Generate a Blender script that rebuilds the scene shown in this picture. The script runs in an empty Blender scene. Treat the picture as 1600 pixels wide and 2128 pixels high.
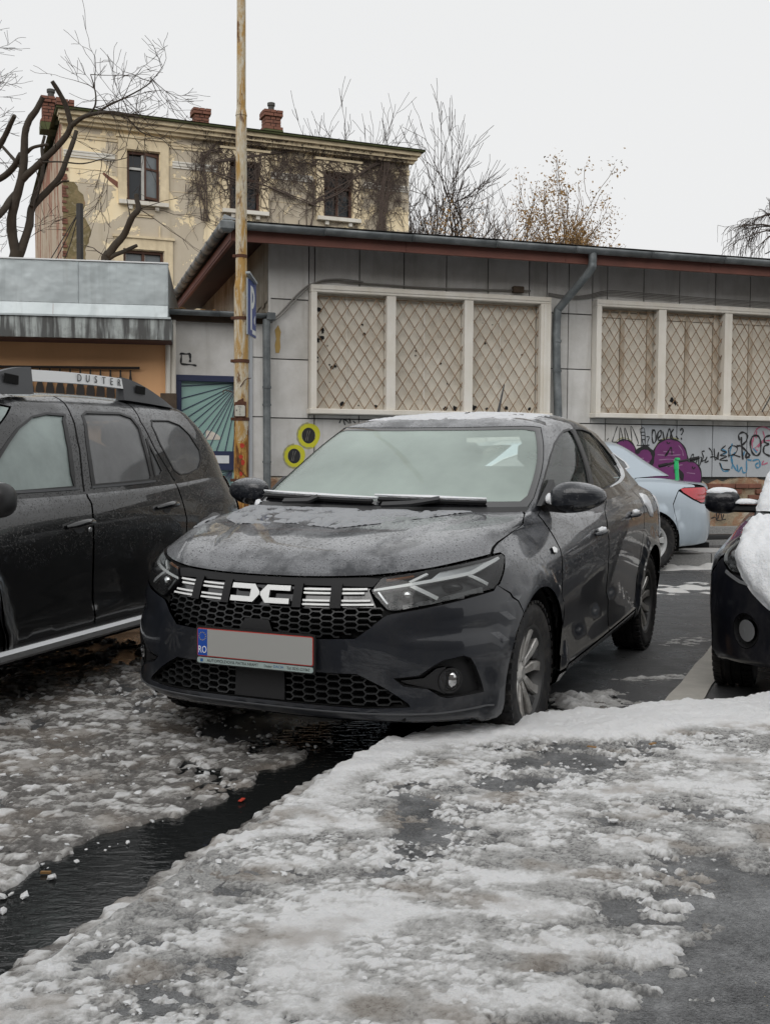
import bpy, bmesh, math, random
import numpy as np
from mathutils import Vector, Matrix, geometry
random.seed(7)
RNG = np.random.default_rng(11)
sc = bpy.context.scene
COL = sc.collection
PI = math.pi
R_ = math.radians

# ------------------------------------------------------------------ camera
CAM_H = 1.2137
PITCH, ROLL = R_(-2.7177), R_(0.3593)
cam_d = bpy.data.cameras.new('camera'); cam = bpy.data.objects.new('camera', cam_d); COL.objects.link(cam)
Fw = Vector((0, math.cos(PITCH), math.sin(PITCH))); Rt = Vector((1, 0, 0)); Up = Rt.cross(Fw)
Rt2 = Rt*math.cos(ROLL)+Up*math.sin(ROLL); Up2 = Up*math.cos(ROLL)-Rt*math.sin(ROLL)
mw = Matrix((Rt2, Up2, -Fw)).transposed().to_4x4(); mw.translation = (0, 0, CAM_H)
cam.matrix_world = mw
cam_d.sensor_fit = 'VERTICAL'; cam_d.sensor_height = 36.0; cam_d.sensor_width = 27.0
cam_d.lens = 2214.68/2128*36.0
cam_d.clip_start = .05; cam_d.clip_end = 2000
sc.camera = cam

# ------------------------------------------------------------------ overcast sky and a weak, very soft sun
SUN_EL, SUN_AZ = R_(36), R_(194)
w = bpy.data.worlds.new('World'); sc.world = w; w.use_nodes = True
nt = w.node_tree; nt.nodes.clear()
sky = nt.nodes.new('ShaderNodeTexSky'); sky.sky_type = 'NISHITA'; sky.sun_disc = False
sky.sun_elevation = SUN_EL; sky.sun_rotation = SUN_AZ; sky.dust_density = 4; sky.air_density = 1.5
hs = nt.nodes.new('ShaderNodeHueSaturation'); hs.inputs['Saturation'].default_value = .06; hs.inputs['Value'].default_value = .1
nt.links.new(sky.outputs[0], hs.inputs['Color'])
mx = nt.nodes.new('ShaderNodeMix'); mx.data_type = 'RGBA'; mx.inputs[0].default_value = .94
nt.links.new(hs.outputs[0], mx.inputs[6]); mx.inputs[7].default_value = (.79, .796, .80, 1)
bg = nt.nodes.new('ShaderNodeBackground'); bg.inputs['Strength'].default_value = 1.0
nt.links.new(mx.outputs[2], bg.inputs['Color'])
wo = nt.nodes.new('ShaderNodeOutputWorld'); nt.links.new(bg.outputs[0], wo.inputs[0])
sd = bpy.data.lights.new('sun', 'SUN'); sd.energy = 1.5; sd.angle = R_(60); sd.color = (1, .975, .95)
so = bpy.data.objects.new('sun', sd); COL.objects.link(so)
so.rotation_euler = (R_(54), 0, R_(-14)); so.location = (0, 0, 40)
sc.view_settings.view_transform = 'Standard'; sc.view_settings.look = 'None'
sc.view_settings.exposure = 0.14; sc.view_settings.gamma = 1.0; sc.view_settings.use_curve_mapping = False
sc.render.engine = 'CYCLES'
sc.cycles.max_bounces = 7; sc.cycles.transparent_max_bounces = 12
try:
    sc.cycles.use_denoising = True
except Exception:
    pass

# ------------------------------------------------------------------ object helpers
def tag(o, label=None, cat=None, group=None, kind=None):
    if label: o['label'] = label
    if cat: o['category'] = cat
    if group: o['group'] = group
    if kind: o['kind'] = kind
    return o
def link(o, parent=None):
    COL.objects.link(o)
    if parent: o.parent = parent
    return o
def empty(name, loc=(0, 0, 0), rz=0, parent=None):
    o = bpy.data.objects.new(name, None); o.location = loc; o.rotation_euler = (0, 0, rz); o.empty_display_size = .1
    return link(o, parent)
def mobj(name, v, f, mat, parent=None, smooth=False, normals=None, attr=None):
    me = bpy.data.meshes.new(name)
    v = np.asarray(v, dtype=np.float64).reshape(-1, 3)
    me.from_pydata(v.tolist(), [], f if isinstance(f, list) else [tuple(q) for q in np.asarray(f).tolist()])
    if mat: me.materials.append(mat)
    if smooth: me.polygons.foreach_set('use_smooth', np.ones(len(me.polygons), bool))
    if attr:
        for k, a in attr.items():
            at = me.attributes.new(k, 'FLOAT', 'POINT'); at.data.foreach_set('value', np.asarray(a, np.float32))
    me.update()
    if normals is not None:
        me.normals_split_custom_set_from_vertices(np.asarray(normals).tolist())
    o = bpy.data.objects.new(name, me)
    return link(o, parent)
def copy_tree(o, parent=None):
    c = o.copy(); COL.objects.link(c); c.parent = parent
    for ch in list(o.children): copy_tree(ch, c)
    return c
class MB:
    def __init__(s): s.v = []; s.f = []
    def add(s, v, f):
        b = len(s.v); s.v += [tuple(q) for q in v]; s.f += [tuple(i+b for i in q) for q in f]; return s
    def box(s, c, d, M=None, bev=0):
        x, y, z = (q/2 for q in d)
        if bev > 0:
            b = bev
            v = []
            for zz, k in ((-z, b), (-z+b, 0), (z-b, 0), (z, b)):
                for sx, sy in ((-1, -1), (1, -1), (1, 1), (-1, 1)):
                    v.append((sx*(x-k), sy*(y-k), zz))
            f = [(3, 2, 1, 0), (12, 13, 14, 15)]
            for r in range(3):
                for i in range(4): j = (i+1) % 4; f.append((r*4+i, r*4+j, r*4+4+j, r*4+4+i))
        else:
            v = [(-x, -y, -z), (x, -y, -z), (x, y, -z), (-x, y, -z), (-x, -y, z), (x, -y, z), (x, y, z), (-x, y, z)]
            f = [(3, 2, 1, 0), (4, 5, 6, 7), (0, 1, 5, 4), (1, 2, 6, 5), (2, 3, 7, 6), (3, 0, 4, 7)]
        c = Vector(c)
        out = [((M @ Vector(q)) if M is not None else Vector(q))+c for q in v]
        return s.add(out, f)
    def tube(s, pts, rad, sides=6, cap=True):
        pts = [Vector(p) for p in pts]; n = len(pts)
        if not hasattr(rad, '__len__'): rad = [rad]*n
        up = None; v = []; f = []
        for i, p in enumerate(pts):
            t = (pts[min(i+1, n-1)]-pts[max(i-1, 0)])
            if t.length < 1e-9: t = Vector((0, 0, 1))
            t.normalize()
            if up is None:
                up = t.orthogonal().normalized()
            else:
                up = (up-t*up.dot(t))
                up = up.normalized() if up.length > 1e-6 else t.orthogonal().normalized()
            w_ = t.cross(up)
            for k in range(sides):
                a = 2*PI*k/sides; v.append(p+(up*math.cos(a)+w_*math.sin(a))*rad[i])
        for i in range(n-1):
            for k in range(sides):
                a = i*sides+k; b = i*sides+(k+1) % sides; f.append((a, b, b+sides, a+sides))
        if cap:
            f.append(tuple(range(sides))[::-1]); f.append(tuple((n-1)*sides+k for k in range(sides)))
        return s.add(v, f)
    def lathe(s, prof, n=32, M=None, close=False):
        """prof: (r, h) pairs; axis = +Y"""
        v = []; f = []; m = len(prof)
        for k in range(n):
            a = 2*PI*k/n
            for r, h in prof: v.append(Vector((r*math.cos(a), h, r*math.sin(a))))
        for k in range(n):
            k2 = (k+1) % n
            for i in range(m-1 if not close else m):
                j = (i+1) % m
                f.append((k*m+i, k*m+j, k2*m+j, k2*m+i))
        if M is not None: v = [M @ q for q in v]
        return s.add(v, f)
    def prism(s, poly, a, b, fn):
        """poly 2d list, extruded from depth a to b; fn(px,py,d)->3d"""
        n = len(poly); v = [fn(x, y, a) for x, y in poly]+[fn(x, y, b) for x, y in poly]
        f = [tuple(range(n))[::-1], tuple(range(n, 2*n))]
        for i in range(n): j = (i+1) % n; f.append((i, j, n+j, n+i))
        return s.add(v, f)
    def build(s, name, mat, parent=None, smooth=False):
        return mobj(name, s.v, s.f, mat, parent, smooth)
def autosmooth(o, ang=35):
    me = o.data
    bm = bmesh.new(); bm.from_mesh(me)
    bmesh.ops.recalc_face_normals(bm, faces=bm.faces)
    for e in bm.edges: e.smooth = not (len(e.link_faces) == 2 and e.calc_face_angle(0) > R_(ang))
    for f in bm.faces: f.smooth = True
    bm.to_mesh(me); bm.free(); return o
def fixn(o):
    bm = bmesh.new(); bm.from_mesh(o.data); bmesh.ops.recalc_face_normals(bm, faces=bm.faces); bm.to_mesh(o.data); bm.free(); return o
def spline(pts, n=8):
    P = np.asarray(pts, float); P = np.concatenate([2*P[:1]-P[1:2], P, 2*P[-1:]-P[-2:-1]]); out = []
    for i in range(1, len(P)-2):
        for k in range(n):
            t = k/n; a, b, c, d = P[i-1], P[i], P[i+1], P[i+2]
            out.append(.5*(2*b+(c-a)*t+(2*a-5*b+4*c-d)*t*t+(3*b-a-3*c+d)*t**3))
    out.append(P[-2]); return np.array(out)
def text_mesh(body, size, mat, name, parent, M, ext=.0006, align='CENTER', sx=1.0):
    c = bpy.data.curves.new(name, 'FONT'); c.body = body; c.size = size; c.extrude = ext
    c.align_x = align; c.align_y = 'CENTER'; c.resolution_u = 3
    t = bpy.data.objects.new(name, c); COL.objects.link(t)
    dg = bpy.context.evaluated_depsgraph_get(); me = bpy.data.meshes.new_from_object(t.evaluated_get(dg))
    bpy.data.objects.remove(t); bpy.data.curves.remove(c)
    me.name = name; me.materials.clear(); me.materials.append(mat)
    me.transform(M @ Matrix.Diagonal((sx, 1, 1, 1)))
    o = bpy.data.objects.new(name, me); return link(o, parent)

# ------------------------------------------------------------------ numpy noise
def _hash(i, j, seed):
    n = (i.astype(np.int64)*374761393 + j.astype(np.int64)*668265263 + seed*974711) & 0xffffffff
    n = ((n ^ (n >> 13))*1274126177) & 0xffffffff
    n = (n ^ (n >> 16)) & 0xffffffff
    return n.astype(np.float64)/0xffffffff
def pn(x, y, seed=0):
    i = np.floor(x); j = np.floor(y); fx = x-i; fy = y-j
    ux = fx*fx*fx*(fx*(fx*6-15)+10); uy = fy*fy*fy*(fy*(fy*6-15)+10)
    def g(a, b):
        h = _hash(a, b, seed)*2*PI
        return np.cos(h)*(x-a)+np.sin(h)*(y-b)
    n00 = g(i, j); n10 = g(i+1, j); n01 = g(i, j+1); n11 = g(i+1, j+1)
    return 1.5*((n00*(1-ux)+n10*ux)*(1-uy)+(n01*(1-ux)+n11*ux)*uy)
def fbm(x, y, oct=4, seed=0, gain=.5):
    s = 0; a = 1; t = 0
    for k in range(oct):
        s = s+a*pn(x*2**k+17.3*k, y*2**k+9.1*k, seed+k); t += a; a *= gain
    return s/t*1.4
def worley(x, y, seed=0):
    i = np.floor(x); j = np.floor(y); d1 = np.full(x.shape, 9.); d2 = np.full(x.shape, 9.); idv = np.zeros(x.shape)
    for a in (-1, 0, 1):
        for b in (-1, 0, 1):
            ci, cj = i+a, j+b; px = ci+_hash(ci, cj, seed); py = cj+_hash(ci, cj, seed+77)
            d = np.hypot(px-x, py-y); h = _hash(ci, cj, seed+155); m = d < d1
            d2 = np.where(m, d1, np.minimum(d2, d)); idv = np.where(m, h, idv); d1 = np.where(m, d, d1)
    return d1, d2, idv
def sst(a, b, x):
    t = np.clip((x-a)/(b-a), 0, 1); return t*t*(3-2*t)

# ------------------------------------------------------------------ material helpers
class Mt:
    def __init__(s, name, base=(.5, .5, .5), rough=.5, metal=0, spec=.5, coat=0, coat_rough=.05):
        s.m = bpy.data.materials.new(name); s.m.use_nodes = True; s.nt = s.m.node_tree; s.b = s.nt.nodes['Principled BSDF']
        s.b.inputs['Base Color'].default_value = (*base, 1); s.b.inputs['Roughness'].default_value = rough
        s.b.inputs['Metallic'].default_value = metal; s.b.inputs['Specular IOR Level'].default_value = spec
        s.b.inputs['Coat Weight'].default_value = coat; s.b.inputs['Coat Roughness'].default_value = coat_rough
    def n(s, t, **k):
        q = s.nt.nodes.new(t)
        for a, b in k.items(): setattr(q, a, b)
        return q
    def l(s, a, b): s.nt.links.new(a, b)
    def co(s, kind='Object', scale=(1, 1, 1), rot=(0, 0, 0)):
        c = s.n('ShaderNodeTexCoord'); m = s.n('ShaderNodeMapping'); m.inputs['Scale'].default_value = scale; m.inputs['Rotation'].default_value = rot
        s.l(c.outputs[kind], m.inputs[0]); return m.outputs[0]
    def geo(s, scale=(1, 1, 1)):
        c = s.n('ShaderNodeNewGeometry'); m = s.n('ShaderNodeMapping'); m.inputs['Scale'].default_value = scale
        s.l(c.outputs['Position'], m.inputs[0]); return m.outputs[0]
    def noise(s, scale=5, detail=4, rough=.55, vec=None, dist=0):
        q = s.n('ShaderNodeTexNoise'); q.inputs['Scale'].default_value = scale; q.inputs['Detail'].default_value = detail
        q.inputs['Roughness'].default_value = rough; q.inputs['Distortion'].default_value = dist
        s.l(vec if vec is not None else s.co(), q.inputs['Vector']); return q.outputs['Fac']
    def voro(s, scale=5, vec=None, feat='F1', out='Distance', rnd=1.0):
        q = s.n('ShaderNodeTexVoronoi'); q.feature = feat; q.inputs['Scale'].default_value = scale; q.inputs['Randomness'].default_value = rnd
        s.l(vec if vec is not None else s.co(), q.inputs['Vector']); return q.outputs[out]
    def ramp(s, fac, stops):
        q = s.n('ShaderNodeValToRGB'); e = q.color_ramp.elements
        while len(e) < len(stops): e.new(.5)
        for i, (p, c) in enumerate(stops):
            e[i].position = p; e[i].color = (*c, 1) if hasattr(c, '__len__') else (c, c, c, 1)
        s.l(fac, q.inputs[0]); return q.outputs[0]
    def mix(s, fac, a, b):
        q = s.n('ShaderNodeMix'); q.data_type = 'RGBA'
        for k, x in ((0, fac), (6, a), (7, b)):
            if isinstance(x, bpy.types.NodeSocket): s.l(x, q.inputs[k])
            elif k == 0: q.inputs[0].default_value = x
            else: q.inputs[k].default_value = (*x, 1)
        return q.outputs[2]
    def math(s, op, a, b=None):
        q = s.n('ShaderNodeMath'); q.operation = op
        for k, x in ((0, a), (1, b)):
            if x is None: continue
            if isinstance(x, bpy.types.NodeSocket): s.l(x, q.inputs[k])
            else: q.inputs[k].default_value = x
        return q.outputs[0]
    def bump(s, h, strength=.3, dist=.01, prev=None):
        q = s.n('ShaderNodeBump'); q.inputs['Strength'].default_value = strength; q.inputs['Distance'].default_value = dist
        s.l(h, q.inputs['Height'])
        if prev is not None: s.l(prev, q.inputs['Normal'])
        return q.outputs[0]
    def set(s, **k):
        for a, x in k.items():
            i = s.b.inputs[a.replace('_', ' ')]
            if isinstance(x, bpy.types.NodeSocket): s.l(x, i)
            else: i.default_value = (*x, 1) if hasattr(x, '__len__') and len(x) == 3 else x
        return s
def simple(name, base, rough=.5, metal=0, spec=.5, coat=0, var=0, vscale=6, bump=0, bscale=60):
    m = Mt(name, base, rough, metal, spec, coat)
    if var:
        n = m.noise(vscale, 5, .6)
        m.set(Base_Color=m.mix(n, tuple(max(0, c*(1-var)) for c in base), tuple(min(1, c*(1+var)) for c in base)))
    if bump: m.set(Normal=m.bump(m.noise(bscale, 4), bump, .004))
    return m.m
# ================================================================== materials
def car_paint(name, base, rough=.28, drops=1.0, dirt=0.0, metal=.0, dirtcol=(.16, .15, .135), film_sheen=.0):
    m = Mt(name, base, rough, metal, .25, 1.0, .02)
    o = m.co()
    # beads of water: small rounded bumps of two sizes
    v1 = m.voro(52, o); v2 = m.voro(105, o)
    h1 = m.ramp(v1, [(0, 1), (.14, .9), (.27, 0), (1, 0)]); h2 = m.ramp(v2, [(0, .6), (.18, .5), (.30, 0), (1, 0)])
    zs = m.n('ShaderNodeSeparateXYZ'); m.l(o, zs.inputs[0])
    msk = m.math('MULTIPLY', m.ramp(m.noise(7, 3, .6, o), [(.34, .15), (.6, 1)]), m.ramp(zs.outputs[2], [(.66, .0), (.90, 1)]))
    h = m.math('MULTIPLY', m.math('MAXIMUM', h1, h2), msk)
    nb = m.bump(h, .9*drops, .006)
    nb2 = m.bump(m.noise(14, 3, .5, m.co(scale=(1, 1, .25))), .05, .004)
    col = base
    if film_sheen > 0:      # pale mist tint on upward faces, painting in the sky's sheen too
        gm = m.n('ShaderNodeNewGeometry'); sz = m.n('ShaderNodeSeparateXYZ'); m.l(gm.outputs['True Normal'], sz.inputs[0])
        k = m.math('MULTIPLY', m.math('MULTIPLY', m.ramp(sz.outputs[2], [(.35, 0), (.92, 1)]), m.ramp(m.noise(230, 3, .6, o), [(.35, .3), (.65, 1)])), film_sheen)
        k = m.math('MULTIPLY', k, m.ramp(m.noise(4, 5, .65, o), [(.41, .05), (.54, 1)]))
        k = m.math('MULTIPLY', k, m.math('SUBTRACT', 1.0, m.math('MULTIPLY', m.ramp(h, [(.05, 0), (.25, 1)]), .95)))  # tint cleared under the beads, painting in their dark refraction
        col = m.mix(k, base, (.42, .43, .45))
    if dirt > 0:
        g = m.n('ShaderNodeSeparateXYZ'); m.l(o, g.inputs[0])
        low = m.math('SUBTRACT', .85, g.outputs[2])
        st = m.noise(4.5, 6, .7, m.co(scale=(1.6, 1.6, .5)))
        sp = m.noise(75, 3, .6, o)
        f = m.math('MULTIPLY', m.math('MULTIPLY', m.ramp(low, [(0, .12), (.55, .75)]), m.ramp(st, [(.42, 0), (.70, 1)])), m.ramp(sp, [(.3, .4), (.7, 1)]))
        f = m.math('MULTIPLY', f, dirt)
        col = m.mix(f, col, dirtcol)
        m.set(Coat_Weight=m.math('SUBTRACT', 1.0, f), Roughness=m.math('ADD', rough, m.math('MULTIPLY', f, .45)))
    m.b.inputs['Coat IOR'].default_value = 1.43
    m.set(Coat_Normal=nb, Normal=nb2)
    if not isinstance(col, tuple): m.set(Base_Color=col)
    return m.m
def glass_fog_sheen(name, fog, fog_sheen_col, tint=(.8, .9, .86), rough=.02, drops=.3, scale=3.0, lo=.35, hi=.75):
    m = Mt(name); nt = m.nt; nt.nodes.remove(m.b)
    out = [q for q in nt.nodes if q.type == 'OUTPUT_MATERIAL'][0]
    tr = m.n('ShaderNodeBsdfTransparent'); tr.inputs[0].default_value = (*tint, 1)
    df = m.n('ShaderNodeBsdfDiffuse'); df.inputs[0].default_value = (*fog_sheen_col, 1)
    gl = m.n('ShaderNodeBsdfGlossy'); gl.inputs['Roughness'].default_value = rough
    fr = m.n('ShaderNodeFresnel'); fr.inputs[0].default_value = 1.5
    v1 = m.ramp(m.voro(160), [(0, 1), (.2, .7), (.33, 0), (1, 0)])
    nb = m.bump(v1, drops, .002); m.l(nb, gl.inputs['Normal']); m.l(nb, fr.inputs['Normal'])
    nz = m.noise(scale, 5, .6)
    f = m.math('ADD', m.math('MULTIPLY', m.ramp(nz, [(lo, 0), (hi, 1)]), fog*.45), fog*.55)
    a = m.n('ShaderNodeMixShader'); m.l(f, a.inputs[0]); m.l(tr.outputs[0], a.inputs[1]); m.l(df.outputs[0], a.inputs[2])
    b = m.n('ShaderNodeMixShader'); m.l(fr.outputs[0], b.inputs[0]); m.l(a.outputs[0], b.inputs[1]); m.l(gl.outputs[0], b.inputs[2])
    m.l(b.outputs[0], out.inputs[0]); return m.m
def snow_mat(name, base=(.80, .815, .835), grain=1.0):
    m = Mt(name, base, .6, 0, .4)
    n1 = m.noise(90, 4, .65, m.geo()); n2 = m.noise(18, 4, .6, m.geo())
    nb = m.bump(n2, .35*grain, .02); nb = m.bump(n1, .4*grain, .006, nb)
    m.set(Base_Color=m.mix(m.noise(6, 4, .6, m.geo()), tuple(c*.88 for c in base), base), Normal=nb, Subsurface_Weight=.15)
    m.b.inputs['Subsurface Radius'].default_value = (.02, .025, .03)
    return m.m
MAT = {}
MAT['paint_grey'] = car_paint('wet_dark_grey_paint', (.013, .015, .020), .34, 1.0, .30, dirtcol=(.075, .07, .062), film_sheen=.62)
MAT['paint_black'] = car_paint('wet_black_paint', (.007, .0073, .008), .34, .9, .15, dirtcol=(.03, .029, .027), film_sheen=.5)
MAT['paint_black2'] = car_paint('black_blue_paint', (.006, .0065, .010), .3, .5, .3)
MAT['paint_silver'] = car_paint('silver_blue_paint', (.46, .53, .59), .36, .5, .45, .3, (.20, .20, .19))
MAT['shell'] = simple('black_primer', (.006, .006, .006), .8, spec=.2)
MAT['plastic'] = simple('black_plastic', (.014, .014, .015), .42, bump=.15, bscale=220)
MAT['plastic_soft'] = simple('matte_black_plastic', (.011, .011, .012), .62, spec=.35, bump=.12, bscale=180)
MAT['gloss_black'] = simple('gloss_black', (.006, .006, .007), .12, coat=1)
MAT['grey_plastic'] = simple('grey_plastic', (.075, .078, .083), .5, bump=.1, bscale=200)
MAT['mesh'] = simple('grille_mesh', (.020, .021, .022), .3)
m = Mt('tyre_rubber', (.012, .012, .012), .68, 0, .35)
m.set(Base_Color=m.mix(m.ramp(m.noise(16, 5, .7), [(.45, 0), (.75, 1)]), (.011, .011, .012), (.055, .05, .045)), Normal=m.bump(m.noise(70, 3), .25, .004))
MAT['rubber'] = m.m
m = Mt('dirty_alloy', (.55, .54, .52), .34, .7)
m.set(Base_Color=m.mix(m.ramp(m.noise(9, 5, .7), [(.4, 0), (.75, 1)]), (.58, .57, .55), (.22, .20, .17)), Roughness=m.math('ADD', .28, m.math('MULTIPLY', m.noise(12), .3)))
MAT['alloy'] = m.m
MAT['alloy_dark'] = simple('dark_alloy', (.055, .055, .055), .45, .5, var=.4)
MAT['hubcap'] = simple('silver_hubcap', (.52, .53, .53), .35, .4, var=.2, vscale=9)
MAT['chrome'] = simple('chrome', (.72, .73, .74), .12, 1.0)
MAT['satin'] = simple('satin_silver', (.58, .59, .60), .3, .8)
MAT['white_bar'] = simple('white_grille_bar', (.80, .81, .80), .3, coat=.4)
MAT['drl'] = simple('light_guide', (.78, .79, .79), .22, coat=1)
MAT['reflector'] = simple('lamp_reflector', (.70, .71, .72), .16, 1.0, var=.5, vscale=60)
MAT['amber'] = simple('amber_lens', (.30, .10, .02), .3, coat=.5)
MAT['red_lens'] = simple('red_lamp_lens', (.50, .008, .022), .18, coat=1, var=.3, vscale=30)
MAT['lamp_housing'] = simple('lamp_housing', (.012, .012, .014), .3)
MAT['windscreen'] = glass_fog_sheen('fogged_windscreen', .46, (.84, 1.0, .92), (.84, .96, .90), .03, .2, .9, .30, .70)
MAT['side_glass'] = glass_fog_sheen('wet_side_glass', .06, (.45, .55, .50), (.76, .90, .83), .03, .4, 3)
MAT['suv_glass'] = glass_fog_sheen('misted_side_glass', .78, (.44, .52, .50), (.4, .48, .46), .05, .25, 2.5)
MAT['suv_glass_dark'] = glass_fog_sheen('sky_sheen_dark_glass', .70, (.29, .295, .30), (.2, .22, .23), .05, .3, 2.5)  # diffuse grey painted in for the sky reflected by these panes
MAT['clear'] = glass_fog_sheen('clear_lens', .02, (.6, .6, .6), (.93, .95, .95), .02, .06, 6)
MAT['cabin'] = simple('cabin_trim', (.028, .03, .032), .7)
MAT['seat'] = simple('seat_cloth', (.022, .023, .026), .85, bump=.2)
MAT['snow_car'] = snow_mat('settled_snow', grain=2.0)
MAT['snow_thin'] = snow_mat('frozen_sleet', (.30, .31, .325), 1.6)
MAT['snow_frost'] = snow_mat('frosty_snow', (.66, .67, .69), 1.6)
MAT['snow_bank'] = snow_mat('snow_bank', (.56, .555, .54), 1.6)
MAT['plate_grey'] = simple('plate_grey', (.345, .345, .33), .45)
MAT['plate_blue'] = simple('plate_blue', (.005, .065, .36), .4)
MAT['plate_red'] = simple('plate_red', (.42, .035, .025), .4)
MAT['plate_frame'] = simple('plate_frame', (.01, .01, .01), .35)
MAT['plate_strip'] = simple('plate_strip', (.33, .40, .39), .4)
MAT['yellow_star'] = simple('star_yellow', (.55, .42, .03), .5)
MAT['ink'] = simple('black_ink', (.008, .008, .01), .6)
MAT['ink_blue'] = simple('blue_ink', (.02, .10, .26), .6)
MAT['white_paint'] = simple('white_paint', (.76, .77, .77), .5)

# --- masonry and building surfaces
def wall_mat(name, base, dirt, bscale=40, stain=.5, streak=True):
    m = Mt(name, base, .85, 0, .25)
    n = m.ramp(m.noise(1.7, 6, .65, m.geo()), [(.40, 0), (.72, 1)])
    c = m.mix(m.math('MULTIPLY', n, stain), base, dirt)
    if streak:
        s_ = m.ramp(m.noise(7, 4, .6, m.geo((1, 1, .09))), [(.5, 0), (.72, 1)])
        c = m.mix(m.math('MULTIPLY', s_, stain*.7), c, dirt)
    m.set(Base_Color=c, Normal=m.bump(m.noise(bscale, 5, .6, m.geo()), .22, .008))
    return m.m
MAT['panel'] = wall_mat('grey_wall_panel', (.575, .565, .545), (.33, .315, .285), 55, .8)
MAT['panel_b'] = wall_mat('pale_wall_panel', (.64, .63, .61), (.40, .385, .355), 55, .75)
MAT['panel_grey'] = wall_mat('repainted_grey_panel', (.40, .42, .44), (.30, .31, .32), 55, .4)
MAT['joint'] = simple('dark_joint', (.07, .07, .065), .9)
MAT['cream'] = wall_mat('cream_window_surround', (.72, .69, .63), (.52, .46, .36), 60, .5)
MAT['orange'] = wall_mat('orange_render', (.74, .43, .225), (.58, .33, .17), 70, .45)
MAT['plinth'] = None
m = Mt('crumbling_plinth', (.3, .26, .2), .9, 0, .2)
n = m.noise(3.2, 8, .7, m.geo(), .4)
m.set(Base_Color=m.ramp(n, [(.30, (.16, .13, .095)), (.42, (.33, .27, .19)), (.52, (.33, .19, .115)), (.60, (.42, .37, .29)), (.75, (.55, .52, .46))]),
      Normal=m.bump(m.noise(9, 8, .7, m.geo()), .8, .05))
MAT['plinth'] = m.m
m = Mt('sheet_shutter', (.56, .53, .475), .6, 0, .3)
n1 = m.ramp(m.noise(2.3, 6, .7, m.geo()), [(.42, 0), (.75, 1)]); n2 = m.ramp(m.noise(16, 6, .7, m.geo()), [(.66, 0), (.72, 1)])
m.set(Base_Color=m.mix(n2, m.mix(n1, (.66, .615, .53), (.50, .445, .36)), (.10, .075, .06)))
MAT['shutter'] = m.m
MAT['hole'] = simple('rust_hole', (.006, .006, .007), .9)
m = Mt('rusty_bar', (.22, .15, .09), .75, 0, .3)
m.set(Base_Color=m.ramp(m.noise(14, 5, .7, m.geo()), [(.32, (.10, .06, .036)), (.5, (.22, .14, .08)), (.72, (.42, .34, .25))]))
MAT['rust_bar'] = m.m
m = Mt('zinc_gutter', (.2, .215, .22), .5, .35, .4)
m.set(Base_Color=m.ramp(m.noise(5, 6, .65, m.geo()), [(.3, (.085, .095, .10)), (.55, (.17, .185, .19)), (.8, (.27, .285, .29))]), Normal=m.bump(m.noise(20, 3, .5, m.geo()), .15, .01))
MAT['zinc'] = m.m
m = Mt('galvanised_sheet', (.42, .46, .47), .42, .35, .4)
st = m.ramp(m.noise(5, 5, .6, m.geo((1, 1, .07))), [(.52, 0), (.70, 1)]); ru = m.ramp(m.noise(2.4, 3, .5, m.geo((1, 1, .12))), [(.64, 0), (.74, 1)])
c = m.mix(m.math('MULTIPLY', st, .5), m.mix(m.noise(2.0, 4, .6, m.geo()), (.36, .41, .42), (.52, .56, .57)), (.20, .22, .215))
m.set(Base_Color=m.mix(m.math('MULTIPLY', ru, .55), c, (.17, .13, .085)), Normal=m.bump(m.noise(2.2, 3, .5, m.geo()), .35, .08))
MAT['galv'] = m.m
m = Mt('stained_fascia', (.4, .42, .42), .6, .2, .35)
st = m.ramp(m.noise(11, 4, .6, m.geo((1, 1, .10))), [(.42, 0), (.58, 1)]); dk = m.ramp(m.noise(5, 6, .7, m.geo()), [(.48, 0), (.66, 1)])
m.set(Base_Color=m.mix(m.math('MULTIPLY', dk, .55), m.mix(st, (.09, .092, .09), (.40, .43, .42)), (.075, .072, .068)))
MAT['stained'] = m.m
MAT['redwood'] = simple('red_brown_board', (.165, .062, .044), .65, var=.45, vscale=3)
MAT['soffit'] = simple('dark_red_soffit', (.060, .027, .025), .7, var=.3)
MAT['roof_felt'] = simple('roof_felt', (.07, .07, .07), .9, var=.4)
MAT['peeled'] = wall_mat('peeling_boards', (.42, .385, .32), (.12, .09, .06), 30, .9)
MAT['rotten'] = simple('rotten_wood', (.075, .052, .035), .9, var=.6, vscale=14, bump=.6, bscale=30)
MAT['navy'] = simple('navy_door_frame', (.022, .030, .075), .45, var=.3)
MAT['turquoise'] = simple('turquoise_glass_panel', (.27, .43, .39), .42, var=.14, vscale=2, coat=.25)
MAT['poster'] = simple('torn_poster', (.60, .55, .48), .7, var=.3, vscale=14)
MAT['paper'] = simple('paper_notice', (.62, .64, .66), .7, var=.15, vscale=20)
MAT['iron'] = simple('wrought_iron', (.018, .014, .012), .6, var=.5, bump=.5, bscale=90)
m = Mt('old_yellow_plaster', (.6, .5, .3), .9, 0, .2)
g1 = m.noise(.75, 10, .68, m.geo(), .5); g2 = m.noise(2.2, 6, .6, m.geo()); g3 = m.ramp(m.noise(.8, 7, .7, m.geo()), [(.64, 0), (.68, 1)])
yel = m.mix(g2, (.82, .655, .39), (.88, .78, .58)); bare = m.mix(g2, (.44, .375, .28), (.56, .50, .40))
edge = m.ramp(g1, [(.485, 0), (.50, 1)])
c = m.mix(edge, yel, bare); c = m.mix(m.math('MULTIPLY', g3, .8), c, (.36, .17, .10))
dr = m.ramp(m.noise(2.4, 4, .6, m.geo((1, 1, .10))), [(.55, 0), (.75, 1)])
c = m.mix(m.math('MULTIPLY', dr, .45), c, (.33, .27, .17))
m.set(Base_Color=c, Normal=m.bump(m.noise(12, 6, .7, m.geo()), .25, .02, m.bump(edge, .5, .03)))
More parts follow.
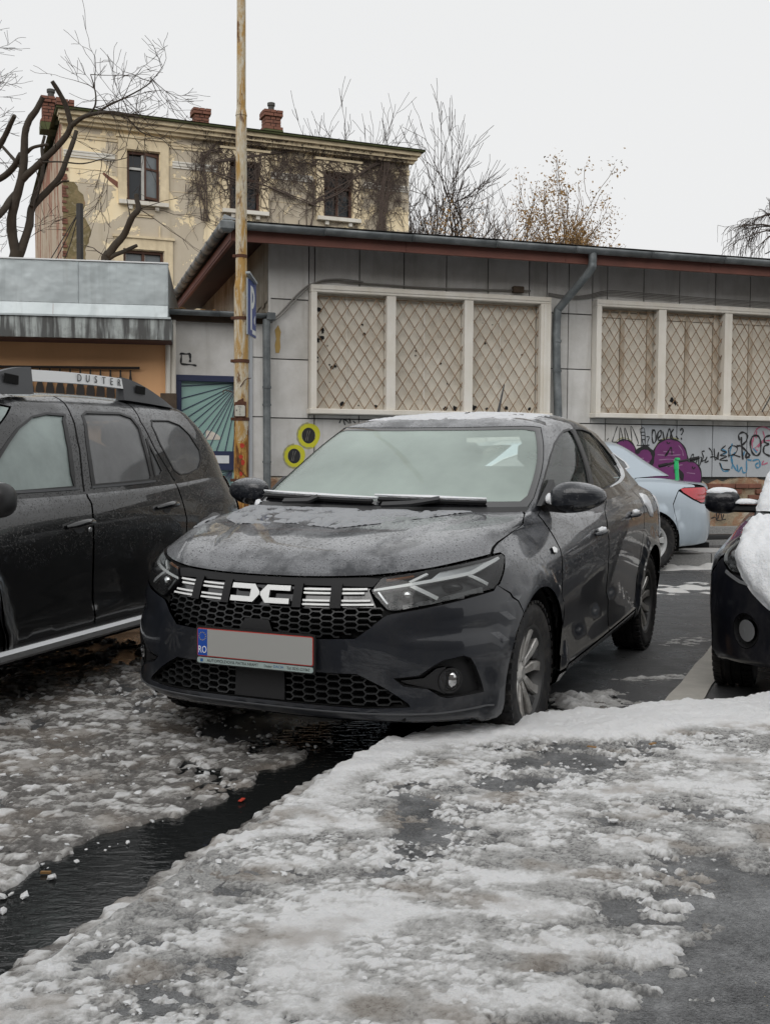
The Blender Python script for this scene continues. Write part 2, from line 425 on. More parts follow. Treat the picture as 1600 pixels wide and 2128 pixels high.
MAT['plaster'] = m.m
m = Mt('exposed_brick_render', (.4, .3, .22), .95, 0, .2)
g = m.noise(1.6, 9, .72, m.geo((1, 1, .35)), .3)
m.set(Base_Color=m.ramp(g, [(.35, (.52, .45, .35)), (.50, (.48, .39, .29)), (.56, (.30, .13, .085)), (.68, (.36, .18, .12)), (.8, (.45, .38, .30))]), Normal=m.bump(m.noise(14, 6, .7, m.geo()), .5, .03))
MAT['brickrender'] = m.m
m = Mt('mossy_corner', (.2, .17, .09), .95, 0, .2)
m.set(Base_Color=m.ramp(m.noise(2.6, 8, .7, m.geo()), [(.30, (.33, .18, .11)), (.44, (.24, .19, .105)), (.56, (.16, .13, .065)), (.72, (.46, .39, .28))]), Normal=m.bump(m.noise(10, 6, .7, m.geo()), .6, .03))
MAT['moss'] = m.m
MAT['moulding'] = wall_mat('pale_moulding', (.72, .61, .42), (.44, .36, .24), 30, .75)
MAT['white_mould'] = wall_mat('whitewashed_band', (.66, .64, .58), (.47, .41, .32), 30, .5)
MAT['brick'] = simple('chimney_brick', (.175, .075, .05), .9, var=.6, vscale=5, bump=.4, bscale=30)
MAT['mossy_roof'] = simple('mossy_roof_edge', (.075, .085, .033), .9, var=.6, vscale=4)
MAT['old_frame'] = simple('old_brown_frame', (.085, .038, .024), .7, var=.5, vscale=8)
MAT['white_frame'] = simple('white_sash', (.55, .55, .52), .6, var=.2)
MAT['dark_pane'] = simple('dark_pane', (.018, .022, .026), .12, var=.3, vscale=2)
MAT['grey_pane'] = simple('curtained_pane', (.16, .18, .19), .2, var=.35, vscale=3)
# --- pole, sign, cables
m = Mt('peeling_pole_paint', (.5, .4, .2), .75, 0, .3)
z = m.n('ShaderNodeSeparateXYZ'); m.l(m.geo(), z.inputs[0])
hi = m.noise(9, 8, .72, m.geo((1.6, 1.6, .28)), .5); fine = m.noise(40, 5, .7, m.geo((1, 1, .4)))
pale = m.mix(m.ramp(fine, [(.35, 0), (.65, 1)]), (.46, .38, .24), (.58, .545, .46))
c = m.mix(m.ramp(hi, [(.47, 0), (.57, 1)]), pale, (.40, .24, .075))
lowz = m.ramp(z.outputs[2], [(0, 1), (.36, 0)])
c2 = m.ramp(m.noise(22, 7, .72, m.geo((1, 1, .22)), .4), [(.36, (.05, .02, .010)), (.47, (.24, .10, .024)), (.58, (.47, .28, .075)), (.72, (.05, .034, .022))])
zz = m.n('ShaderNodeMapRange'); m.l(z.outputs[2], zz.inputs[0]); zz.inputs[1].default_value = 1.35; zz.inputs[2].default_value = 2.35; zz.inputs[3].default_value = .95; zz.inputs[4].default_value = .12
rz = m.math('LESS_THAN', m.noise(3.5, 6, .7, m.geo((1, 1, .5))), m.math('ADD', .22, m.math('MULTIPLY', zz.outputs[0], .42)))
dkrust = m.ramp(m.noise(13, 6, .7, m.geo((1, 1, .35))), [(.57, 0), (.63, 1)])
c = m.mix(rz, c, c2); c = m.mix(m.math('MULTIPLY', dkrust, .8), c, (.10, .04, .016))
m.set(Base_Color=c, Normal=m.bump(hi, .4, .01))
MAT['pole'] = m.m
MAT['rust'] = simple('dark_rust', (.085, .032, .016), .85, var=.6, vscale=40)
MAT['sign_blue'] = simple('sign_blue', (.028, .06, .23), .4, var=.2)
MAT['sign_grey'] = simple('sign_back_grey', (.34, .37, .37), .5)
MAT['sign_white'] = simple('sign_white', (.66, .68, .66), .5)
MAT['cable'] = simple('cable_grey', (.20, .19, .175), .7)
MAT['cable_black'] = simple('cable_black', (.02, .02, .02), .6)
MAT['enamel'] = simple('small_enamel_plate', (.47, .46, .40), .5, var=.3, vscale=60)
MAT['scooter_green'] = simple('scooter_green', (.03, .50, .16), .35, coat=.6)
# --- spray paint
MAT['spray_black'] = simple('black_spray', (.012, .012, .013), .6)
MAT['spray_purple'] = simple('purple_spray', (.145, .025, .125), .5, var=.35, vscale=5)
MAT['spray_blue'] = simple('blue_spray', (.055, .20, .33), .6)
MAT['spray_pink'] = simple('pink_spray', (.42, .10, .17), .6)
MAT['spray_yellow'] = simple('yellow_spray', (.52, .50, .02), .6)
MAT['spray_olive'] = simple('olive_spray', (.30, .29, .14), .6)
MAT['spray_red'] = simple('red_spray', (.42, .035, .015), .7)
# --- vegetation
m = Mt('bark', (.055, .044, .035), .9, 0, .2)
m.set(Base_Color=m.mix(m.noise(6, 6, .7), (.026, .021, .018), (.078, .068, .054)), Normal=m.bump(m.noise(30, 5, .7, m.co(scale=(1, 1, .4))), .7, .02))
MAT['bark'] = m.m
MAT['twig'] = simple('twig', (.050, .036, .028), .9)
MAT['twig_pale'] = simple('pale_twig', (.145, .092, .052), .9)
MAT['dry_leaf'] = simple('dry_leaf', (.26, .155, .055), .8, var=.5, vscale=3)
MAT['vine'] = simple('bare_vine', (.075, .055, .045), .95, var=.4)
# --- ground
m = Mt('wet_asphalt', (.03, .03, .031), .4, 0, .35)
ag = m.noise(240, 3, .6, m.geo()); ag2 = m.voro(330, m.geo()); wetn = m.noise(2.6, 5, .6, m.geo())
sp = m.ramp(m.voro(38, m.geo(), out='Distance'), [(0, 1), (.05, 1), (.075, 0)])
c = m.mix(m.ramp(ag, [(.35, 0), (.7, 1)]), (.038, .039, .041), (.125, .126, .128))
m.set(Base_Color=c, Roughness=m.ramp(wetn, [(.40, .22), (.62, .5)]), Normal=m.bump(ag2, .55, .004, m.bump(m.noise(60, 3, .6, m.geo()), .25, .006)))
MAT['asphalt'] = m.m
m = Mt('pavement_asphalt', (.05, .05, .05), .45, 0, .5)
ag = m.noise(130, 4, .75, m.geo()); ag2 = m.voro(190, m.geo()); wetn = m.noise(4, 5, .65, m.geo())
gr = m.ramp(m.voro(60, m.geo(), out='Distance'), [(0, 1), (.085, 1), (.11, 0)]); grm = m.ramp(m.noise(5, 3, .5, m.geo()), [(.5, 0), (.58, 1)])
c = m.mix(m.ramp(ag, [(.3, 0), (.7, 1)]), (.014, .016, .018), (.16, .162, .165))
film_sheen = m.math('MULTIPLY', m.ramp(m.noise(6, 7, .68, m.geo()), [(.42, 0), (.62, 1)]), m.ramp(m.noise(60, 4, .7, m.geo()), [(.3, .3), (.65, 1)]))
c = m.mix(m.math('MULTIPLY', film_sheen, .75), c, (.30, .305, .31))
c = m.mix(m.math('MULTIPLY', gr, grm), c, (.42, .35, .22))
m.set(Base_Color=c, Roughness=m.ramp(wetn, [(.40, .10), (.60, .5)]), Normal=m.bump(ag2, .9, .006, m.bump(m.noise(45, 3, .6, m.geo()), .3, .008)))
MAT['pave'] = m.m
m = Mt('granite_kerb', (.22, .22, .215), .45, 0, .5)
m.set(Base_Color=m.ramp(m.noise(150, 3, .7, m.geo()), [(.3, (.07, .07, .072)), (.48, (.22, .22, .215)), (.7, (.40, .395, .38))]), Normal=m.bump(m.noise(80, 4, .6, m.geo()), .3, .005))
MAT['kerb'] = m.m
m = Mt('slush', (.5, .5, .5), .4, 0, .5)
at = m.n('ShaderNodeAttribute'); at.attribute_name = 'dens'; dt = m.n('ShaderNodeAttribute'); dt.attribute_name = 'dirt'
fn = m.noise(70, 6, .75, m.geo()); fn2 = m.noise(190, 4, .7, m.geo())
d = m.math('ADD', at.outputs['Fac'], m.math('MULTIPLY', m.math('SUBTRACT', fn, .47), .75))
c = m.ramp(d, [(.0, (.055, .058, .062)), (.17, (.17, .17, .168)), (.33, (.40, .396, .386)), (.53, (.64, .637, .63)), (.74, (.83, .833, .838))])
c = m.mix(dt.outputs['Fac'], c, (.27, .225, .18))
nb = m.bump(fn, .8, .012); nb = m.bump(fn2, .9, .005, nb)
m.set(Base_Color=c, Roughness=m.ramp(d, [(.1, .14), (.6, .5)]), Normal=nb, Subsurface_Weight=.12)
m.b.inputs['Subsurface Radius'].default_value = (.012, .014, .016)
MAT['slush'] = m.m
m = Mt('ice_lump', (.66, .67, .68), .3, 0, .5)
m.set(Base_Color=m.mix(m.noise(9, 4, .6, m.geo()), (.36, .36, .355), (.80, .81, .82)), Normal=m.bump(m.noise(120, 4, .6, m.geo()), .5, .004), Subsurface_Weight=.2)
m.b.inputs['Subsurface Radius'].default_value = (.01, .012, .014)
MAT['ice'] = m.m
m = Mt('melt_water', (.012, .013, .013), .04, 0, .6)
wv = m.noise(16, 3, .6, m.geo((1.0, 2.2, 1)), .6); wv2 = m.noise(60, 2, .5, m.geo((1.0, 2.0, 1)))
m.set(Normal=m.bump(wv2, .05, .005, m.bump(wv, .13, .02)))
MAT['water'] = m.m
MAT['roadline'] = simple('worn_white_line', (.42, .40, .36), .6, var=.3, vscale=9, bump=.3, bscale=120)
MAT['leaf_litter'] = simple('leaf_litter', (.22, .12, .04), .8, var=.6, vscale=9)
# ================================================================== the ground
DL = np.array([.3694, .9293]); DR = np.array([.938, .3464]); KI = np.array([.064, 4.299])
c_ = .62
kp = [KI-DL*9, KI-DL*6, KI-DL*4, KI-DL*3, KI-DL*2.2, KI-DL*1.5, KI-DL*1.0]
for t in np.linspace(0, 1, 9): kp.append((1-t)**2*(KI-DL*c_)+2*t*(1-t)*KI+t*t*(KI+DR*c_))
kp += [KI+DR*k for k in (1.0, 2, 3, 4, 6, 9, 14, 22)]
KP = np.array(kp)
def kerb_d(x, y):
    """signed distance to the kerb edge, positive on the pavement"""
    best = np.full(x.shape, 1e9); sg = np.ones(x.shape)
    for a, b in zip(KP[:-1], KP[1:]):
        e = b-a; L = e@e; t = np.clip(((x-a[0])*e[0]+(y-a[1])*e[1])/L, 0, 1)
        dx = x-a[0]-t*e[0]; dy = y-a[1]-t*e[1]; d = np.hypot(dx, dy)
        m_ = d < best; cr = e[0]*(y-a[1])-e[1]*(x-a[0])
        best = np.where(m_, d, best); sg = np.where(m_, np.where(cr < 0, 1, -1), sg)
    return best*sg
def field(x0, x1, y0, y1, st, rot=None):
    nx = int((x1-x0)/st)+1; ny = int((y1-y0)/st)+1
    X, Y = np.meshgrid(np.linspace(x0, x1, nx), np.linspace(y0, y1, ny))
    return X, Y
def grid_faces(shape, keep=None):
    ny, nx = shape; i = np.arange(ny*nx).reshape(ny, nx)
    q = np.stack([i[:-1, :-1], i[:-1, 1:], i[1:, 1:], i[1:, :-1]], -1).reshape(-1, 4)
    if keep is not None:
        k = keep.ravel(); q = q[k[q].any(1)]
        used = np.unique(q); mp = -np.ones(ny*nx, int); mp[used] = np.arange(len(used)); return mp[q], used
    return q, np.arange(ny*nx)
def fast_mesh(name, V, Q, mat, attr=None, smooth=True, kind=None, label=None, cat=None):
    me = bpy.data.meshes.new(name); n = len(V); k = len(Q); s_ = Q.shape[1]
    me.vertices.add(n); me.vertices.foreach_set('co', np.asarray(V, np.float32).ravel())
    me.loops.add(k*s_); me.loops.foreach_set('vertex_index', np.asarray(Q, np.int32).ravel())
    me.polygons.add(k); me.polygons.foreach_set('loop_start', np.arange(0, k*s_, s_, dtype=np.int32))
    me.polygons.foreach_set('use_smooth', np.full(k, smooth))
    for a, d in (attr or {}).items():
        q = me.attributes.new(a, 'FLOAT', 'POINT'); q.data.foreach_set('value', np.asarray(d, np.float32))
    me.materials.append(mat); me.update(calc_edges=True); me.validate()
    o = bpy.data.objects.new(name, me); link(o)
    tag(o, label, cat, None, kind); return o
def road_z(x, y):
    d = kerb_d(x, y)
    dip = -.030*np.exp(-((d+.20)/.22)**2)*sst(.3, -.6, (x-KI[0])*DR[0]+(y-KI[1])*DR[1]-.7)
    return .006*fbm(x/1.3, y/1.3, 3, 3)+dip
PZ = .12
def pave_z(x, y): return PZ+.005*fbm(x/.9, y/.9, 3, 21)+.0022*fbm(x/.09, y/.09, 3, 25)

# far ground sheet, the roadway in view, the pavement in the foreground
s_ = 900
g = mobj('ground', [(-s_, -s_, -.06), (s_, -s_, -.06), (s_, s_, -.06), (-s_, s_, -.06)], [(0, 1, 2, 3)], MAT['asphalt']); tag(g, 'wide flat ground under the street', 'ground', kind='structure')
X, Y = field(-9, 11, -2, 17, .045)
Q, u_ = grid_faces(X.shape, kerb_d(X, Y) < .10)
V = np.stack([X, Y, road_z(X, Y)], -1).reshape(-1, 3)[u_]
fast_mesh('road', V, Q, MAT['asphalt'], kind='structure', label='dark wet asphalt of the parking street', cat='road')
X, Y = field(-3.5, 8, -3, 8, .025)
Q, u_ = grid_faces(X.shape, kerb_d(X, Y) > .07)
V = np.stack([X, Y, pave_z(X, Y)], -1).reshape(-1, 3)[u_]
pave = fast_mesh('pavement', V, Q, MAT['pave'], kind='structure', label='dark wet asphalt footway in the foreground', cat='pavement')
# kerb stones along the edge, each its own block
acc = []; seg = []
for a, b in zip(KP[:-1], KP[1:]):
    L = np.linalg.norm(b-a)
    if L > .5:
        n = max(1, round(L/.98)); seg += [(a+(b-a)*i/n, a+(b-a)*(i+1)/n) for i in range(n)]
    else: seg.append((a, b))
for a, b in seg:
    if max(abs(a[0]), abs(a[1])) > 12: continue
    e = (b-a)/np.linalg.norm(b-a); nrm = np.array([e[1], -e[0]])
    a2 = a+e*.004; b2 = b-e*.004; wdt = .15
    c = [a2, b2, b2+nrm*wdt, a2+nrm*wdt]; cc = sum(c)/4
    mb = MB(); v = []
    for zz, k in ((-.05, 0), (PZ-.012, 0), (PZ+.004, .09)):
        for q in c: p = q+(cc-q)*k*(.6 if k else 0); v.append((p[0], p[1], zz))
    f = [(8, 9, 10, 11)]+[(r*4+i, r*4+(i+1) % 4, r*4+4+(i+1) % 4, r*4+4+i) for r in (0, 1) for i in range(4)]
    mb.add(v, f); fixn(mb.build('kerb_stone', MAT['kerb'], pave))

# ---------------- slush and snow trodden on the foreground pavement
def slush_pavement():
    X, Y = field(-1.4, 3.3, 1.75, 6.0, .0068)
    d = kerb_d(X, Y)
    al = (X-KI[0])*DR[0]+(Y-KI[1])*DR[1]
    wob = .10*fbm(X/.5, Y/.5, 3, 41)+.03*fbm(X/.1, Y/.1, 2, 45)
    bw = .16+.34*sst(-.5, 1.3, al)+wob
    band = sst(0, .10, bw-d)*sst(-.75, -.25, al)*(d > -.04)
    stx = X*.92-Y*.39; sty = X*.39+Y*.92
    big = fbm(X/.55+.3, Y/.42, 4, 51); mid = fbm(stx/.14, sty/.08, 5, 57, .58); sm = fbm(X/.038, Y/.032, 4, 63, .6)
    bias = .22+.34*np.exp(-(((X-.12)/.55)**2+((Y-2.45)/.28)**2))
    bias = bias-.95*sst(.05, .75, X-.25+.25*fbm(X/.3, Y/.3, 3, 66))*sst(3.05, 2.45, Y+.12*fbm(X/.25, Y/.25, 3, 69))
    bias = bias+.12*sst(.2, -.6, X)-.10*np.exp(-((d-.08)/.06)**2)*(Y < 3.4)
    t = bias+.55*big+.42*mid+.20*sm
    w1, w2, wi = worley(X/.040+.2*sm, Y/.032, 71); v1, v2, vi = worley(X/.018, Y/.0145, 75)
    crumbzone = sst(-.05, .35, fbm(X/.28, Y/.2, 3, 81)+.2)
    lump = np.where(wi > .70, sst(.05, .20, w2-w1)*(wi-.50), 0)*crumbzone
    cr = np.where(vi > .62, sst(.06, .22, v2-v1)*(vi-.4), 0)*crumbzone
    x1, x2, xi = worley(X/.0125, Y/.011, 77); cr2 = np.where(xi > .60, sst(.08, .25, x2-x1)*(xi-.4), 0)
    cov = sst(-.16, .20, t)
    th = -.010+.019*cov+.007*np.clip(t, 0, 1)+.0075*lump*sst(-.1, .2, t)+.0055*cr*sst(-.2, .15, t)+.0028*cr2*cov+.0032*sm*cov+.0016*fbm(X/.016, Y/.014, 2, 83)*cov
    tread = .004*np.clip(fbm(X/.12, Y/.05, 2, 88), 0, 1)*cov
    th = th-tread
    thb = .030+.018*fbm(X/.35, Y/.35, 3, 91)+.006*fbm(X/.06, Y/.06, 4, 93)+.0025*fbm(X/.015, Y/.015, 2, 94)
    th = th*(1-band)+thb*band
    edge = sst(-.030, .02, d+.042*fbm(X/.10, Y/.10, 4, 96))
    z = PZ+th*edge-.05*(1-edge)
    tone = .45+.95*sst(-.25, .45, fbm(X/.32, Y/.20, 4, 97))
    den = np.clip(.10+.56*cov*np.clip(.30+t, 0, 1.4)*tone+.75*lump*1.6+.65*cr*1.3+.25*cr2, 0, 1)*(1-band)+band*(.93+.10*fbm(X/.5, Y/.5, 3, 95))
    dirt = np.clip(.55*sst(.12, .55, fbm(X/.33, Y/.22, 4, 99))*(1-band)*(1-.7*np.clip(lump*2, 0, 1)), 0, .6)
    keep = ((z > pave_z(X, Y)-.004) | ((d < .01) & (z > PZ-.045))) & (d > -.06)
    Q, u_ = grid_faces(X.shape, keep)
    V = np.stack([X, Y, z], -1).reshape(-1, 3)[u_]
    fast_mesh('pavement_slush', V, Q, MAT['slush'], {'dens': den.ravel()[u_], 'dirt': dirt.ravel()[u_]}, kind='stuff',
              label='trodden grey and white slush covering the foreground footway', cat='slush')
slush_pavement()
# ---------------- slush lying on the road to the left of the kerb
def slush_road():
    X, Y = field(-3.2, 1.1, 2.2, 7.2, .0105)
    d = kerb_d(X, Y)
    along = X*DL[0]+Y*DL[1]; acr = X*DL[1]-Y*DL[0]
    big = fbm(acr/.40, along/.62, 4, 111); mid = fbm(acr/.13, along/.20, 4, 117); sm = fbm(X/.045, Y/.045, 3, 121)
    ch = -d                      # distance out from the kerb
    chan = .42+.12*fbm(along/.5, acr*0+2.2, 3, 125)-.10*sst(2.6, 3.6, along)
    bias = .36-1.75*sst(.16, -.06, ch-chan)+2.6*sst(.25+.13*fbm(along/.14, acr*0, 4, 127), .15, ch)*sst(4.35, 4.0, along)
    under = np.exp(-(((X+.05)*.912-(Y-4.7)*.41)/.80)**4)*sst(4.15, 4.55, Y+.30*X)
    left = sst(-1.45, -1.95, acr+1.95+0*X) if False else sst(.0, .5, -(X+1.30)+(Y-4.4)*.32)
    bias = bias-1.0*under-.10*left-.25*sst(5.8, 6.8, Y)
    t = bias+.50*big+.38*mid+.2*sm
    w1, w2, wi = worley(X/.06+.2*sm, Y/.055, 131); v1, v2, vi = worley(X/.026, Y/.024, 135)
    lump = np.where(wi > .66, sst(.05, .2, w2-w1)*(wi-.45), 0); cr = np.where(vi > .55, sst(.06, .22, v2-v1)*(vi-.4), 0)
    cov = sst(-.15, .22, t)
    z = -.022+.034*cov+.012*np.clip(t, 0, 1)+.010*lump*sst(-.1, .2, t)+.007*cr*sst(-.2, .15, t)+.005*sm*cov
    den = np.clip(-.03+.31*cov*np.clip(.25+t, 0, 1.3)*(.5+.9*sst(-.25, .45, fbm(X/.3, Y/.22, 4, 141)))+.70*lump*1.3+.5*cr, 0, 1)
    dirt = np.clip(.20+.4*sst(.0, .5, fbm(X/.4, Y/.3, 4, 139)), 0, .5)*(1-np.clip(lump*1.5, 0, .8))
    keep = (z > -.012) & (d < .02)
    Q, u_ = grid_faces(X.shape, keep)
    V = np.stack([X, Y, z], -1).reshape(-1, 3)[u_]
    fast_mesh('road_slush', V, Q, MAT['slush'], {'dens': den.ravel()[u_], 'dirt': dirt.ravel()[u_]}, kind='stuff',
              label='grey churned slush on the road between the kerb and the parked cars', cat='slush')
slush_road()
# ---------------- melt water running along the kerb
X, Y = field(-4, 1.2, -1, 6, .05)
d = kerb_d(X, Y)
Q, u_ = grid_faces(X.shape, (d < .03) & (d > -.75))
V = np.stack([X, Y, np.full(X.shape, .005)], -1).reshape(-1, 3)[u_]
fast_mesh('water', V, Q, MAT['water'], kind='structure', label='dark melt water running along the kerb', cat='water')

# ---------------- loose lumps of ice and crumbs of snow
def lumps(name, pts, smin, smax, mat, label):
    base_v = []; base_f = None
    bm = bmesh.new(); bmesh.ops.create_icosphere(bm, subdivisions=1, radius=1); bm.verts.ensure_lookup_table()
    bv = np.array([v.co[:] for v in bm.verts]); bf = np.array([[v.index for v in f.verts] for f in bm.faces]); bm.free()
    Vs = []; Fs = []
    for k, (x, y, z) in enumerate(pts):
        s = smin+(smax-smin)*RNG.random()**2.6; v = bv*(1+.42*(RNG.random((len(bv), 1))-.5)*1.7)
        v = v*np.array([s*(.7+.8*RNG.random()), s*(.6+.6*RNG.random()), s*(.28+.4*RNG.random())])
        a = RNG.random()*6.28; c, sn = math.cos(a), math.sin(a); tl = (RNG.random()-.5)*.7
        v = np.stack([v[:, 0]*c-v[:, 1]*sn, v[:, 0]*sn+v[:, 1]*c, v[:, 2]+v[:, 0]*tl], -1)
        Vs.append(v+np.array([x, y, z+s*.12])); Fs.append(bf+len(bv)*k)
    fast_mesh(name, np.concatenate(Vs), np.concatenate(Fs), mat, smooth=False, kind='stuff', label=label, cat='ice')
xs = RNG.uniform(-1.3, 3.0, 9000); ys = RNG.uniform(1.7, 5.2, 9000); d = kerb_d(xs, ys)
ok = (d > .03) & (fbm(xs/.3, ys/.2, 3, 81)+.25*RNG.standard_normal(9000) > .02) & ~((xs > .35) & (ys < 2.75)) & (d > .3*sst(-.3, .6, (xs-KI[0])*DR[0]+(ys-KI[1])*DR[1]))
xs, ys = xs[ok][:2300], ys[ok][:2300]
lumps('ice_crumbs', np.stack([xs, ys, PZ+.008+0*xs], -1), .002, .0135, MAT['ice'], 'white crumbs of broken ice strewn on the footway')
xs = RNG.uniform(-2.6, .4, 9000); ys = RNG.uniform(2.4, 6.0, 9000); d = kerb_d(xs, ys)
ok = (((d < -.42) & (xs < -.15-.4*(ys-4.4))) | ((d < -.04) & (d > -.15) & (RNG.random(9000) < .15))) & (ys < 5.6)
xs, ys = xs[ok][:1300], ys[ok][:1300]
lumps('slush_lumps', np.stack([xs, ys, .012+0*xs], -1), .003, .018, MAT['ice'], 'grey lumps of slush lying on the road beside the kerb')

# ---------------- the parking-bay line and the far side of the street
HD = np.array([math.sin(R_(24.19)), math.cos(R_(24.19))]); HN = np.array([HD[1], -HD[0]])
a = np.array([1.44, 5.19]); v = []; f = []
for i in range(17):
    c = a+HD*i*.32; wd = .085+.006*math.sin(i*2.1)
    for s in (-1, 1): v.append((*(c+HN*s*wd), .009+float(road_z(np.array([c[0]]), np.array([c[1]]))[0])))
    if i: f.append((2*i-2, 2*i-1, 2*i+1, 2*i))
tag(mobj('parking_line', v, f, MAT['roadline']), 'worn white parking bay line between the two dark cars', 'road marking', kind='structure')
WD = np.array([math.cos(R_(17)), math.sin(R_(17))]); WN = np.array([WD[1], -WD[0]]); W0 = np.array([-1.34, 12.37])
def wp(s, off, z=0.0):
    p = W0+WD*s+WN*off; return Vector((p[0], p[1], z))
mb = MB(); mb.add([wp(-14, 1.22, .142), wp(20, 1.22, .142), wp(20, -.3, .15), wp(-14, -.3, .15)], [(0, 1, 2, 3)])
fp = mb.build('far_pavement', MAT['pave']); tag(fp, 'narrow far footway in front of the low buildings', 'pavement', kind='structure')
for i in range(22):
    mb = MB(); s0 = -8+i*1.0
    Mw = Matrix((Vector((*WD, 0)), Vector((*WN, 0)), Vector((0, 0, 1)))).transposed()
    mb.box(wp(s0+.5, 1.30, .06), (.985, .15, .19), Mw, .012); fixn(mb.build('kerb_stone', MAT['kerb'], fp))
def snow_strip(name, fn, n, m, hfun, mat, label):
    u = np.linspace(0, 1, n); vv = np.linspace(-1, 1, m); V = []; 
    for a in u:
        for b in vv: x, y, z = fn(a, b); V.append((x, y, z))
    V = np.array(V); V[:, 2] += hfun(V[:, 0], V[:, 1], np.tile(vv, n))
    Q, _ = grid_faces((n, m)); fast_mesh(name, V, Q, mat, kind='stuff', label=label, cat='snow')
def lin(s0, s1, off, wd, z):
    def f(a, b):
        p = wp(s0+(s1-s0)*a, off+wd*b, z); return p.x, p.y, p.z
    return f
snow_strip('footway_snow', lin(-6, 14, .62, .55, .146), 260, 24, lambda x, y, b: .022*(1-b*b)*(.4+fbm(x/.5, y/.5, 4, 201))-.004, MAT['snow_bank'], 'thin old snow on the far footway below the wall')
snow_strip('gutter_slush', lin(-2, 14, 1.52, .16, -.006), 320, 14, lambda x, y, b: .085*(1-b*b)*np.clip(.5+fbm(x/.22, y/.22, 4, 203), 0, 2)*.8, MAT['snow_bank'], 'lumpy brown slush in the far gutter by the silver car')
snow_strip('verge_snow', lin(1.5, 11, 3.2, .55, -.014), 300, 26, lambda x, y, b: .035*(1-b*b)*np.clip(.45+1.1*fbm(x/.25, y/.25, 4, 205), -.2, 2), MAT['snow_bank'], 'ridge of white snow left across the street behind the cars')
def blob(name, cx, cy, rx, ry, ang, h, seed, mat, label, n=70):
    X, Y = np.meshgrid(np.linspace(-1.15, 1.15, n), np.linspace(-1.15, 1.15, n)); r = np.hypot(X, Y)
    c, s = math.cos(ang), math.sin(ang); x = cx+X*rx*c-Y*ry*s; y = cy+X*rx*s+Y*ry*c
    z = h*(sst(1.05, .2, r+.45*fbm(x/.18, y/.12, 4, seed)))*(.6+.7*fbm(x/.08, y/.05, 3, seed+3))+.004*fbm(x/.03, y/.03, 3, seed+5)-.010
    den = np.clip(.25+z/h*.45, .1, .85)
    Q, u_ = grid_faces(X.shape, z > -.006)
    V = np.stack([x, y, z], -1).reshape(-1, 3)[u_]
    fast_mesh(name, V, Q, mat, {'dens': den.ravel()[u_], 'dirt': np.full(len(u_), .08)}, kind='stuff', label=label, cat='slush')
blob('wheel_slush', .98, 5.35, .42, .30, .5, .045, 211, MAT['slush'], 'patch of slush behind the front wheel of the dark grey sedan')
blob('wheel_slush', 1.62, 6.0, .5, .16, .3, .02, 215, MAT['slush'], 'thin smear of slush on the asphalt between sedan and parking line')
blob('wheel_slush', 1.05, 4.95, .55, .14, .36, .03, 219, MAT['slush'], 'slush pushed against the kerb beside the front wheel of the sedan')
blob('wheel_slush', 2.05, 7.2, .5, .22, .4, .018, 223, MAT['slush'], 'faint slush track beyond the rear wheel of the sedan')
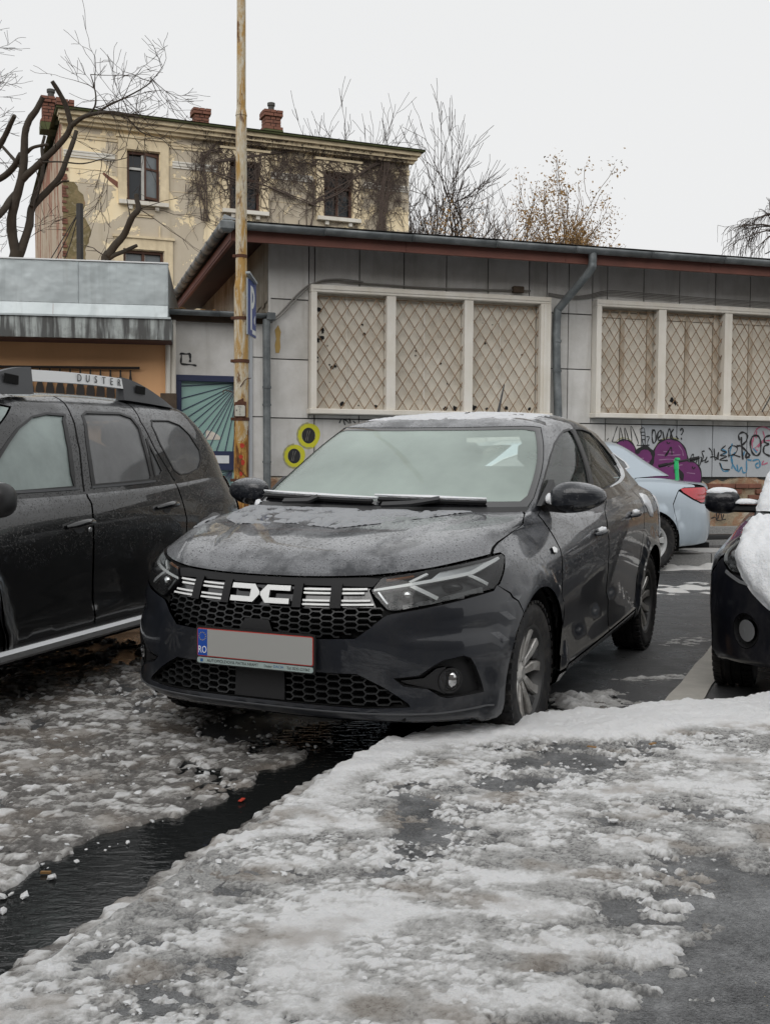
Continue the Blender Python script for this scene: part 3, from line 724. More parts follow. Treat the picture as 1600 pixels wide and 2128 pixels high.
# ---------- smooth surface through rings of control points ----------
class Surf:
    """P: (nu,nv,3) half ring front-centre -> left side -> rear-centre; mirrored to a closed ring. crease: v levels with a sharp edge"""
    def __init__(s, P, crease=(), nref=None):
        P=np.asarray(P,float); nu=P.shape[0]
        R=P[1:-1][::-1].copy(); R[:,:,1]*=-1
        s.P=np.concatenate([P,R]); s.nh=nu; s.n=len(s.P); s.nv=P.shape[1]
        d=np.linalg.norm(np.diff(np.concatenate([s.P,s.P[:1]]),axis=0),axis=2)[:,:nref].mean(1)
        s.ku=np.concatenate([[0],np.cumsum(d)]); s.L=s.ku[-1]; s.Lh=s.ku[nu-1]
        n=s.n;h=d;A=np.zeros((n,n));B=np.zeros((n,n))
        for i in range(n):
            hm=h[i-1];hp=h[i]
            A[i,(i-1)%n]+=hm/6;A[i,i]+=(hm+hp)/3;A[i,(i+1)%n]+=hp/6
            B[i,(i-1)%n]+=1/hm;B[i,i]-=1/hm+1/hp;B[i,(i+1)%n]+=1/hp
        s.M=np.linalg.solve(A,B)
        dv=np.linalg.norm(np.diff(s.P,axis=1),axis=2).mean(0)
        s.kv=np.concatenate([[0],np.cumsum(dv)]); s.crease=set(crease)
    def wu(s,u):
        u=np.mod(np.asarray(u,float),s.L); i=np.clip(np.searchsorted(s.ku,u,side='right')-1,0,s.n-1)
        h=s.ku[i+1]-s.ku[i]; b=(u-s.ku[i])/h; a=1-b; j=(i+1)%s.n
        W=((a**3-a)*h*h/6)[:,None]*s.M[i]+((b**3-b)*h*h/6)[:,None]*s.M[j]
        r=np.arange(len(u)); W[r,i]+=a; W[r,j]+=b
        return W
    def wv(s,v):
        v=np.clip(np.asarray(v,float),0,s.kv[-1]); k=s.kv; m=s.nv
        i=np.clip(np.searchsorted(k,v,side='right')-1,0,m-2); h=k[i+1]-k[i]; t=(v-k[i])/h
        W=np.zeros((len(v),m)); r=np.arange(len(v))
        h00=2*t**3-3*t*t+1;h10=t**3-2*t*t+t;h01=-2*t**3+3*t*t;h11=t**3-t*t
        W[r,i]+=h00;W[r,i+1]+=h01
        def tang(node,side):   # linear weights for tangent at node
            T=np.zeros(m)
            lo=node-1 if node>0 and not(node in s.crease and side>0) else node
            hi=node+1 if node<m-1 and not(node in s.crease and side<0) else node
            if lo==node or hi==node:
                if lo==hi: return T
                T[hi]+=1/(k[hi]-k[lo]);T[lo]-=1/(k[hi]-k[lo]); return T
            a=k[node]-k[lo];b=k[hi]-k[node]
            T[hi]+=a/(b*(a+b));T[lo]-=b/(a*(a+b));T[node]+=(b-a)/(a*b); return T
        TR=np.array([tang(q,1) for q in range(m)]);TL=np.array([tang(q,-1) for q in range(m)])
        W+=(h10*h)[:,None]*TR[i]+(h11*h)[:,None]*TL[i+1]
        return W
    def ev(s,u,v):
        return np.einsum('ni,nj,ijk->nk',s.wu(u),s.wv(v),s.P,optimize=True)
    def grid(s,us,vs): return np.einsum('ai,bj,ijk->abk',s.wu(us),s.wv(vs),s.P,optimize=True)
    def normal(s,u,v,e=2e-3):
        u=np.asarray(u,float);v=np.clip(np.asarray(v,float),e,s.kv[-1]-e)
        a=s.ev(u+e,v)-s.ev(u-e,v);b=s.ev(u,v+e)-s.ev(u,v-e);n=np.cross(a,b)
        n/= np.linalg.norm(n,axis=1)[:,None]+1e-12
        return n
def front_arc(xf,zf,x5,y5,z5,n,m=6,zp=2.0,n2=None):
    out=[]
    for i in range(m):
        t=math.pi/2*(i/m)
        y=y5*math.sin(t)**(2/n); x=x5+(xf-x5)*math.cos(t)**(2/(n2 or n))
        out.append((x,y,zf+(z5-zf)*(y/y5)**zp))
    return out
def rings(L, ns, mid, crease=()):
    lev = []
    for F, Y, Z, Rr in L:
        xf, zf, x5, y5, z5, n = F; xr, zr, xj, yj, zj, nr = Rr
        pts = front_arc(xf, zf, x5, y5, z5, n)
        for x in np.linspace(x5, xj, ns):
            t = (x-x5)/(xj-x5); m_ = mid
            l0 = (t-m_)*(t-1)/m_; l1 = t*(t-1)/(m_*(m_-1)); l2 = t*(t-m_)/(1-m_)
            pts.append((x, y5*l0+Y*l1+yj*l2, z5*l0+Z*l1+zj*l2))
        pts += front_arc(xr, zr, xj, yj, zj, nr, m=5)[::-1]
        lev.append(pts)
    return Surf(np.array(lev).transpose(1, 0, 2), crease)
def pip(poly, P):
    P = np.asarray(P); x, y = P[:, 0], P[:, 1]; ins = np.zeros(len(P), bool); q = np.asarray(poly); n = len(q); j = n-1
    for i in range(n):
        xi, yi = q[i]; xj, yj = q[j]
        if yi != yj:
            ins ^= ((yi > y) != (yj > y)) & (x < (xj-xi)*(y-yi)/(yj-yi)+xi)
        j = i
    return ins
def densify(poly, res):
    out = []; q = [np.array(p, float) for p in poly]
    for a, b in zip(q, q[1:]+q[:1]):
        n = max(1, int(math.ceil(np.linalg.norm(b-a)/res))); out += [a+(b-a)*k/n for k in range(n)]
    return np.array(out)
def inset(poly, d):
    q = np.asarray(poly, float); e = np.roll(q, -1, 0)-q; e /= np.linalg.norm(e, axis=1)[:, None]+1e-12
    ar = np.sum(q[:, 0]*np.roll(q[:, 1], -1)-np.roll(q[:, 0], -1)*q[:, 1]); s = 1 if ar > 0 else -1
    n = np.stack([-e[:, 1], e[:, 0]], -1)*s; b = n+np.roll(n, 1, 0); L = np.linalg.norm(b, axis=1)[:, None]
    b = b/np.maximum(L, .5)**2*2*np.minimum(1, L*2) if False else b/np.maximum(L, 1e-6)
    return q+b*d
class Disp:
    """surface plus a small normal displacement (creases, flares)"""
    def __init__(s, T, fn=None): s.T = T; s.fn = fn; s.L = T.L; s.Lh = T.Lh; s.kv = T.kv; s._tab = None
    def ev(s, u, v):
        u = np.asarray(u, float); v = np.asarray(v, float); P = s.T.ev(u, v)
        if s.fn is None: return P
        return P+s.T.normal(u, v)*s.fn(P)[:, None]
    def nrm(s, u, v, e=4e-3):
        v = np.clip(np.asarray(v, float), e, s.kv[-1]-e); u = np.asarray(u, float)
        a = s.ev(u+e, v)-s.ev(u-e, v); b = s.ev(u, v+e)-s.ev(u, v-e); n = np.cross(a, b); return n/(np.linalg.norm(n, axis=1)[:, None]+1e-12)
    def inv(s, ax, pts, umin=None, umax=None):
        """(u,v) for points given in two of the axes, e.g. ax='xz' on the left side"""
        if s._tab is None:
            us = np.linspace(0, s.Lh, 700); vs = np.linspace(0, s.kv[-1], 260); s._tab = (us, vs, s.T.grid(us, vs))
        us, vs, A = s._tab; i, j = ('xyz'.index(c) for c in ax); out = []
        m_ = np.ones(len(us), bool)
        if umin is not None: m_ &= us >= umin
        if umax is not None: m_ &= us <= umax
        for p in pts:
            d = (A[..., i]-p[0])**2+(A[..., j]-p[1])**2; d = np.where(m_[:, None], d, 9); k = np.unravel_index(d.argmin(), d.shape)
            q = np.array([us[k[0]], vs[k[1]]])
            for _ in range(4):
                h = 1e-3; P = s.T.ev([q[0], q[0]+h, q[0]], [q[1], q[1], min(q[1]+h, s.kv[-1])])
                hv = min(q[1]+h, s.kv[-1])-q[1]
                if hv < 1e-6: break
                J = np.array([[(P[1]-P[0])[i]/h, (P[2]-P[0])[i]/hv], [(P[1]-P[0])[j]/h, (P[2]-P[0])[j]/hv]])
                if abs(np.linalg.det(J)) < 1e-4: break
                st = np.linalg.solve(J, np.array(p)-P[0][[i, j]]); q = q+np.clip(st, -.03, .03)
                q[1] = min(max(q[1], 0), s.kv[-1]-1e-6)
            out.append(tuple(q))
        return out
def uv_patch(T, outer, holes=(), res=.05, off=0.0, rim=.014, gap=.003, bres=None):
    bres = bres or res
    loops = [densify(inset(outer, gap) if gap else np.asarray(outer, float), bres)]+[densify(inset(h, -gap) if gap else np.asarray(h, float), bres) for h in holes]
    B = np.concatenate(loops); lo = B.min(0); hi = B.max(0)
    gx = np.arange(lo[0]+res*.5, hi[0], res); gy = np.arange(lo[1]+res*.5, hi[1], res)
    P = np.stack(np.meshgrid(gx, gy), -1).reshape(-1, 2)
    if len(P):
        k = pip(loops[0], P)
        for h in loops[1:]: k &= ~pip(h, P)
        P = P[k]
    if len(P):
        dm = np.full(len(P), 9.)
        for b in B: dm = np.minimum(dm, np.hypot(P[:, 0]-b[0], P[:, 1]-b[1]))
        P = P[dm > res*.45]
    A = np.concatenate([B, P]) if len(P) else B
    edges = []; k0 = 0
    for l_ in loops:
        n = len(l_); edges += [(k0+i, k0+(i+1) % n) for i in range(n)]; k0 += n
    vo, eo, fo, _, _, _ = geometry.delaunay_2d_cdt([Vector(q) for q in A.tolist()], edges, [], 0, 1e-6)
    vo = np.array([v[:] for v in vo]); F = np.array([f for f in fo if len(f) == 3])
    cen = vo[F].mean(1); k = pip(loops[0], cen)
    for h in loops[1:]: k &= ~pip(h, cen)
    F = F[k]
    a, b, c = vo[F[:, 0]], vo[F[:, 1]], vo[F[:, 2]]
    cr = (b[:, 0]-a[:, 0])*(c[:, 1]-a[:, 1])-(b[:, 1]-a[:, 1])*(c[:, 0]-a[:, 0])
    F = np.where((cr < 0)[:, None], F[:, ::-1], F)[abs(cr) > 1e-12]
    Pt = T.ev(vo[:, 0], vo[:, 1]); Nr = T.nrm(vo[:, 0], vo[:, 1]); Pt = Pt+Nr*off
    V = [Pt]; NN = [Nr]; faces = [tuple(f) for f in F.tolist()]; base = len(Pt)
    if rim:
        for l_ in loops:
            n = len(l_); p = T.ev(l_[:, 0], l_[:, 1]); nr = T.nrm(l_[:, 0], l_[:, 1]); p = p+nr*off
            tg = np.roll(p, -1, 0)-np.roll(p, 1, 0); on = np.cross(tg, nr); on /= np.linalg.norm(on, axis=1)[:, None]+1e-9
            V += [p, p-nr*rim]; NN += [on, on]
            for i in range(n): j = (i+1) % n; faces.append((base+i, base+j, base+n+j, base+n+i))
            base += 2*n
    return np.concatenate(V), faces, np.concatenate(NN)
def flip(v, f, n):
    v = v.copy(); n = n.copy(); v[:, 1] *= -1; n[:, 1] *= -1; return v, [q[::-1] for q in f], n
class Car:
    def __init__(s, name, label, cat, S, G, pose, dS=None, dG=None):
        X0, Y0, th = pose
        s.root = empty(name, (X0, Y0, 0), math.atan2(-math.cos(th), -math.sin(th))); tag(s.root, label, cat)
        s.S = Disp(S, dS); s.G = Disp(G, dG)
    def put(s, name, data, mat, parent=None, smooth=True):
        v, f, n = data; return mobj(name, v, f, mat, parent or s.root, smooth, n)
    def patch(s, name, T, outer, mat, holes=(), both=False, mirror=False, parent=None, **k):
        """both: also on the other flank; mirror: outline is half, joined across the centre line"""
        if mirror: outer = list(outer)+[(-u, v) for u, v in reversed(outer) if abs(u) > 1e-6]
        d = uv_patch(T, outer, holes, **k); o = [s.put(name, d, mat, parent)]
        if both: o.append(s.put(name, flip(*d), mat, parent if not isinstance(parent, (list, tuple)) else parent[1]))
        return o
    def shell(s, wheels, R, off=-.014, nu=150, nv=40, cut=()):
        T = s.S; us = np.linspace(0, T.L, nu, endpoint=False); vs = np.linspace(.0, T.kv[-1], nv)
        U, W = np.meshgrid(us, vs, indexing='ij'); P = T.T.ev(U.ravel(), W.ravel())+T.T.normal(U.ravel(), W.ravel())*off
        P = P.reshape(nu, nv, 3); f = []
        ins = np.zeros((nu, nv), bool)
        for cx, cz in wheels: ins |= (np.hypot(P[..., 0]-cx, P[..., 2]-cz) < R+.012) & (abs(P[..., 1]) > .45)
        du = T.L/nu; uc = np.where(us+du/2 > T.L/2, us+du/2-T.L, us+du/2); vc = (vs[1:]+vs[:-1])/2
        CC = np.stack(np.meshgrid(uc, vc, indexing='ij'), -1).reshape(-1, 2); drop = np.zeros(len(CC), bool)
        for q in cut: drop |= pip(q, CC) | pip([(-a, b) for a, b in q], CC)
        drop = drop.reshape(nu, nv-1)
        for i in range(nu):
            for j in range(nv-1):
                k = (i+1) % nu
                if drop[i, j]: continue
                if ins[i, j] and ins[k, j] and ins[i, j+1] and ins[k, j+1]: continue
                f.append((i*nv+j, k*nv+j, k*nv+j+1, i*nv+j+1))
        mobj('body_shell', P.reshape(-1, 3), f, MAT['shell'], s.root, True)
        mb = MB()
        x0 = P[..., 0].max()-.12; x1 = P[..., 0].min()+.12
        mb.box(((x0+x1)/2, 0, .26), (x0-x1, 1.15, .06)); mb.box(((wheels[0][0]+wheels[1][0])/2, 0, .26), (abs(wheels[0][0]-wheels[1][0])-2*R-.08, 1.6, .06))
        mb.build('underbody', MAT['shell'], s.root)
        for cx, cz in wheels:
            for sd in (1, -1):
                mb = MB(); pts = []
                n = 20
                for k in range(n+1):
                    a = R_(-15)+(PI+R_(30))*k/n; pts.append((cx+(R+.005)*math.cos(a), cz+(R+.005)*math.sin(a)))
                v = [(x, sd*.86, z) for x, z in pts]+[(x, sd*.52, z) for x, z in pts]; m_ = len(pts)
                f = [(i, i+1, m_+i+1, m_+i) for i in range(n)]+[tuple(m_+i for i in range(m_))]
                mb.add(v, f); mb.build('wheel_liner', MAT['shell'], s.root)
def make_wheel(name, rw, rr, wd, style, mats, seed=0):
    """wheel about the local Y axis, outer face at +Y; returns an Empty with tyre, rim, spokes"""
    e = empty(name)
    h = wd/2; mb = MB()
    prof = [(rr-.012, -h*.55), (rr+.005, -h*.82), ((rr+rw)/2, -h), (rw-.03, -h*.97), (rw-.008, -h*.80)]
    for g in (-.5, 0, .5): prof += [(rw, h*(g-.16)), (rw-.007, h*(g-.13)), (rw-.007, h*(g+.04)), (rw, h*(g+.07))]
    prof += [(rw-.008, h*.80), (rw-.03, h*.97), ((rr+rw)/2+.01, h), ((rr+rw)/2-.005, h*.985), (rr+.008, h*.86), (rr-.012, h*.70)]
    mb.lathe(prof, 56); t = autosmooth(mb.build('tyre', MAT['rubber'], e), 25)
    # tread lugs on the shoulders
    mb = MB(); nl = 46
    for k in range(nl):
        a = 2*PI*(k+.5*(0))/nl
        for s in (-1, 1):
            Mx = Matrix.Rotation(-a, 3, 'Y') @ Matrix.Rotation(.25*s, 3, 'X')
            c = Matrix.Rotation(-a, 3, 'Y') @ Vector((rw-.004, s*h*.74, 0)); mb.box(c, (.012, h*.42, .024), Matrix.Rotation(-a, 3, 'Y'))
    tag(mb.build('tread', MAT['rubber'], t), kind='stuff')
    mb = MB(); mb.lathe([(rr-.006, h*.72), (rr+.006, h*.80), (rr+.004, h*.86), (rr-.010, h*.82), (rr-.022, h*.62), (rr-.034, h*.1), (rr-.03, -h*.7)], 56)
    rim = autosmooth(mb.build('rim', mats[1] if style != 'cap' else mats[0], e), 40)
    mb = MB(); mb.lathe([(.0, h*.02), (rr*.93, h*.02), (rr*.93, -h*.1)], 32); mb.build('brake_disc', MAT['shell'], e)
    y0 = h*.66
    def spoke(poly_, dep, bow, mat, nm='spoke'):
        m_ = MB(); n = len(poly_)
        top = [(x, y0-bow*(1-min(1, math.hypot(x, z)/rr)**1.3)+0, z) for x, z in poly_]
        c = np.array([(x, z) for x, z in poly_]).mean(0)
        inn = [((x-c[0])*.80+c[0], q[1]+.006, (z-c[1])*.80+c[1]) for (x, z), q in zip(poly_, top)]
        bot = [(x, q[1]-dep, z) for (x, z), q in zip(poly_, top)]
        v = inn+top+bot; f = [tuple(range(n))]
        for r in range(2):
            for i in range(n): j = (i+1) % n; f.append((r*n+i, r*n+j, (r+1)*n+j, (r+1)*n+i))
        m_.add(v, f); return fixn(m_.build(nm, mat, rim))
    def rotp(p, a): c, s = math.cos(a), math.sin(a); return [(x*c-z*s, x*s+z*c) for x, z in p]
    if style == 'twin':
        for k in range(5):
            a = 2*PI*k/5+seed
            for s in (1, -1):
                p = [(.045, s*.004), (.055, s*.036), (rr*.62, s*.058), (rr-.010, s*.100), (rr-.010, s*.044), (rr*.60, s*.012)]
                if s < 0: p = p[::-1]
                spoke(rotp(p, a), .035, .03, mats[0])
            p = [(rr*.70, -.010), (rr*.70, .010), (rr-.02, .024), (rr-.02, -.024)]
            spoke(rotp(p, a), .02, .045, mats[1], 'spoke_web')
    else:
        for k in range(9):
            a = 2*PI*k/9+seed
            p = [(.03, -.012), (rr*.5, -.034), (rr-.008, -.050), (rr-.008, .030), (rr*.5, .010), (.03, .012)]
            spoke(rotp(p, a), .02, .02, mats[0])
    mb = MB(); mb.lathe([(0, y0-.012), (.026, y0-.014), (.032, y0-.022), (.05, y0-.028), (.062, y0-.05)], 24); autosmooth(mb.build('hub_cap', mats[0], e), 40)
    if style == 'twin':
        for k in range(4):
            a = 2*PI*k/4+.4; mb = MB(); M4 = Matrix.Translation((.046*math.cos(a), y0-.030, .046*math.sin(a)))
            mb.lathe([(0, .004), (.007, .004), (.009, 0)], 8, M4); mb.build('wheel_bolt', mats[1], e)
    return e
def put_wheels(car, w0, x_f, x_r, y, r):
    first = True
    for x in (x_f, x_r):
        for sd in (1, -1):
            e = w0 if first else copy_tree(w0)
            e.parent = car.root; e.location = (x, sd*y, r); e.rotation_euler = (0, random.random()*1.2 if not first else 0, 0 if sd > 0 else PI); first = False
def ellipsoid(mb, c, r, n=14, m=22, p=1.0, fn=None):
    v = []; f = []
    for i in range(n+1):
        a = -PI/2+PI*i/n
        for k in range(m):
            b = 2*PI*k/m
            def q(t, e): return math.copysign(abs(t)**e, t)
            x, y, z = q(math.cos(a), p)*q(math.cos(b), p), q(math.cos(a), p)*q(math.sin(b), p), q(math.sin(a), p)
            P = (c[0]+r[0]*x, c[1]+r[1]*y, c[2]+r[2]*z)
            v.append(fn(P, (x, y, z)) if fn else P)
    for i in range(n):
        for k in range(m): k2 = (k+1) % m; f.append((i*m+k, i*m+k2, (i+1)*m+k2, (i+1)*m+k))
    return mb.add(v, f)
def uv_ribbon(T, line, wd, off, thick=.004, n=6):
    """flat strip laid along a (u,v) line on a surface"""
    L = np.asarray(line, float)
    D = np.concatenate([np.linspace(a, b, n, endpoint=False) for a, b in zip(L[:-1], L[1:])]+[L[-1:]])
    t = np.gradient(D, axis=0); t /= np.linalg.norm(t, axis=1)[:, None]+1e-9; nn = np.stack([-t[:, 1], t[:, 0]], -1)
    w_ = np.interp(np.linspace(0, 1, len(D)), np.linspace(0, 1, len(wd)), wd)[:, None] if hasattr(wd, '__len__') else wd
    A = D+nn*w_/2; Bq = D-nn*w_/2; mb = MB(); k = len(D)
    pa, pb = T.ev(*A.T), T.ev(*Bq.T); na = T.nrm(*D.T)
    v = np.concatenate([pa+na*off, pb+na*off, pa+na*(off-thick), pb+na*(off-thick)])
    f = []
    for i in range(k-1):
        f += [(i, i+1, k+i+1, k+i), (2*k+i, i, i+1, 2*k+i+1)[::-1], (k+i, k+i+1, 3*k+i+1, 3*k+i)[::-1]]
    f += [(0, k, 3*k, 2*k), (k-1, 2*k-1, 4*k-1, 3*k-1)]
    mb.add(v.tolist(), f); return mb
def surf_snow(T, outer, h, name, mat, label, M, res=.02, seed=0, edge=.03, holes=(), thr=None, sc_=.12, parent=None, base=.001):
    """a layer of snow lying on a curved surface, thinning to its ragged edge"""
    d = uv_patch(T, outer, holes, res=res, off=0, rim=0, gap=0, bres=res); V, F, N = d
    # distance to the outline in model units
    B = densify(outer, .02); Bp = T.ev(*B.T); dm = np.full(len(V), 9.)
    for b in Bp: dm = np.minimum(dm, np.linalg.norm(V-b, axis=1))
    q = V[:, 0]+.37*V[:, 2]; r = V[:, 1]+.61*V[:, 2]
    nz = fbm(q/sc_, r/sc_, 4, seed)
    t = sst(0, edge, dm)*h*(1+.45*nz)+.18*h*fbm(q/.03, r/.03, 3, seed+9)
    if thr is not None: t = np.where(nz+.95*fbm(q/.05, r/.05, 4, seed+5) > thr, t, -.002)
    t = t+base
    V2 = V+N*t[:, None]
    if thr is not None:
        keep = t > 0; F = [f for f in F if any(keep[i] for i in f)]
    o = mobj(name, V2, F, mat, None, True); o.matrix_world = M
    tag(o, label, 'snow', kind='stuff'); return o
# ================================================================== the dark grey sedan in the middle
def sedan_body():
    XS=[0.0,-.35,-.8,-1.3,-1.8,-2.25,-2.65]
    # name: front(xf,zf,x5,y5,z5,n), side y at x=0,-1.3,-2.65 ; z at the same; rear(xr,zr,xj,yj,zj,n); side x shift front/rear
    L=[
     ((.70,.225,.02,.79,.205,2.6),(.80,.79,.80),(.21,.20,.22),(-3.42,.27,-2.75,.78,.26,2.5)),
     ((.795,.222,.04,.865,.205,2.6),(.885,.86,.87),(.235,.235,.26),(-3.52,.30,-2.75,.85,.29,2.5)),
     ((.83,.265,.05,.885,.25,2.6),(.90,.885,.89),(.30,.30,.32),(-3.54,.36,-2.75,.87,.35,2.5)),
     ((.822,.345,.05,.895,.35,2.55),(.905,.88,.90),(.38,.38,.40),(-3.555,.44,-2.75,.88,.43,2.5)),
     ((.832,.45,.05,.90,.47,2.5),(.907,.885,.905),(.49,.50,.51),(-3.56,.55,-2.75,.885,.54,2.5)),
     ((.838,.56,.04,.897,.58,2.4),(.905,.895,.91),(.60,.61,.63),(-3.55,.66,-2.75,.888,.66,2.5)),
     ((.815,.655,.03,.888,.68,2.35),(.90,.905,.915),(.71,.72,.75),(-3.53,.77,-2.75,.888,.78,2.5)),
     ((.775,.752,.0,.862,.785,2.35),(.892,.908,.91),(.80,.82,.86),(-3.51,.88,-2.75,.882,.89,2.5)),
     ((.735,.795,-.05,.805,.85,2.35),(.872,.895,.895),(.865,.895,.945),(-3.49,.97,-2.78,.86,.955,2.6)),
     ((.66,.835,-.10,.768,.89,2.45),(.845,.872,.87),(.905,.94,.995),(-3.45,1.035,-2.80,.832,1.0,2.8)),
     ((.40,.89,-.20,.76,.93,2.7),(.815,.85,.845),(.938,.962,1.025),(-3.33,1.06,-2.80,.80,1.03,3.0)),
     ((.06,.942,-.33,.75,.962,3.0),(.79,.826,.815),(.965,.98,1.05),(-3.17,1.075,-2.80,.77,1.05,3.2)),
     ((-.26,.982,-.47,.74,.988,3.4),(.757,.80,.785),(.99,1.0,1.07),(-3.02,1.088,-2.80,.745,1.072,3.4)),
    ]
    lev=[]
    for k,(F,Y,Z,Rr) in enumerate(L):
        xf,zf,x5,y5,z5,n=F
        pts=front_arc(xf,zf,x5,y5,z5,n)
        x0=x5-.02 if k<8 else x5
        xr,zr,xj,yj,zj,nr=Rr
        xs=np.linspace(x5,xj,8)
        for x in xs[0:]:
            t=(x-x5)/(xj-x5)
            q=np.array([0,.48,1.0])
            def quad(a): # smooth through 3
                l0=(t-.48)*(t-1)/(.48);l1=t*(t-1)/(.48*(.48-1));l2=t*(t-.48)/(1*(1-.48))
                return a[0]*l0+a[1]*l1+a[2]*l2
            pts.append((x,quad((y5,Y[1],yj)),quad((z5 if k<3 else Z[0],Z[1],zj))))
        rear=[(x,y,z) for x,y,z in front_arc(xr,zr,xj,yj,zj,nr,m=5)]
        pts+=rear[::-1]
        lev.append(pts)
    P=np.array(lev).transpose(1,0,2)
    return Surf(P,crease=(1,2))
def sedan_glass():
    L=[
     ((-.22,.97,-.47,.745,.985,3.2),(.80,),(.998,),(-3.06,1.085,-2.80,.75,1.07,3.4)),
     ((-.60,1.195,-.86,.69,1.20,3.2),(.735,),(1.20,),(-2.82,1.235,-2.50,.675,1.225,3.4)),
     ((-.86,1.345,-1.12,.615,1.36,3.2),(.635,),(1.385,),(-2.62,1.365,-2.32,.60,1.365,3.4)),
     ((-.96,1.400,-1.20,.575,1.415,3.2),(.59,),(1.445,),(-2.54,1.415,-2.26,.565,1.41,3.4)),
     ((-1.03,1.432,-1.25,.50,1.442,3.0),(.52,),(1.477,),(-2.48,1.448,-2.22,.49,1.445,3.4)),
     ((-1.12,1.458,-1.34,.33,1.465,3.0),(.35,),(1.498,),(-2.36,1.468,-2.15,.32,1.468,3.2)),
     ((-1.24,1.475,-1.42,.16,1.479,2.6),(.17,),(1.507,),(-2.25,1.478,-2.08,.15,1.479,2.8)),
     ((-1.34,1.483,-1.46,.01,1.484,2.0),(.01,),(1.510,),(-2.18,1.482,-2.05,.01,1.483,2.0)),
    ]
    lev=[]
    for F,Y,Z,Rr in L:
        xf,zf,x5,y5,z5,n=F;xr,zr,xj,yj,zj,nr=Rr
        pts=front_arc(xf,zf,x5,y5,z5,n)
        for x in np.linspace(x5,xj,7):
            t=(x-x5)/(xj-x5);l0=(t-.5)*(t-1)/.5;l1=-4*t*(t-1);l2=t*(t-.5)/.5
            pts.append((x,y5*l0+Y[0]*l1+yj*l2,z5*l0+Z[0]*l1+zj*l2))
        pts+=front_arc(xr,zr,xj,yj,zj,nr,m=5)[::-1]
        lev.append(pts)
    return Surf(np.array(lev).transpose(1,0,2),nref=5)
WB = 2.649; ARC_C = (.012, .315); ARC_R = .368
SED_POSE = (-.154, 4.880, R_(24.19))
def sedan_disp(P):
    x, y, z = P[:, 0], abs(P[:, 1]), P[:, 2]; o = np.zeros(len(P))
    for cx in (.012, -WB+.005):
        r = np.hypot(x-cx, z-.315); o += .017*sst(.452, .436, r)*(y > .5)*sst(.90, .84, z)
    zc = np.interp(x, [-2.3, -2.12, -1.58, -.41, -.2], [.30, .34, .53, .36, .3]); inn = sst(-2.26, -2.12, x)*sst(-.30, -.42, x)*(y > .6)
    o += .013*sst(zc+.012, zc-.010, z)*inn*sst(.22, .30, z)
    yb = .36+.30*np.clip(.54-x, -.3, .7)
    o += .012*sst(yb+.03, yb-.03, y)*sst(.80, .86, z)*sst(-.30, -.1, x)
    o -= .012*np.exp(-((z-.575)/.030)**2)*sst(.50, .62, y)*sst(.15, .35, x)*sst(.88, .80, y)
    return o
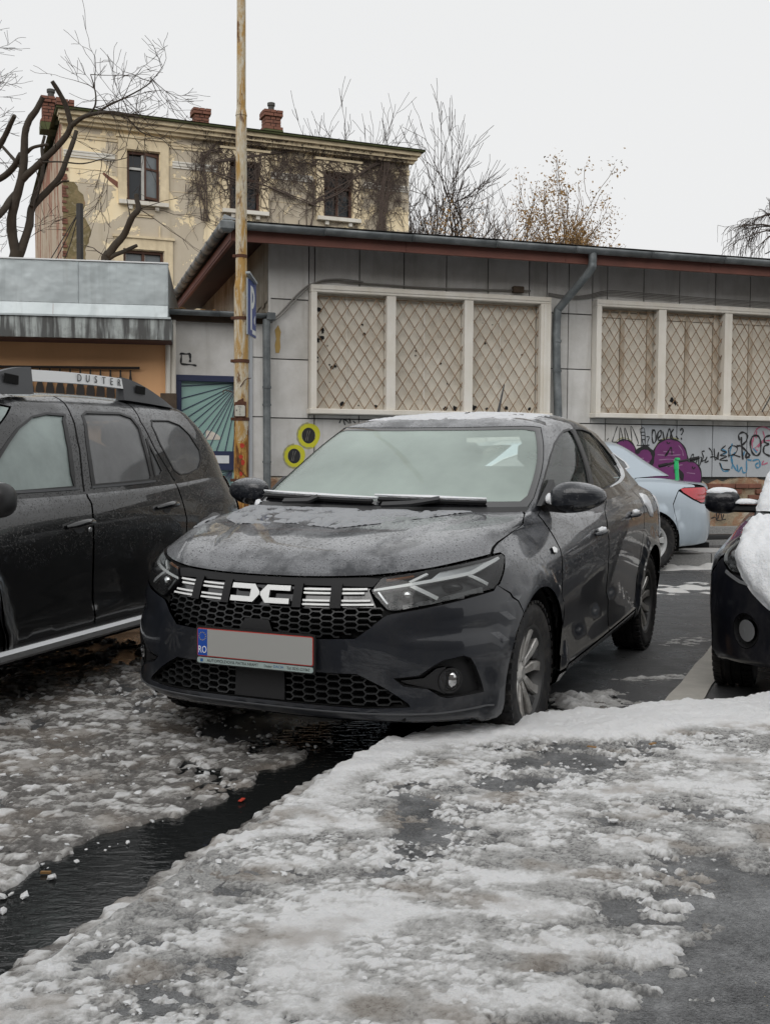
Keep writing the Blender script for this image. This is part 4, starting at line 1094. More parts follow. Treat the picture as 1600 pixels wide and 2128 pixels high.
def build_sedan():
    c = Car('sedan', 'wet dark grey sedan parked in the middle with white barred grille and grey number plate', 'car', sedan_body(), sedan_glass(), SED_POSE, sedan_disp)
    S, G = c.S, c.G; pt = MAT['paint_grey']; root = c.root
    wheels = [ARC_C, (-WB+.005, .315)]
    def arc(cx, a0, a1, n=16, R=ARC_R, um=None, ux=None):
        return S.inv('xz', [(cx+R*math.cos(R_(a)), .315+R*math.sin(R_(a))) for a in np.linspace(a0, a1, n)], um, ux)
    HEAD = [(.446, .632), (.485, .690), (.57, .702), (.659, .715), (.807, .730), (.95, .746), (1.0, .748), (1.012, .735), (.967, .684), (.927, .632), (.897, .612), (.743, .587), (.524, .553), (.505, .559)]
    # ---- panels
    SH = lambda: c.shell(wheels, ARC_R, nu=340, nv=90, cut=[HEAD, fog, lowf, [(-.02, .432), (.27, .436), (.396, .44), (.445, .478), (.494, .525), (.50, .55), (.45, .64), (.485, .690), (.30, .692), (-.02, .692)]])
    hood = [(0, .701), (.161, .701), (.306, .702), (.429, .704), (.552, .713), (.676, .725), (.796, .741), (.94, .757), (.967, .789), (1.014, .817), (1.14, .856), (1.20, .90), (1.21, .965), (1.12, 1.09), (1.014, 1.192), (.93, 1.236), (0, 1.236)]
    c.patch('hood', S, hood, pt, mirror=True, res=.04, gap=.003, rim=.016)
    low = [(0, .303), (.245, .303), (.385, .301), (.478, .247), (.565, .186), (.572, .176), (.418, .170), (.242, .172), (0, .172)]
    lowf = low+[(-u, v) for u, v in reversed(low) if u > 0]
    fog = [(.513, .286), (.60, .292), (.645, .322), (.687, .345), (.765, .356), (.793, .344), (.815, .305), (.858, .212), (.706, .205), (.681, .212), (.631, .243), (.547, .257)]
    fogm = [(-u, v) for u, v in fog]
    bump = [(0, .01), (.5, .01), (.85, .012)]+arc(ARC_C[0], -14, 51.4, 10, ux=1.4)+[(.988, .585), (.917, .6255), (.900, .606), (.743, .580), (.524, .545), (.505, .540), (.488, .528), (.440, .480), (.396, .444), (.27, .440), (0, .436)]
    SH()
    c.patch('front_bumper', S, bump, pt, holes=[lowf, fog, fogm], mirror=True, res=.04, gap=.0025, rim=.03, bres=.03)
    fend = arc(ARC_C[0], 51.6, 179, 22, um=.7, ux=1.75)+[(1.575, .215), (1.608, .394), (1.616, .553), (1.616, .694), (1.568, .828), (1.45, .985), (1.345, 1.12), (1.315, 1.240), (.955, 1.240), (1.03, 1.197), (1.135, 1.09), (1.225, .968), (1.212, .896), (1.15, .85), (1.02, .811), (.976, .785), (.955, .757), (1.003, .756), (1.018, .738), (.973, .682), (.932, .628), (.920, .622), (.992, .585)]
    c.patch('fender', S, fend, pt, both=True, res=.04, gap=.0025, bres=.025)
    Bl = [(2.62, 1.24), (2.50, .95), (2.455, .737), (2.531, .505), (2.590, .150)]
    dfr = [(1.588, .152), (1.596, .25), (1.616, .394), (1.624, .553), (1.624, .694), (1.576, .828), (1.458, .985), (1.353, 1.12), (1.323, 1.24)]+Bl
    df = c.patch('front_door', S, dfr, pt, both=True, res=.045, gap=.003)
    Cl = [(3.62, 1.24), (3.56, 1.0), (3.52, .80), (3.50, .60), (3.434, .455), (3.385, .28), (3.345, .150)]
    drr = [(a+.012, b) for a, b in Bl[::-1]]+Cl
    dr = c.patch('rear_door', S, drr, pt, both=True, res=.045, gap=.003)
    c.patch('sill', S, [(1.575, .02), (1.588, .145), (3.37, .145), (3.43, .02)], pt, both=True, res=.05, gap=.002)
    quart = [(a+.008, b) for a, b in Cl]+arc(-WB+.005, -10, 156, 20, um=2.8)+[(4.12, .56), (4.30, .585), (4.30, .74), (4.36, .86), (4.40, 1.0), (4.42, 1.24)]
    c.patch('quarter_panel', S, quart, pt, both=True, res=.045, gap=.0025, bres=.03)
    L2 = S.L
    rb = [(S.Lh, .01), (4.4, .01)]+arc(-WB+.005, 192, 159, 8, um=2.8)+[(4.12, .552), (4.30, .577), (S.Lh, .577)]
    c.patch('rear_bumper', S, rb+[(L2-u, v) for u, v in reversed(rb) if u < S.Lh-1e-6], pt, res=.06)
    tl = [(4.305, .588), (4.305, .74), (4.37, .84), (4.60, .84), (4.66, .70), (4.60, .60)]
    c.patch('tail_lamp', S, tl, MAT['red_lens'], both=True, res=.04, off=.003)
    tr_ = [(S.Lh, .585), (4.67, .60), (4.67, .70), (4.61, .85), (4.43, 1.0), (4.46, 1.24), (S.Lh, 1.24)]
    c.patch('boot_lid', S, tr_+[(L2-u, v) for u, v in reversed(tr_) if u < S.Lh-1e-6], pt, res=.06)
    # ---- cabin: pillars and roof as one pressing, glass let in
    WS = [(0, .045), (.45, .042), (.64, .038), (.662, .10), (.668, .40), (.655, .672), (.56, .688), (0, .699)]
    WSf = WS+[(-u, v) for u, v in reversed(WS) if u > 0]
    WF = [(1.215, .640), (1.06, .628), (.93, .592), (.82, .530), (.755, .42), (.722, .30), (.712, .18), (.735, .105), (.95, .100), (1.285, .118), (1.268, .40), (1.248, .60)]
    WR = [(1.36, .648), (1.62, .655), (1.90, .642), (2.08, .605), (2.165, .53), (2.185, .419), (2.14, .26), (2.04, .185), (1.85, .148), (1.539, .118), (1.345, .115), (1.325, .40), (1.335, .60)]
    BLh = [(2.43, .10), (2.46, .62), (2.60, .655), (G.Lh, .665), (G.Lh, .08), (2.55, .08)]
    half = [(0, .0), (G.Lh, .0), (G.Lh, G.kv[-1]-.004), (0, G.kv[-1]-.004)]
    # half outline with the glass apertures cut from it (apertures on the centre line become notches)
    out = [(0, .0)]+[(u, v) for u, v in [(.3, .0), (1.0, 0), (2.0, 0), (G.Lh, 0)]]+[(G.Lh, .075)]+[(2.55, .075), (2.43, .09), (2.455, .625), (2.60, .66), (G.Lh, .67)]+[(G.Lh, G.kv[-1]-.003), (0, G.kv[-1]-.003)]+[(0, .704), (.56, .693), (.66, .677), (.673, .40), (.667, .10), (.645, .033), (.45, .037), (0, .040)]
    d = uv_patch(G, out, [WF, WR], res=.045, gap=0, rim=.012, bres=.035)
    c.put('cabin_frame', d, pt); c.put('cabin_frame', flip(*d), pt)
    win = c.patch('windscreen', G, WS, MAT['windscreen'], mirror=True, res=.05, off=-.003, rim=0, gap=.001)[0]
    inner = [(0, .085), (.42, .083), (.595, .080), (.620, .12), (.626, .40), (.612, .640), (.54, .660), (0, .672)]
    innf = inner+[(-u, v) for u, v in reversed(inner) if u > 0]
    c.patch('windscreen_border', G, WS, MAT['gloss_black'], holes=[innf], mirror=True, res=.05, off=-.0005, rim=0, gap=.001, parent=win)
    for k, (nm, W_, pr) in enumerate((('door_glass', WF, df), ('door_glass', WR, dr))):
        d = uv_patch(G, W_, (), res=.06, off=-.007, rim=0, gap=.001)
        d2 = [uv_ribbon(G, list(W_)+[W_[0]], .018, .002, .006, 3)]
        for q, sd in enumerate((1, -1)):
            c.put(nm, d if sd > 0 else flip(*d), MAT['side_glass'], pr[q])
            vv = np.array(d2[0].v); vv[:, 1] *= sd; fixn(mobj('window_seal', vv, d2[0].f, MAT['plastic'], pr[q]))
    # dividing bar in the rear door window, black centre pillar
    dv = uv_ribbon(G, [(1.90, .642), (2.00, .172)], .016, .001, .006)
    bp = uv_patch(G, [(1.252, .64), (1.292, .118), (1.336, .118), (1.332, .645)], (), res=.05, off=.003, rim=.004, gap=0)
    for q, sd in enumerate((1, -1)):
        vv = np.array(dv.v); vv[:, 1] *= sd; fixn(mobj('window_bar', vv, dv.f, MAT['plastic'], dr[q]))
        c.put('pillar_trim', bp if sd > 0 else flip(*bp), MAT['plastic'], root)
    c.patch('rear_window', G, BLh+[(G.L-u, v) for u, v in reversed(BLh) if u < G.Lh-1e-6], MAT['side_glass'], res=.06, off=-.004, rim=0, gap=.001)
    # ---- headlamps
    for sd in (1, -1):
        hl = empty('headlamp', parent=root)
        def add(nm, d, mat):
            return c.put(nm, d if sd > 0 else flip(*d), mat, hl)
        add('lens', uv_patch(S, HEAD, (), res=.035, off=.003, rim=0, gap=.002), MAT['clear'])
        hs_ = uv_patch(S, HEAD, (), res=.04, off=-.045, rim=-.046, gap=.002); add('housing', hs_, MAT['lamp_housing'])
        def rib(nm, line, wd, off, mat, th_=.012):
            q = uv_ribbon(S, line, wd, off, th_); v = np.array(q.v); v[:, 1] *= sd; fixn(mobj(nm, v, q.f, mat, hl))
        rib('light_guide', [(.456, .638), (.614, .661), (.813, .686), (.894, .716), (.985, .739)], [.009, .013, .015, .018, .012], -.006, MAT['drl'])
        rib('light_guide', [(.583, .652), (.678, .596)], .014, -.008, MAT['drl'])
        rib('light_guide', [(.80, .680), (.880, .632)], .013, -.008, MAT['drl'])
        rib('light_guide', [(.58, .668), (.65, .706)], .010, -.010, MAT['drl'])
        add('upper_reflector', uv_patch(S, [(.66, .680), (.80, .692), (.90, .722), (.97, .742), (.90, .736), (.80, .724), (.70, .712)], (), res=.03, off=-.016, rim=.01, gap=0), MAT['satin'])
        rib('marker', [(.50, .700-.012), (.60, .704)], .010, -.014, MAT['amber'])
        rib('trim_fin', [(.472, .630), (.505, .585)], .006, -.004, MAT['satin'], .004)
        rib('inner_bezel', [(.56, .566), (.70, .588), (.87, .612)], .030, -.026, MAT['gloss_black'])
        p = S.ev([.570], [.618])[0]; n = S.nrm([.570], [.618])[0]
        mb = MB(); ellipsoid(mb, p-n*.032, (.022, .030, .026), 8, 12); mb.v = [(x, y*sd, z) for x, y, z in mb.v]
        fixn(mb.build('reflector', MAT['reflector'], hl, True))
        p = S.ev([.74], [.645])[0]; n = S.nrm([.74], [.645])[0]
        mb = MB(); ellipsoid(mb, p-n*.040, (.03, .050, .022), 8, 12); mb.v = [(x, y*sd, z) for x, y, z in mb.v]
        fixn(mb.build('reflector', MAT['lamp_housing'], hl, True))
    # ---- grille: dark back, honeycomb, barred band with the emblem
    gr = empty('grille', parent=root)
    gpoly = [(0, .432), (.27, .436), (.396, .44), (.445, .478), (.494, .525), (.52, .55), (.45, .64), (.485, .697), (.30, .699), (0, .699)]
    c.patch('grille_back', S, gpoly, MAT['shell'], mirror=True, res=.05, off=-.05, rim=0, gap=0, parent=gr)
    top = [(0, .658), (.20, .657), (.35, .655), (.452, .650), (.483, .688), (.43, .699), (.30, .698), (0, .697)]
    c.patch('grille_top_panel', S, top, MAT['plastic_soft'], mirror=True, res=.04, off=-.006, rim=.02, gap=.001, parent=gr)
    band = [(0, .570), (.20, .571), (.35, .573), (.468, .573), (.440, .640), (.448, .652), (.35, .655), (0, .660)]
    c.patch('grille_band', S, band, MAT['gloss_black'], mirror=True, res=.04, off=-.018, rim=.02, gap=.001, parent=gr)
    rows = [(.642, .0072), (.6265, .0072), (.5985, .0072), (.583, .0072)]
    for sd in (1, -1):
        for r, (v0, wd) in enumerate(rows):
            ends = [(.194, .303), (.346, (.434, .424, .447, .459)[r])]
            for a, b in ends:
                q = uv_ribbon(S, [(a, v0), (b, v0)], wd, -.002, .012, 4); vv = np.array(q.v); vv[:, 1] *= sd; fixn(mobj('grille_bar', vv, q.f, MAT['white_bar'], gr))
        for a, b in ((.152, .190), (.305, .345)):
            q = uv_patch(S, [(a, .568), (b, .568), (b, .664), (a, .664)], (), res=.03, off=.004, rim=.03, gap=0); c.put('grille_block', q if sd > 0 else flip(*q), MAT['plastic_soft'], gr)
        lg = [(.140, .648), (.030, .648), (.002, .619), (.002, .609), (.030, .578), (.140, .578), (.140, .599), (.046, .599), (.046, .628), (.140, .628)]
        q = uv_patch(S, lg, (), res=.03, off=.010, rim=.014, gap=0); c.put('emblem', q if sd > 0 else flip(*q), MAT['white_bar'], gr)
    def honey(name, u0, u1, v0, v1, cw, ch, poly, off):
        mb = MB(); 
        row = 0; v = v0
        while v < v1:
            u = u0+(cw*.5 if row % 2 else 0)
            while u < u1:
                hx = [(u-cw*.30, v), (u-cw*.20, v+ch*.5), (u+cw*.20, v+ch*.5), (u+cw*.30, v)]
                hx = [(u-cw*.5, v), (u-cw*.30, v), (u-cw*.18, v+ch*.5), (u+cw*.18, v+ch*.5), (u+cw*.30, v), (u+cw*.5, v)]
                cen = np.array([[u, v]])
                if pip(poly, cen)[0] and abs(u) > (.105 if 'lower' in name else 0):
                    q = uv_ribbon(S, hx, .0062, off, .022, 1); mb.add(q.v, q.f)
                u += cw
            v += ch*.5; row += 1
        return mb
    gp = gpoly[:7]+[(.45, .575), (0, .575)]; gpm = gp+[(-u, v) for u, v in reversed(gp) if u > 0]
    q = honey('upper', -.50, .50, .445, .575, .088, .028, inset(gpm, .006), -.016); tag(fixn(q.build('mesh_insert', MAT['mesh'], gr)), kind='stuff')
    lg_ = empty('lower_grille', parent=root)
    c.patch('grille_back', S, low, MAT['shell'], mirror=True, res=.06, off=-.06, rim=-.06, gap=0, parent=lg_)
    q = honey('lower', -.58, .58, .180, .305, .092, .028, inset(lowf, .005), -.020); tag(fixn(q.build('mesh_insert', MAT['mesh'], lg_)), kind='stuff')
    c.patch('radar_cover', S, [(-.105, .176), (.105, .176), (.105, .30), (-.105, .30)], MAT['plastic_soft'], res=.05, off=-.012, rim=.02, gap=0, parent=lg_)
    d = uv_patch(S, [(-.085, .437), (.085, .437), (.055, .508), (-.055, .508)], (), res=.03, off=.002, rim=.035, gap=0); c.put('intake_hood', d, MAT['plastic_soft'], gr)
    lp = uv_ribbon(S, [(-.90, .162), (-.66, .149), (-.4, .147), (0, .147), (.4, .147), (.66, .149), (.90, .162)], .006, .003, .004, 10)
    fixn(lp.build('lip_edge', MAT['grey_plastic'], root))
    # ---- fog lamps
    for sd in (1, -1):
        fl = empty('fog_lamp', parent=root)
        def add(nm, d, mat): return c.put(nm, d if sd > 0 else flip(*d), mat, fl)
        add('bezel', uv_patch(S, fog, (), res=.03, off=-.028, rim=-.03, gap=0), MAT['plastic_soft'])
        add('bezel_fin', uv_patch(S, [(.535, .274), (.62, .281), (.665, .315), (.70, .320), (.70, .215), (.66, .235), (.56, .262)], (), res=.03, off=-.010, rim=.02, gap=0), MAT['plastic'])
        cc = (.718, .266); circ = [(cc[0]+.040*math.cos(a), cc[1]+.042*math.sin(a)) for a in np.linspace(0, 2*PI, 22)[:-1]]
        add('bezel_ring', uv_patch(S, [(cc[0]+(p[0]-cc[0])*1.16, cc[1]+(p[1]-cc[1])*1.16) for p in circ], [circ], res=.03, off=-.006, rim=.02, gap=0), MAT['plastic'])
        p = S.ev([cc[0]], [cc[1]])[0]; n = S.nrm([cc[0]], [cc[1]])[0]
        add('lens', uv_patch(S, circ, (), res=.012, off=-.008, rim=0, gap=0), MAT['clear'])
        mb = MB(); ellipsoid(mb, p-n*.024, (.018, .034, .036), 10, 14); mb.v = [(x, y*sd, z) for x, y, z in mb.v]; fixn(mb.build('reflector', MAT['reflector'], fl))
    # ---- number plate in its dealer frame
    pl = empty('number_plate', parent=root); xz = .853
    def fm(y, z, d): return (xz+d-.012*(z-.49)/.055*0, y, z)
    def rrect(w_, h_, cy, cz, r=.008, n=4):
        o = []
        for sx, sy, a0 in ((1, 1, 0), (-1, 1, 90), (-1, -1, 180), (1, -1, 270)):
            for k in range(n+1): a = R_(a0+90*k/n); o.append((cy+sx*(w_/2-r)+r*math.cos(a), cz+sy*(h_/2-r)+r*math.sin(a)))
        return o
    CZ = .494
    mb = MB(); mb.prism(rrect(.534, .150, 0, CZ-.012), -.012, 0, fm); fixn(mb.build('plate_frame', MAT['plate_frame'], pl))
    mb = MB(); mb.prism(rrect(.520, .112, 0, CZ), 0, .002, fm); fixn(mb.build('red_edge', MAT['plate_red'], pl))
    mb = MB(); mb.prism(rrect(.513, .105, 0, CZ, .006), .002, .0032, fm); fixn(mb.build('plate', MAT['plate_grey'], pl))
    mb = MB(); mb.prism([(-.256, CZ-.052), (-.213, CZ-.052), (-.213, CZ+.052), (-.256, CZ+.052)], .0032, .0040, fm); fixn(mb.build('blue_band', MAT['plate_blue'], pl))
    mb = MB(); mb.prism(rrect(.520, .022, 0, CZ-.071, .009), 0, .003, fm); fixn(mb.build('dealer_strip', MAT['plate_strip'], pl))
    Mt_ = Matrix(((0, 0, 1, 0), (1, 0, 0, 0), (0, 1, 0, 0), (0, 0, 0, 1)))
    def T_(y, z, d): return Matrix.Translation((xz+d, y, z)) @ Mt_
    text_mesh('RO', .040, MAT['white_paint'], 'plate_text', pl, T_(-.2345, CZ-.030, .0042), sx=.72)
    for k in range(12):
        a = 2*PI*k/12; mb = MB(); s0 = []
        for j in range(10): r = .0028 if j % 2 == 0 else .0012; b = PI/2+PI*j/5; s0.append((-.2345+.0155*math.cos(a)+r*math.cos(b), CZ+.024+.0155*math.sin(a)+r*math.sin(b)))
        mb.prism(s0, .004, .0046, fm); fixn(mb.build('star', MAT['yellow_star'], pl))
    zt = CZ-.0715
    text_mesh('AUTOMOLDOVA', .0165, MAT['ink'], 'dealer_text', pl, T_(-.150, zt, .0032), .0004)
    text_mesh('PIATRA NEAMT', .0165, MAT['ink'], 'dealer_text', pl, T_(-.030, zt, .0032), .0003, sx=.9)
    text_mesh('Dealer', .0145, MAT['ink'], 'dealer_text', pl, T_(.064, zt, .0032), .0003, sx=.9)
    text_mesh('DACIA', .0150, MAT['ink_blue'], 'dealer_text', pl, T_(.110, zt+.001, .0032), .0003)
    text_mesh('Tel: 0233-221062', .0155, MAT['ink'], 'dealer_text', pl, T_(.196, zt, .0032), .0003, sx=.9)
    mb = MB(); mb.prism([(-.245, zt-.006), (-.233, zt-.006), (-.233, zt+.006), (-.245, zt+.006)], .003, .0036, fm); fixn(mb.build('dealer_badge', MAT['ink_blue'], pl))
    # ---- wheels
    w0 = make_wheel('wheel', .311, .205, .195, 'twin', (MAT['alloy'], MAT['alloy_dark']), .3)
    put_wheels(c, w0, 0.0, -WB, .775, .311)
    # ---- door mirrors
    for sd in (1, -1):
        mr = empty('door_mirror', parent=root)
        def shp(P, q):
            x, y, z = P; t = (q[1]+1)/2                     # t 0 inner .. 1 outer
            z2 = 1.045+(z-1.045)*(1-.38*t**2.2)+.010*t; x2 = -.575+(x+.575)*(1.0 if x > -.575 else .55)-.05*t*t
            return (x2, y*sd, z2)
        mb = MB(); ellipsoid(mb, (-.575, .905, 1.045), (.085, .130, .080), 16, 28, .82, shp); up = [f for f in mb.f if np.mean([mb.v[i][2] for i in f]) > 1.012]; lo = [f for f in mb.f if np.mean([mb.v[i][2] for i in f]) <= 1.012]
        fixn(mobj('mirror_cap', mb.v, up, pt, mr, True)); fixn(mobj('mirror_base', mb.v, lo, MAT['gloss_black'], mr, True))
        mb = MB(); mb.prism([(.86, 1.000), (.72, 1.030), (.70, 1.005), (.72, .985), (.86, .975)], -.62, -.53, lambda y, z, d: (d, y*sd, z)); fixn(mb.build('mirror_arm', MAT['gloss_black'], mr))
        mb = MB(); v = [(-.40, .735, 1.005), (-.66, .775, 1.02), (-.62, .745, 1.10), (-.40, .736, 1.005)]
        tri = [(-.47, .757, 1.01), (-.70, .778, 1.025), (-.70, .752, 1.13)]
        mb.add([(x, (y+.004)*sd, z) for x, y, z in tri]+[(x, (y-.02)*sd, z) for x, y, z in tri], [(0, 1, 2), (0, 2, 5, 3), (0, 3, 4, 1), (1, 4, 5, 2)]); fixn(mb.build('mirror_sail', MAT['plastic'], mr))
    # ---- door handles, side repeaters
    for (hx, hz, prs) in ((-1.07, .850, df), (-1.945, .905, dr)):
        (u, v), = S.inv('xz', [(hx, hz)])
        cup = [(u+.062*math.cos(a), v-.004+.030*math.sin(a)) for a in np.linspace(0, 2*PI, 18)[:-1]]
        dcup = uv_patch(S, cup, (), res=.02, off=.0012, rim=0, gap=0)
        p = S.ev([u], [v])[0]; n = S.nrm([u], [v])[0]
        for q, sd in enumerate((1, -1)):
            c.put('handle_cup', dcup if sd > 0 else flip(*dcup), MAT['gloss_black'], prs[q])
            mb = MB(); pts = [(p[0]+.10, p[1]+.006, p[2]-.002), (p[0]+.07, p[1]+.026, p[2]+.004), (p[0], p[1]+.034, p[2]+.008), (p[0]-.07, p[1]+.028, p[2]+.008), (p[0]-.10, p[1]+.012, p[2]+.004)]
            mb.tube([(x, y*sd, z) for x, y, z in pts], [.008, .013, .015, .014, .010], 10); autosmooth(mb.build('door_handle', pt, prs[q]), 50)
    (u, v), = S.inv('xz', [(-.30, .818)])
    d = uv_patch(S, [(u-.028, v-.012), (u+.012, v-.016), (u+.030, v+.002), (u+.006, v+.014), (u-.026, v+.012)], (), res=.02, off=.008, rim=.008, gap=0)
    c.put('side_repeater', d, MAT['drl']); c.put('side_repeater', flip(*d), MAT['drl'])
    # ---- wipers and scuttle
    c.patch('scuttle', G, [(0, .0), (.64, .0), (.655, .036), (.45, .040), (0, .043)], MAT['plastic'], mirror=True, res=.05, off=.001, rim=.0, gap=0)
    for (a, b, pv) in (((-.60, .070), (-.02, .060), (-.30, .022)), ((.0, .075), (.46, .058), (.16, .022))):
        wi = empty('wiper', parent=root)
        q = uv_ribbon(G, [a, ((a[0]+b[0])/2, (a[1]+b[1])/2+.004), b], .016, .020, .014, 8); fixn(q.build('wiper_blade', MAT['plastic_soft'], wi))
        q = uv_ribbon(G, [(pv[0]-.12, pv[1]), (pv[0], pv[1]+.012), ((a[0]+b[0])/2+.04, (a[1]+b[1])/2)], .024, .034, .014, 8); fixn(q.build('wiper_arm', MAT['plastic'], wi))
    # ---- aerial, cabin inside
    mb = MB(); p = Vector((-2.05, .02, 1.50)); mb.tube([p, p+Vector((-.06, 0, .10)), p+Vector((-.13, 0, .21))], [.012, .007, .004], 8); mb.build('aerial', MAT['plastic'], root)
    mb = MB(); mb.box((-.80, 0, .86), (.42, 1.36, .22), Matrix.Rotation(.12, 3, 'Y'), .05); mb.box((-.46, 0, .93), (.5, 1.30, .06), Matrix.Rotation(.06, 3, 'Y'), .02); mb.box((-1.03, .36, .99), (.14, .34, .09), None, .03); fixn(mb.build('dashboard', MAT['cabin'], root))
    mb = MB(); mb.box((-1.75, 0, .40), (2.6, 1.3, .06)); mb.build('cabin_floor', MAT['cabin'], root)
    for x, ys, w_ in ((-1.62, (.36, -.36), .46), (-2.38, (0,), 1.28)):
        for y in ys:
            st = empty('seat', parent=root)
            mb = MB(); mb.box((x+.22, y, .56), (.50, w_, .20), None, .05); fixn(mb.build('cushion', MAT['seat'], st))
            mb = MB(); mb.box((x-.12, y, .88), (.15, w_, .62), Matrix.Rotation(-.22, 3, 'Y'), .055); fixn(mb.build('backrest', MAT['seat'], st))
            for yy in ((y,) if w_ < 1 else (.40, -.40)):
                mb = MB(); mb.box((x-.215, yy, 1.265), (.09, .25, .17), Matrix.Rotation(-.15, 3, 'Y'), .045); fixn(mb.build('headrest', MAT['seat'], st))
    sw = empty('steering_wheel', parent=root)
    mb = MB(); pts = []
    for k in range(33):
        a = 2*PI*k/32; v = Matrix.Rotation(R_(-24), 3, 'Y') @ Vector((0, .185*math.cos(a), .185*math.sin(a))); pts.append(Vector((-1.20, .36, .98))+v)
    mb.tube(pts, .016, 8, False); mb.build('wheel_rim', MAT['cabin'], sw, True)
    mb = MB(); mb.box((-1.19, .36, .98), (.05, .30, .09), Matrix.Rotation(R_(-24), 3, 'Y'), .02); fixn(mb.build('wheel_boss', MAT['cabin'], sw))
    mr = MB(); mr.box((-1.06, 0, 1.315), (.05, .22, .075), None, .02); ellipsoid(mr, (-.965, .0, 1.335), (.07, .10, .045), 8, 12); fixn(mr.build('rear_view_mirror', MAT['cabin'], root))
    bpy.context.view_layer.update()
    MW = root.matrix_world.copy()
    # ---- snow and sleet lying on the sedan
    T = G; us = np.linspace(0, T.L, 170, endpoint=False); vs = np.linspace(.735, T.kv[-1], 46)
    U, W_ = np.meshgrid(us, vs, indexing='ij'); P = T.ev(U.ravel(), W_.ravel()); N = T.nrm(U.ravel(), W_.ravel())
    N = np.where(N[:, 2:3] < 0, -N, N); dd = (W_.ravel()-.735)
    nz = fbm(P[:, 0]/.22, P[:, 1]/.22, 4, 301); nf = fbm(P[:, 0]/.03, P[:, 1]/.03, 3, 305)
    front = sst(-1.04, -1.12, P[:, 0]+.05*nz); lf = sst(.60, .25, P[:, 1]+.10*nz)
    h = .009*sst(0, .16, dd+.05*nz)*(front*.6+.4)*(.35+.65*lf)*(1+.3*nz)+.004*nf-.004
    fz = sst(-.12, .1, nz+.4*nf+.35*sst(.02, .2, dd)-.5*sst(.1, .5, P[:, 1])*sst(-1.5, -1.0, P[:, 0]))
    h = np.where((fz > .25) & (nf+.9*nz > -.55), h, -.004)
    V = P+N*h[:, None]; nu, nv = U.shape; f = []
    hk = (h > .0005).reshape(nu, nv)
    for i in range(nu):
        for j in range(nv-1):
            k = (i+1) % nu
            if hk[i, j] or hk[k, j] or hk[i, j+1] or hk[k, j+1]: f.append((i*nv+j, k*nv+j, k*nv+j+1, i*nv+j+1))
    o = mobj('roof_snow', V, f, MAT['snow_frost'], None, True); o.matrix_world = MW; tag(o, 'thin ragged snow lying on the roof of the dark grey sedan', 'snow', kind='stuff')
    surf_snow(S, [(-.92, 1.235), (-.97, 1.15), (-.70, 1.03), (-.45, .99), (-.18, 1.03), (.06, 1.00), (.24, 1.06), (.46, 1.16), (.55, 1.235)], .006, 'hood_sleet', MAT['snow_thin'], 'half melted sleet on the rear of the sedan hood below the wipers', MW, .011, 311, .02, thr=-.05, sc_=.16)
    surf_snow(S, [(-1.06, .86), (-1.12, .93), (-1.03, 1.02), (-.86, 1.00), (-.80, .90), (-.93, .84)], .006, 'hood_sleet', MAT['snow_thin'], 'small patch of sleet on the near corner of the sedan hood by the suv', MW, .011, 317, .02, thr=-.05, sc_=.10)
    for k, (a, b, off) in enumerate((((-.62, .086), (.0, .070), .022), ((-.02, .090), (.46, .066), .022))):
        q = uv_ribbon(G, [a, ((a[0]+b[0])/2, (a[1]+b[1])/2+.004), b], [.006, .015, .007], off+.008, .012, 14)
        o = fixn(q.build('wiper_snow', MAT['snow_car'])); o.matrix_world = MW; tag(o, ('line of snow on the passenger side wiper blade', 'line of snow on the driver side wiper blade')[k], 'snow', kind='stuff')
    o = surf_snow(G, [(-.72, .0), (-.60, .0), (-.58, .03), (-.66, .045), (-.74, .03)], .018, 'cowl_snow', MAT['snow_car'], 'small heap of snow at the far base of the sedan windscreen', MW, .012, 321, .02)
    def hp(name, c0, r, seed, label):
        def fn(P, q): s_ = 1+.25*math.sin(7*q[0]+seed)*math.cos(5*q[1]+2*seed); return tuple(c0[i]+(P[i]-c0[i])*s_ for i in range(3))
        mb = MB(); ellipsoid(mb, c0, r, 10, 16, 1, fn); o = fixn(mb.build(name, MAT['snow_car'], None, True)); o.matrix_world = MW; tag(o, label, 'snow', kind='stuff')
    hp('mirror_snow', (-.56, .785, 1.035), (.035, .035, .030), 1.0, 'clump of snow between the near door mirror and the sedan door')
    for (hx, hz, lb) in ((-1.07, .868, 'snow caught in the front door handle of the sedan'), (-1.945, .925, 'snow caught in the rear door handle of the sedan')):
        hp('handle_snow', (hx, .915, hz), (.055, .018, .016), hx, lb)
    q = uv_ribbon(G, [(1.62, .118), (1.85, .142), (2.04, .178), (2.13, .24), (2.19, .36), (2.20, .43)], [.01, .024, .036, .040, .030, .012], .012, .016, 8)
    o = fixn(q.build('sill_snow', MAT['snow_car'])); o.matrix_world = MW; tag(o, 'curved ridge of snow along the rear side window of the sedan', 'snow', kind='stuff')
    a = S.inv('xz', [(-2.55, 1.02), (-2.46, 1.0), (-2.42, .96), (-2.52, .88), (-2.62, .86), (-2.68, .94), (-2.64, 1.01)])
    surf_snow(S, a, .010, 'flank_snow', MAT['snow_car'], 'leaf shaped patch of snow on the rear quarter of the sedan', MW, .012, 331, .02)
    a = S.inv('xz', [(-2.95, 1.0), (-3.03, .99), (-3.06, .85), (-3.04, .70), (-2.98, .70), (-2.97, .85)])
    surf_snow(S, a, .010, 'flank_snow', MAT['snow_car'], 'upright streak of snow on the rear corner of the sedan by its tail lamp', MW, .012, 335, .02)
    return c
SEDAN = build_sedan()
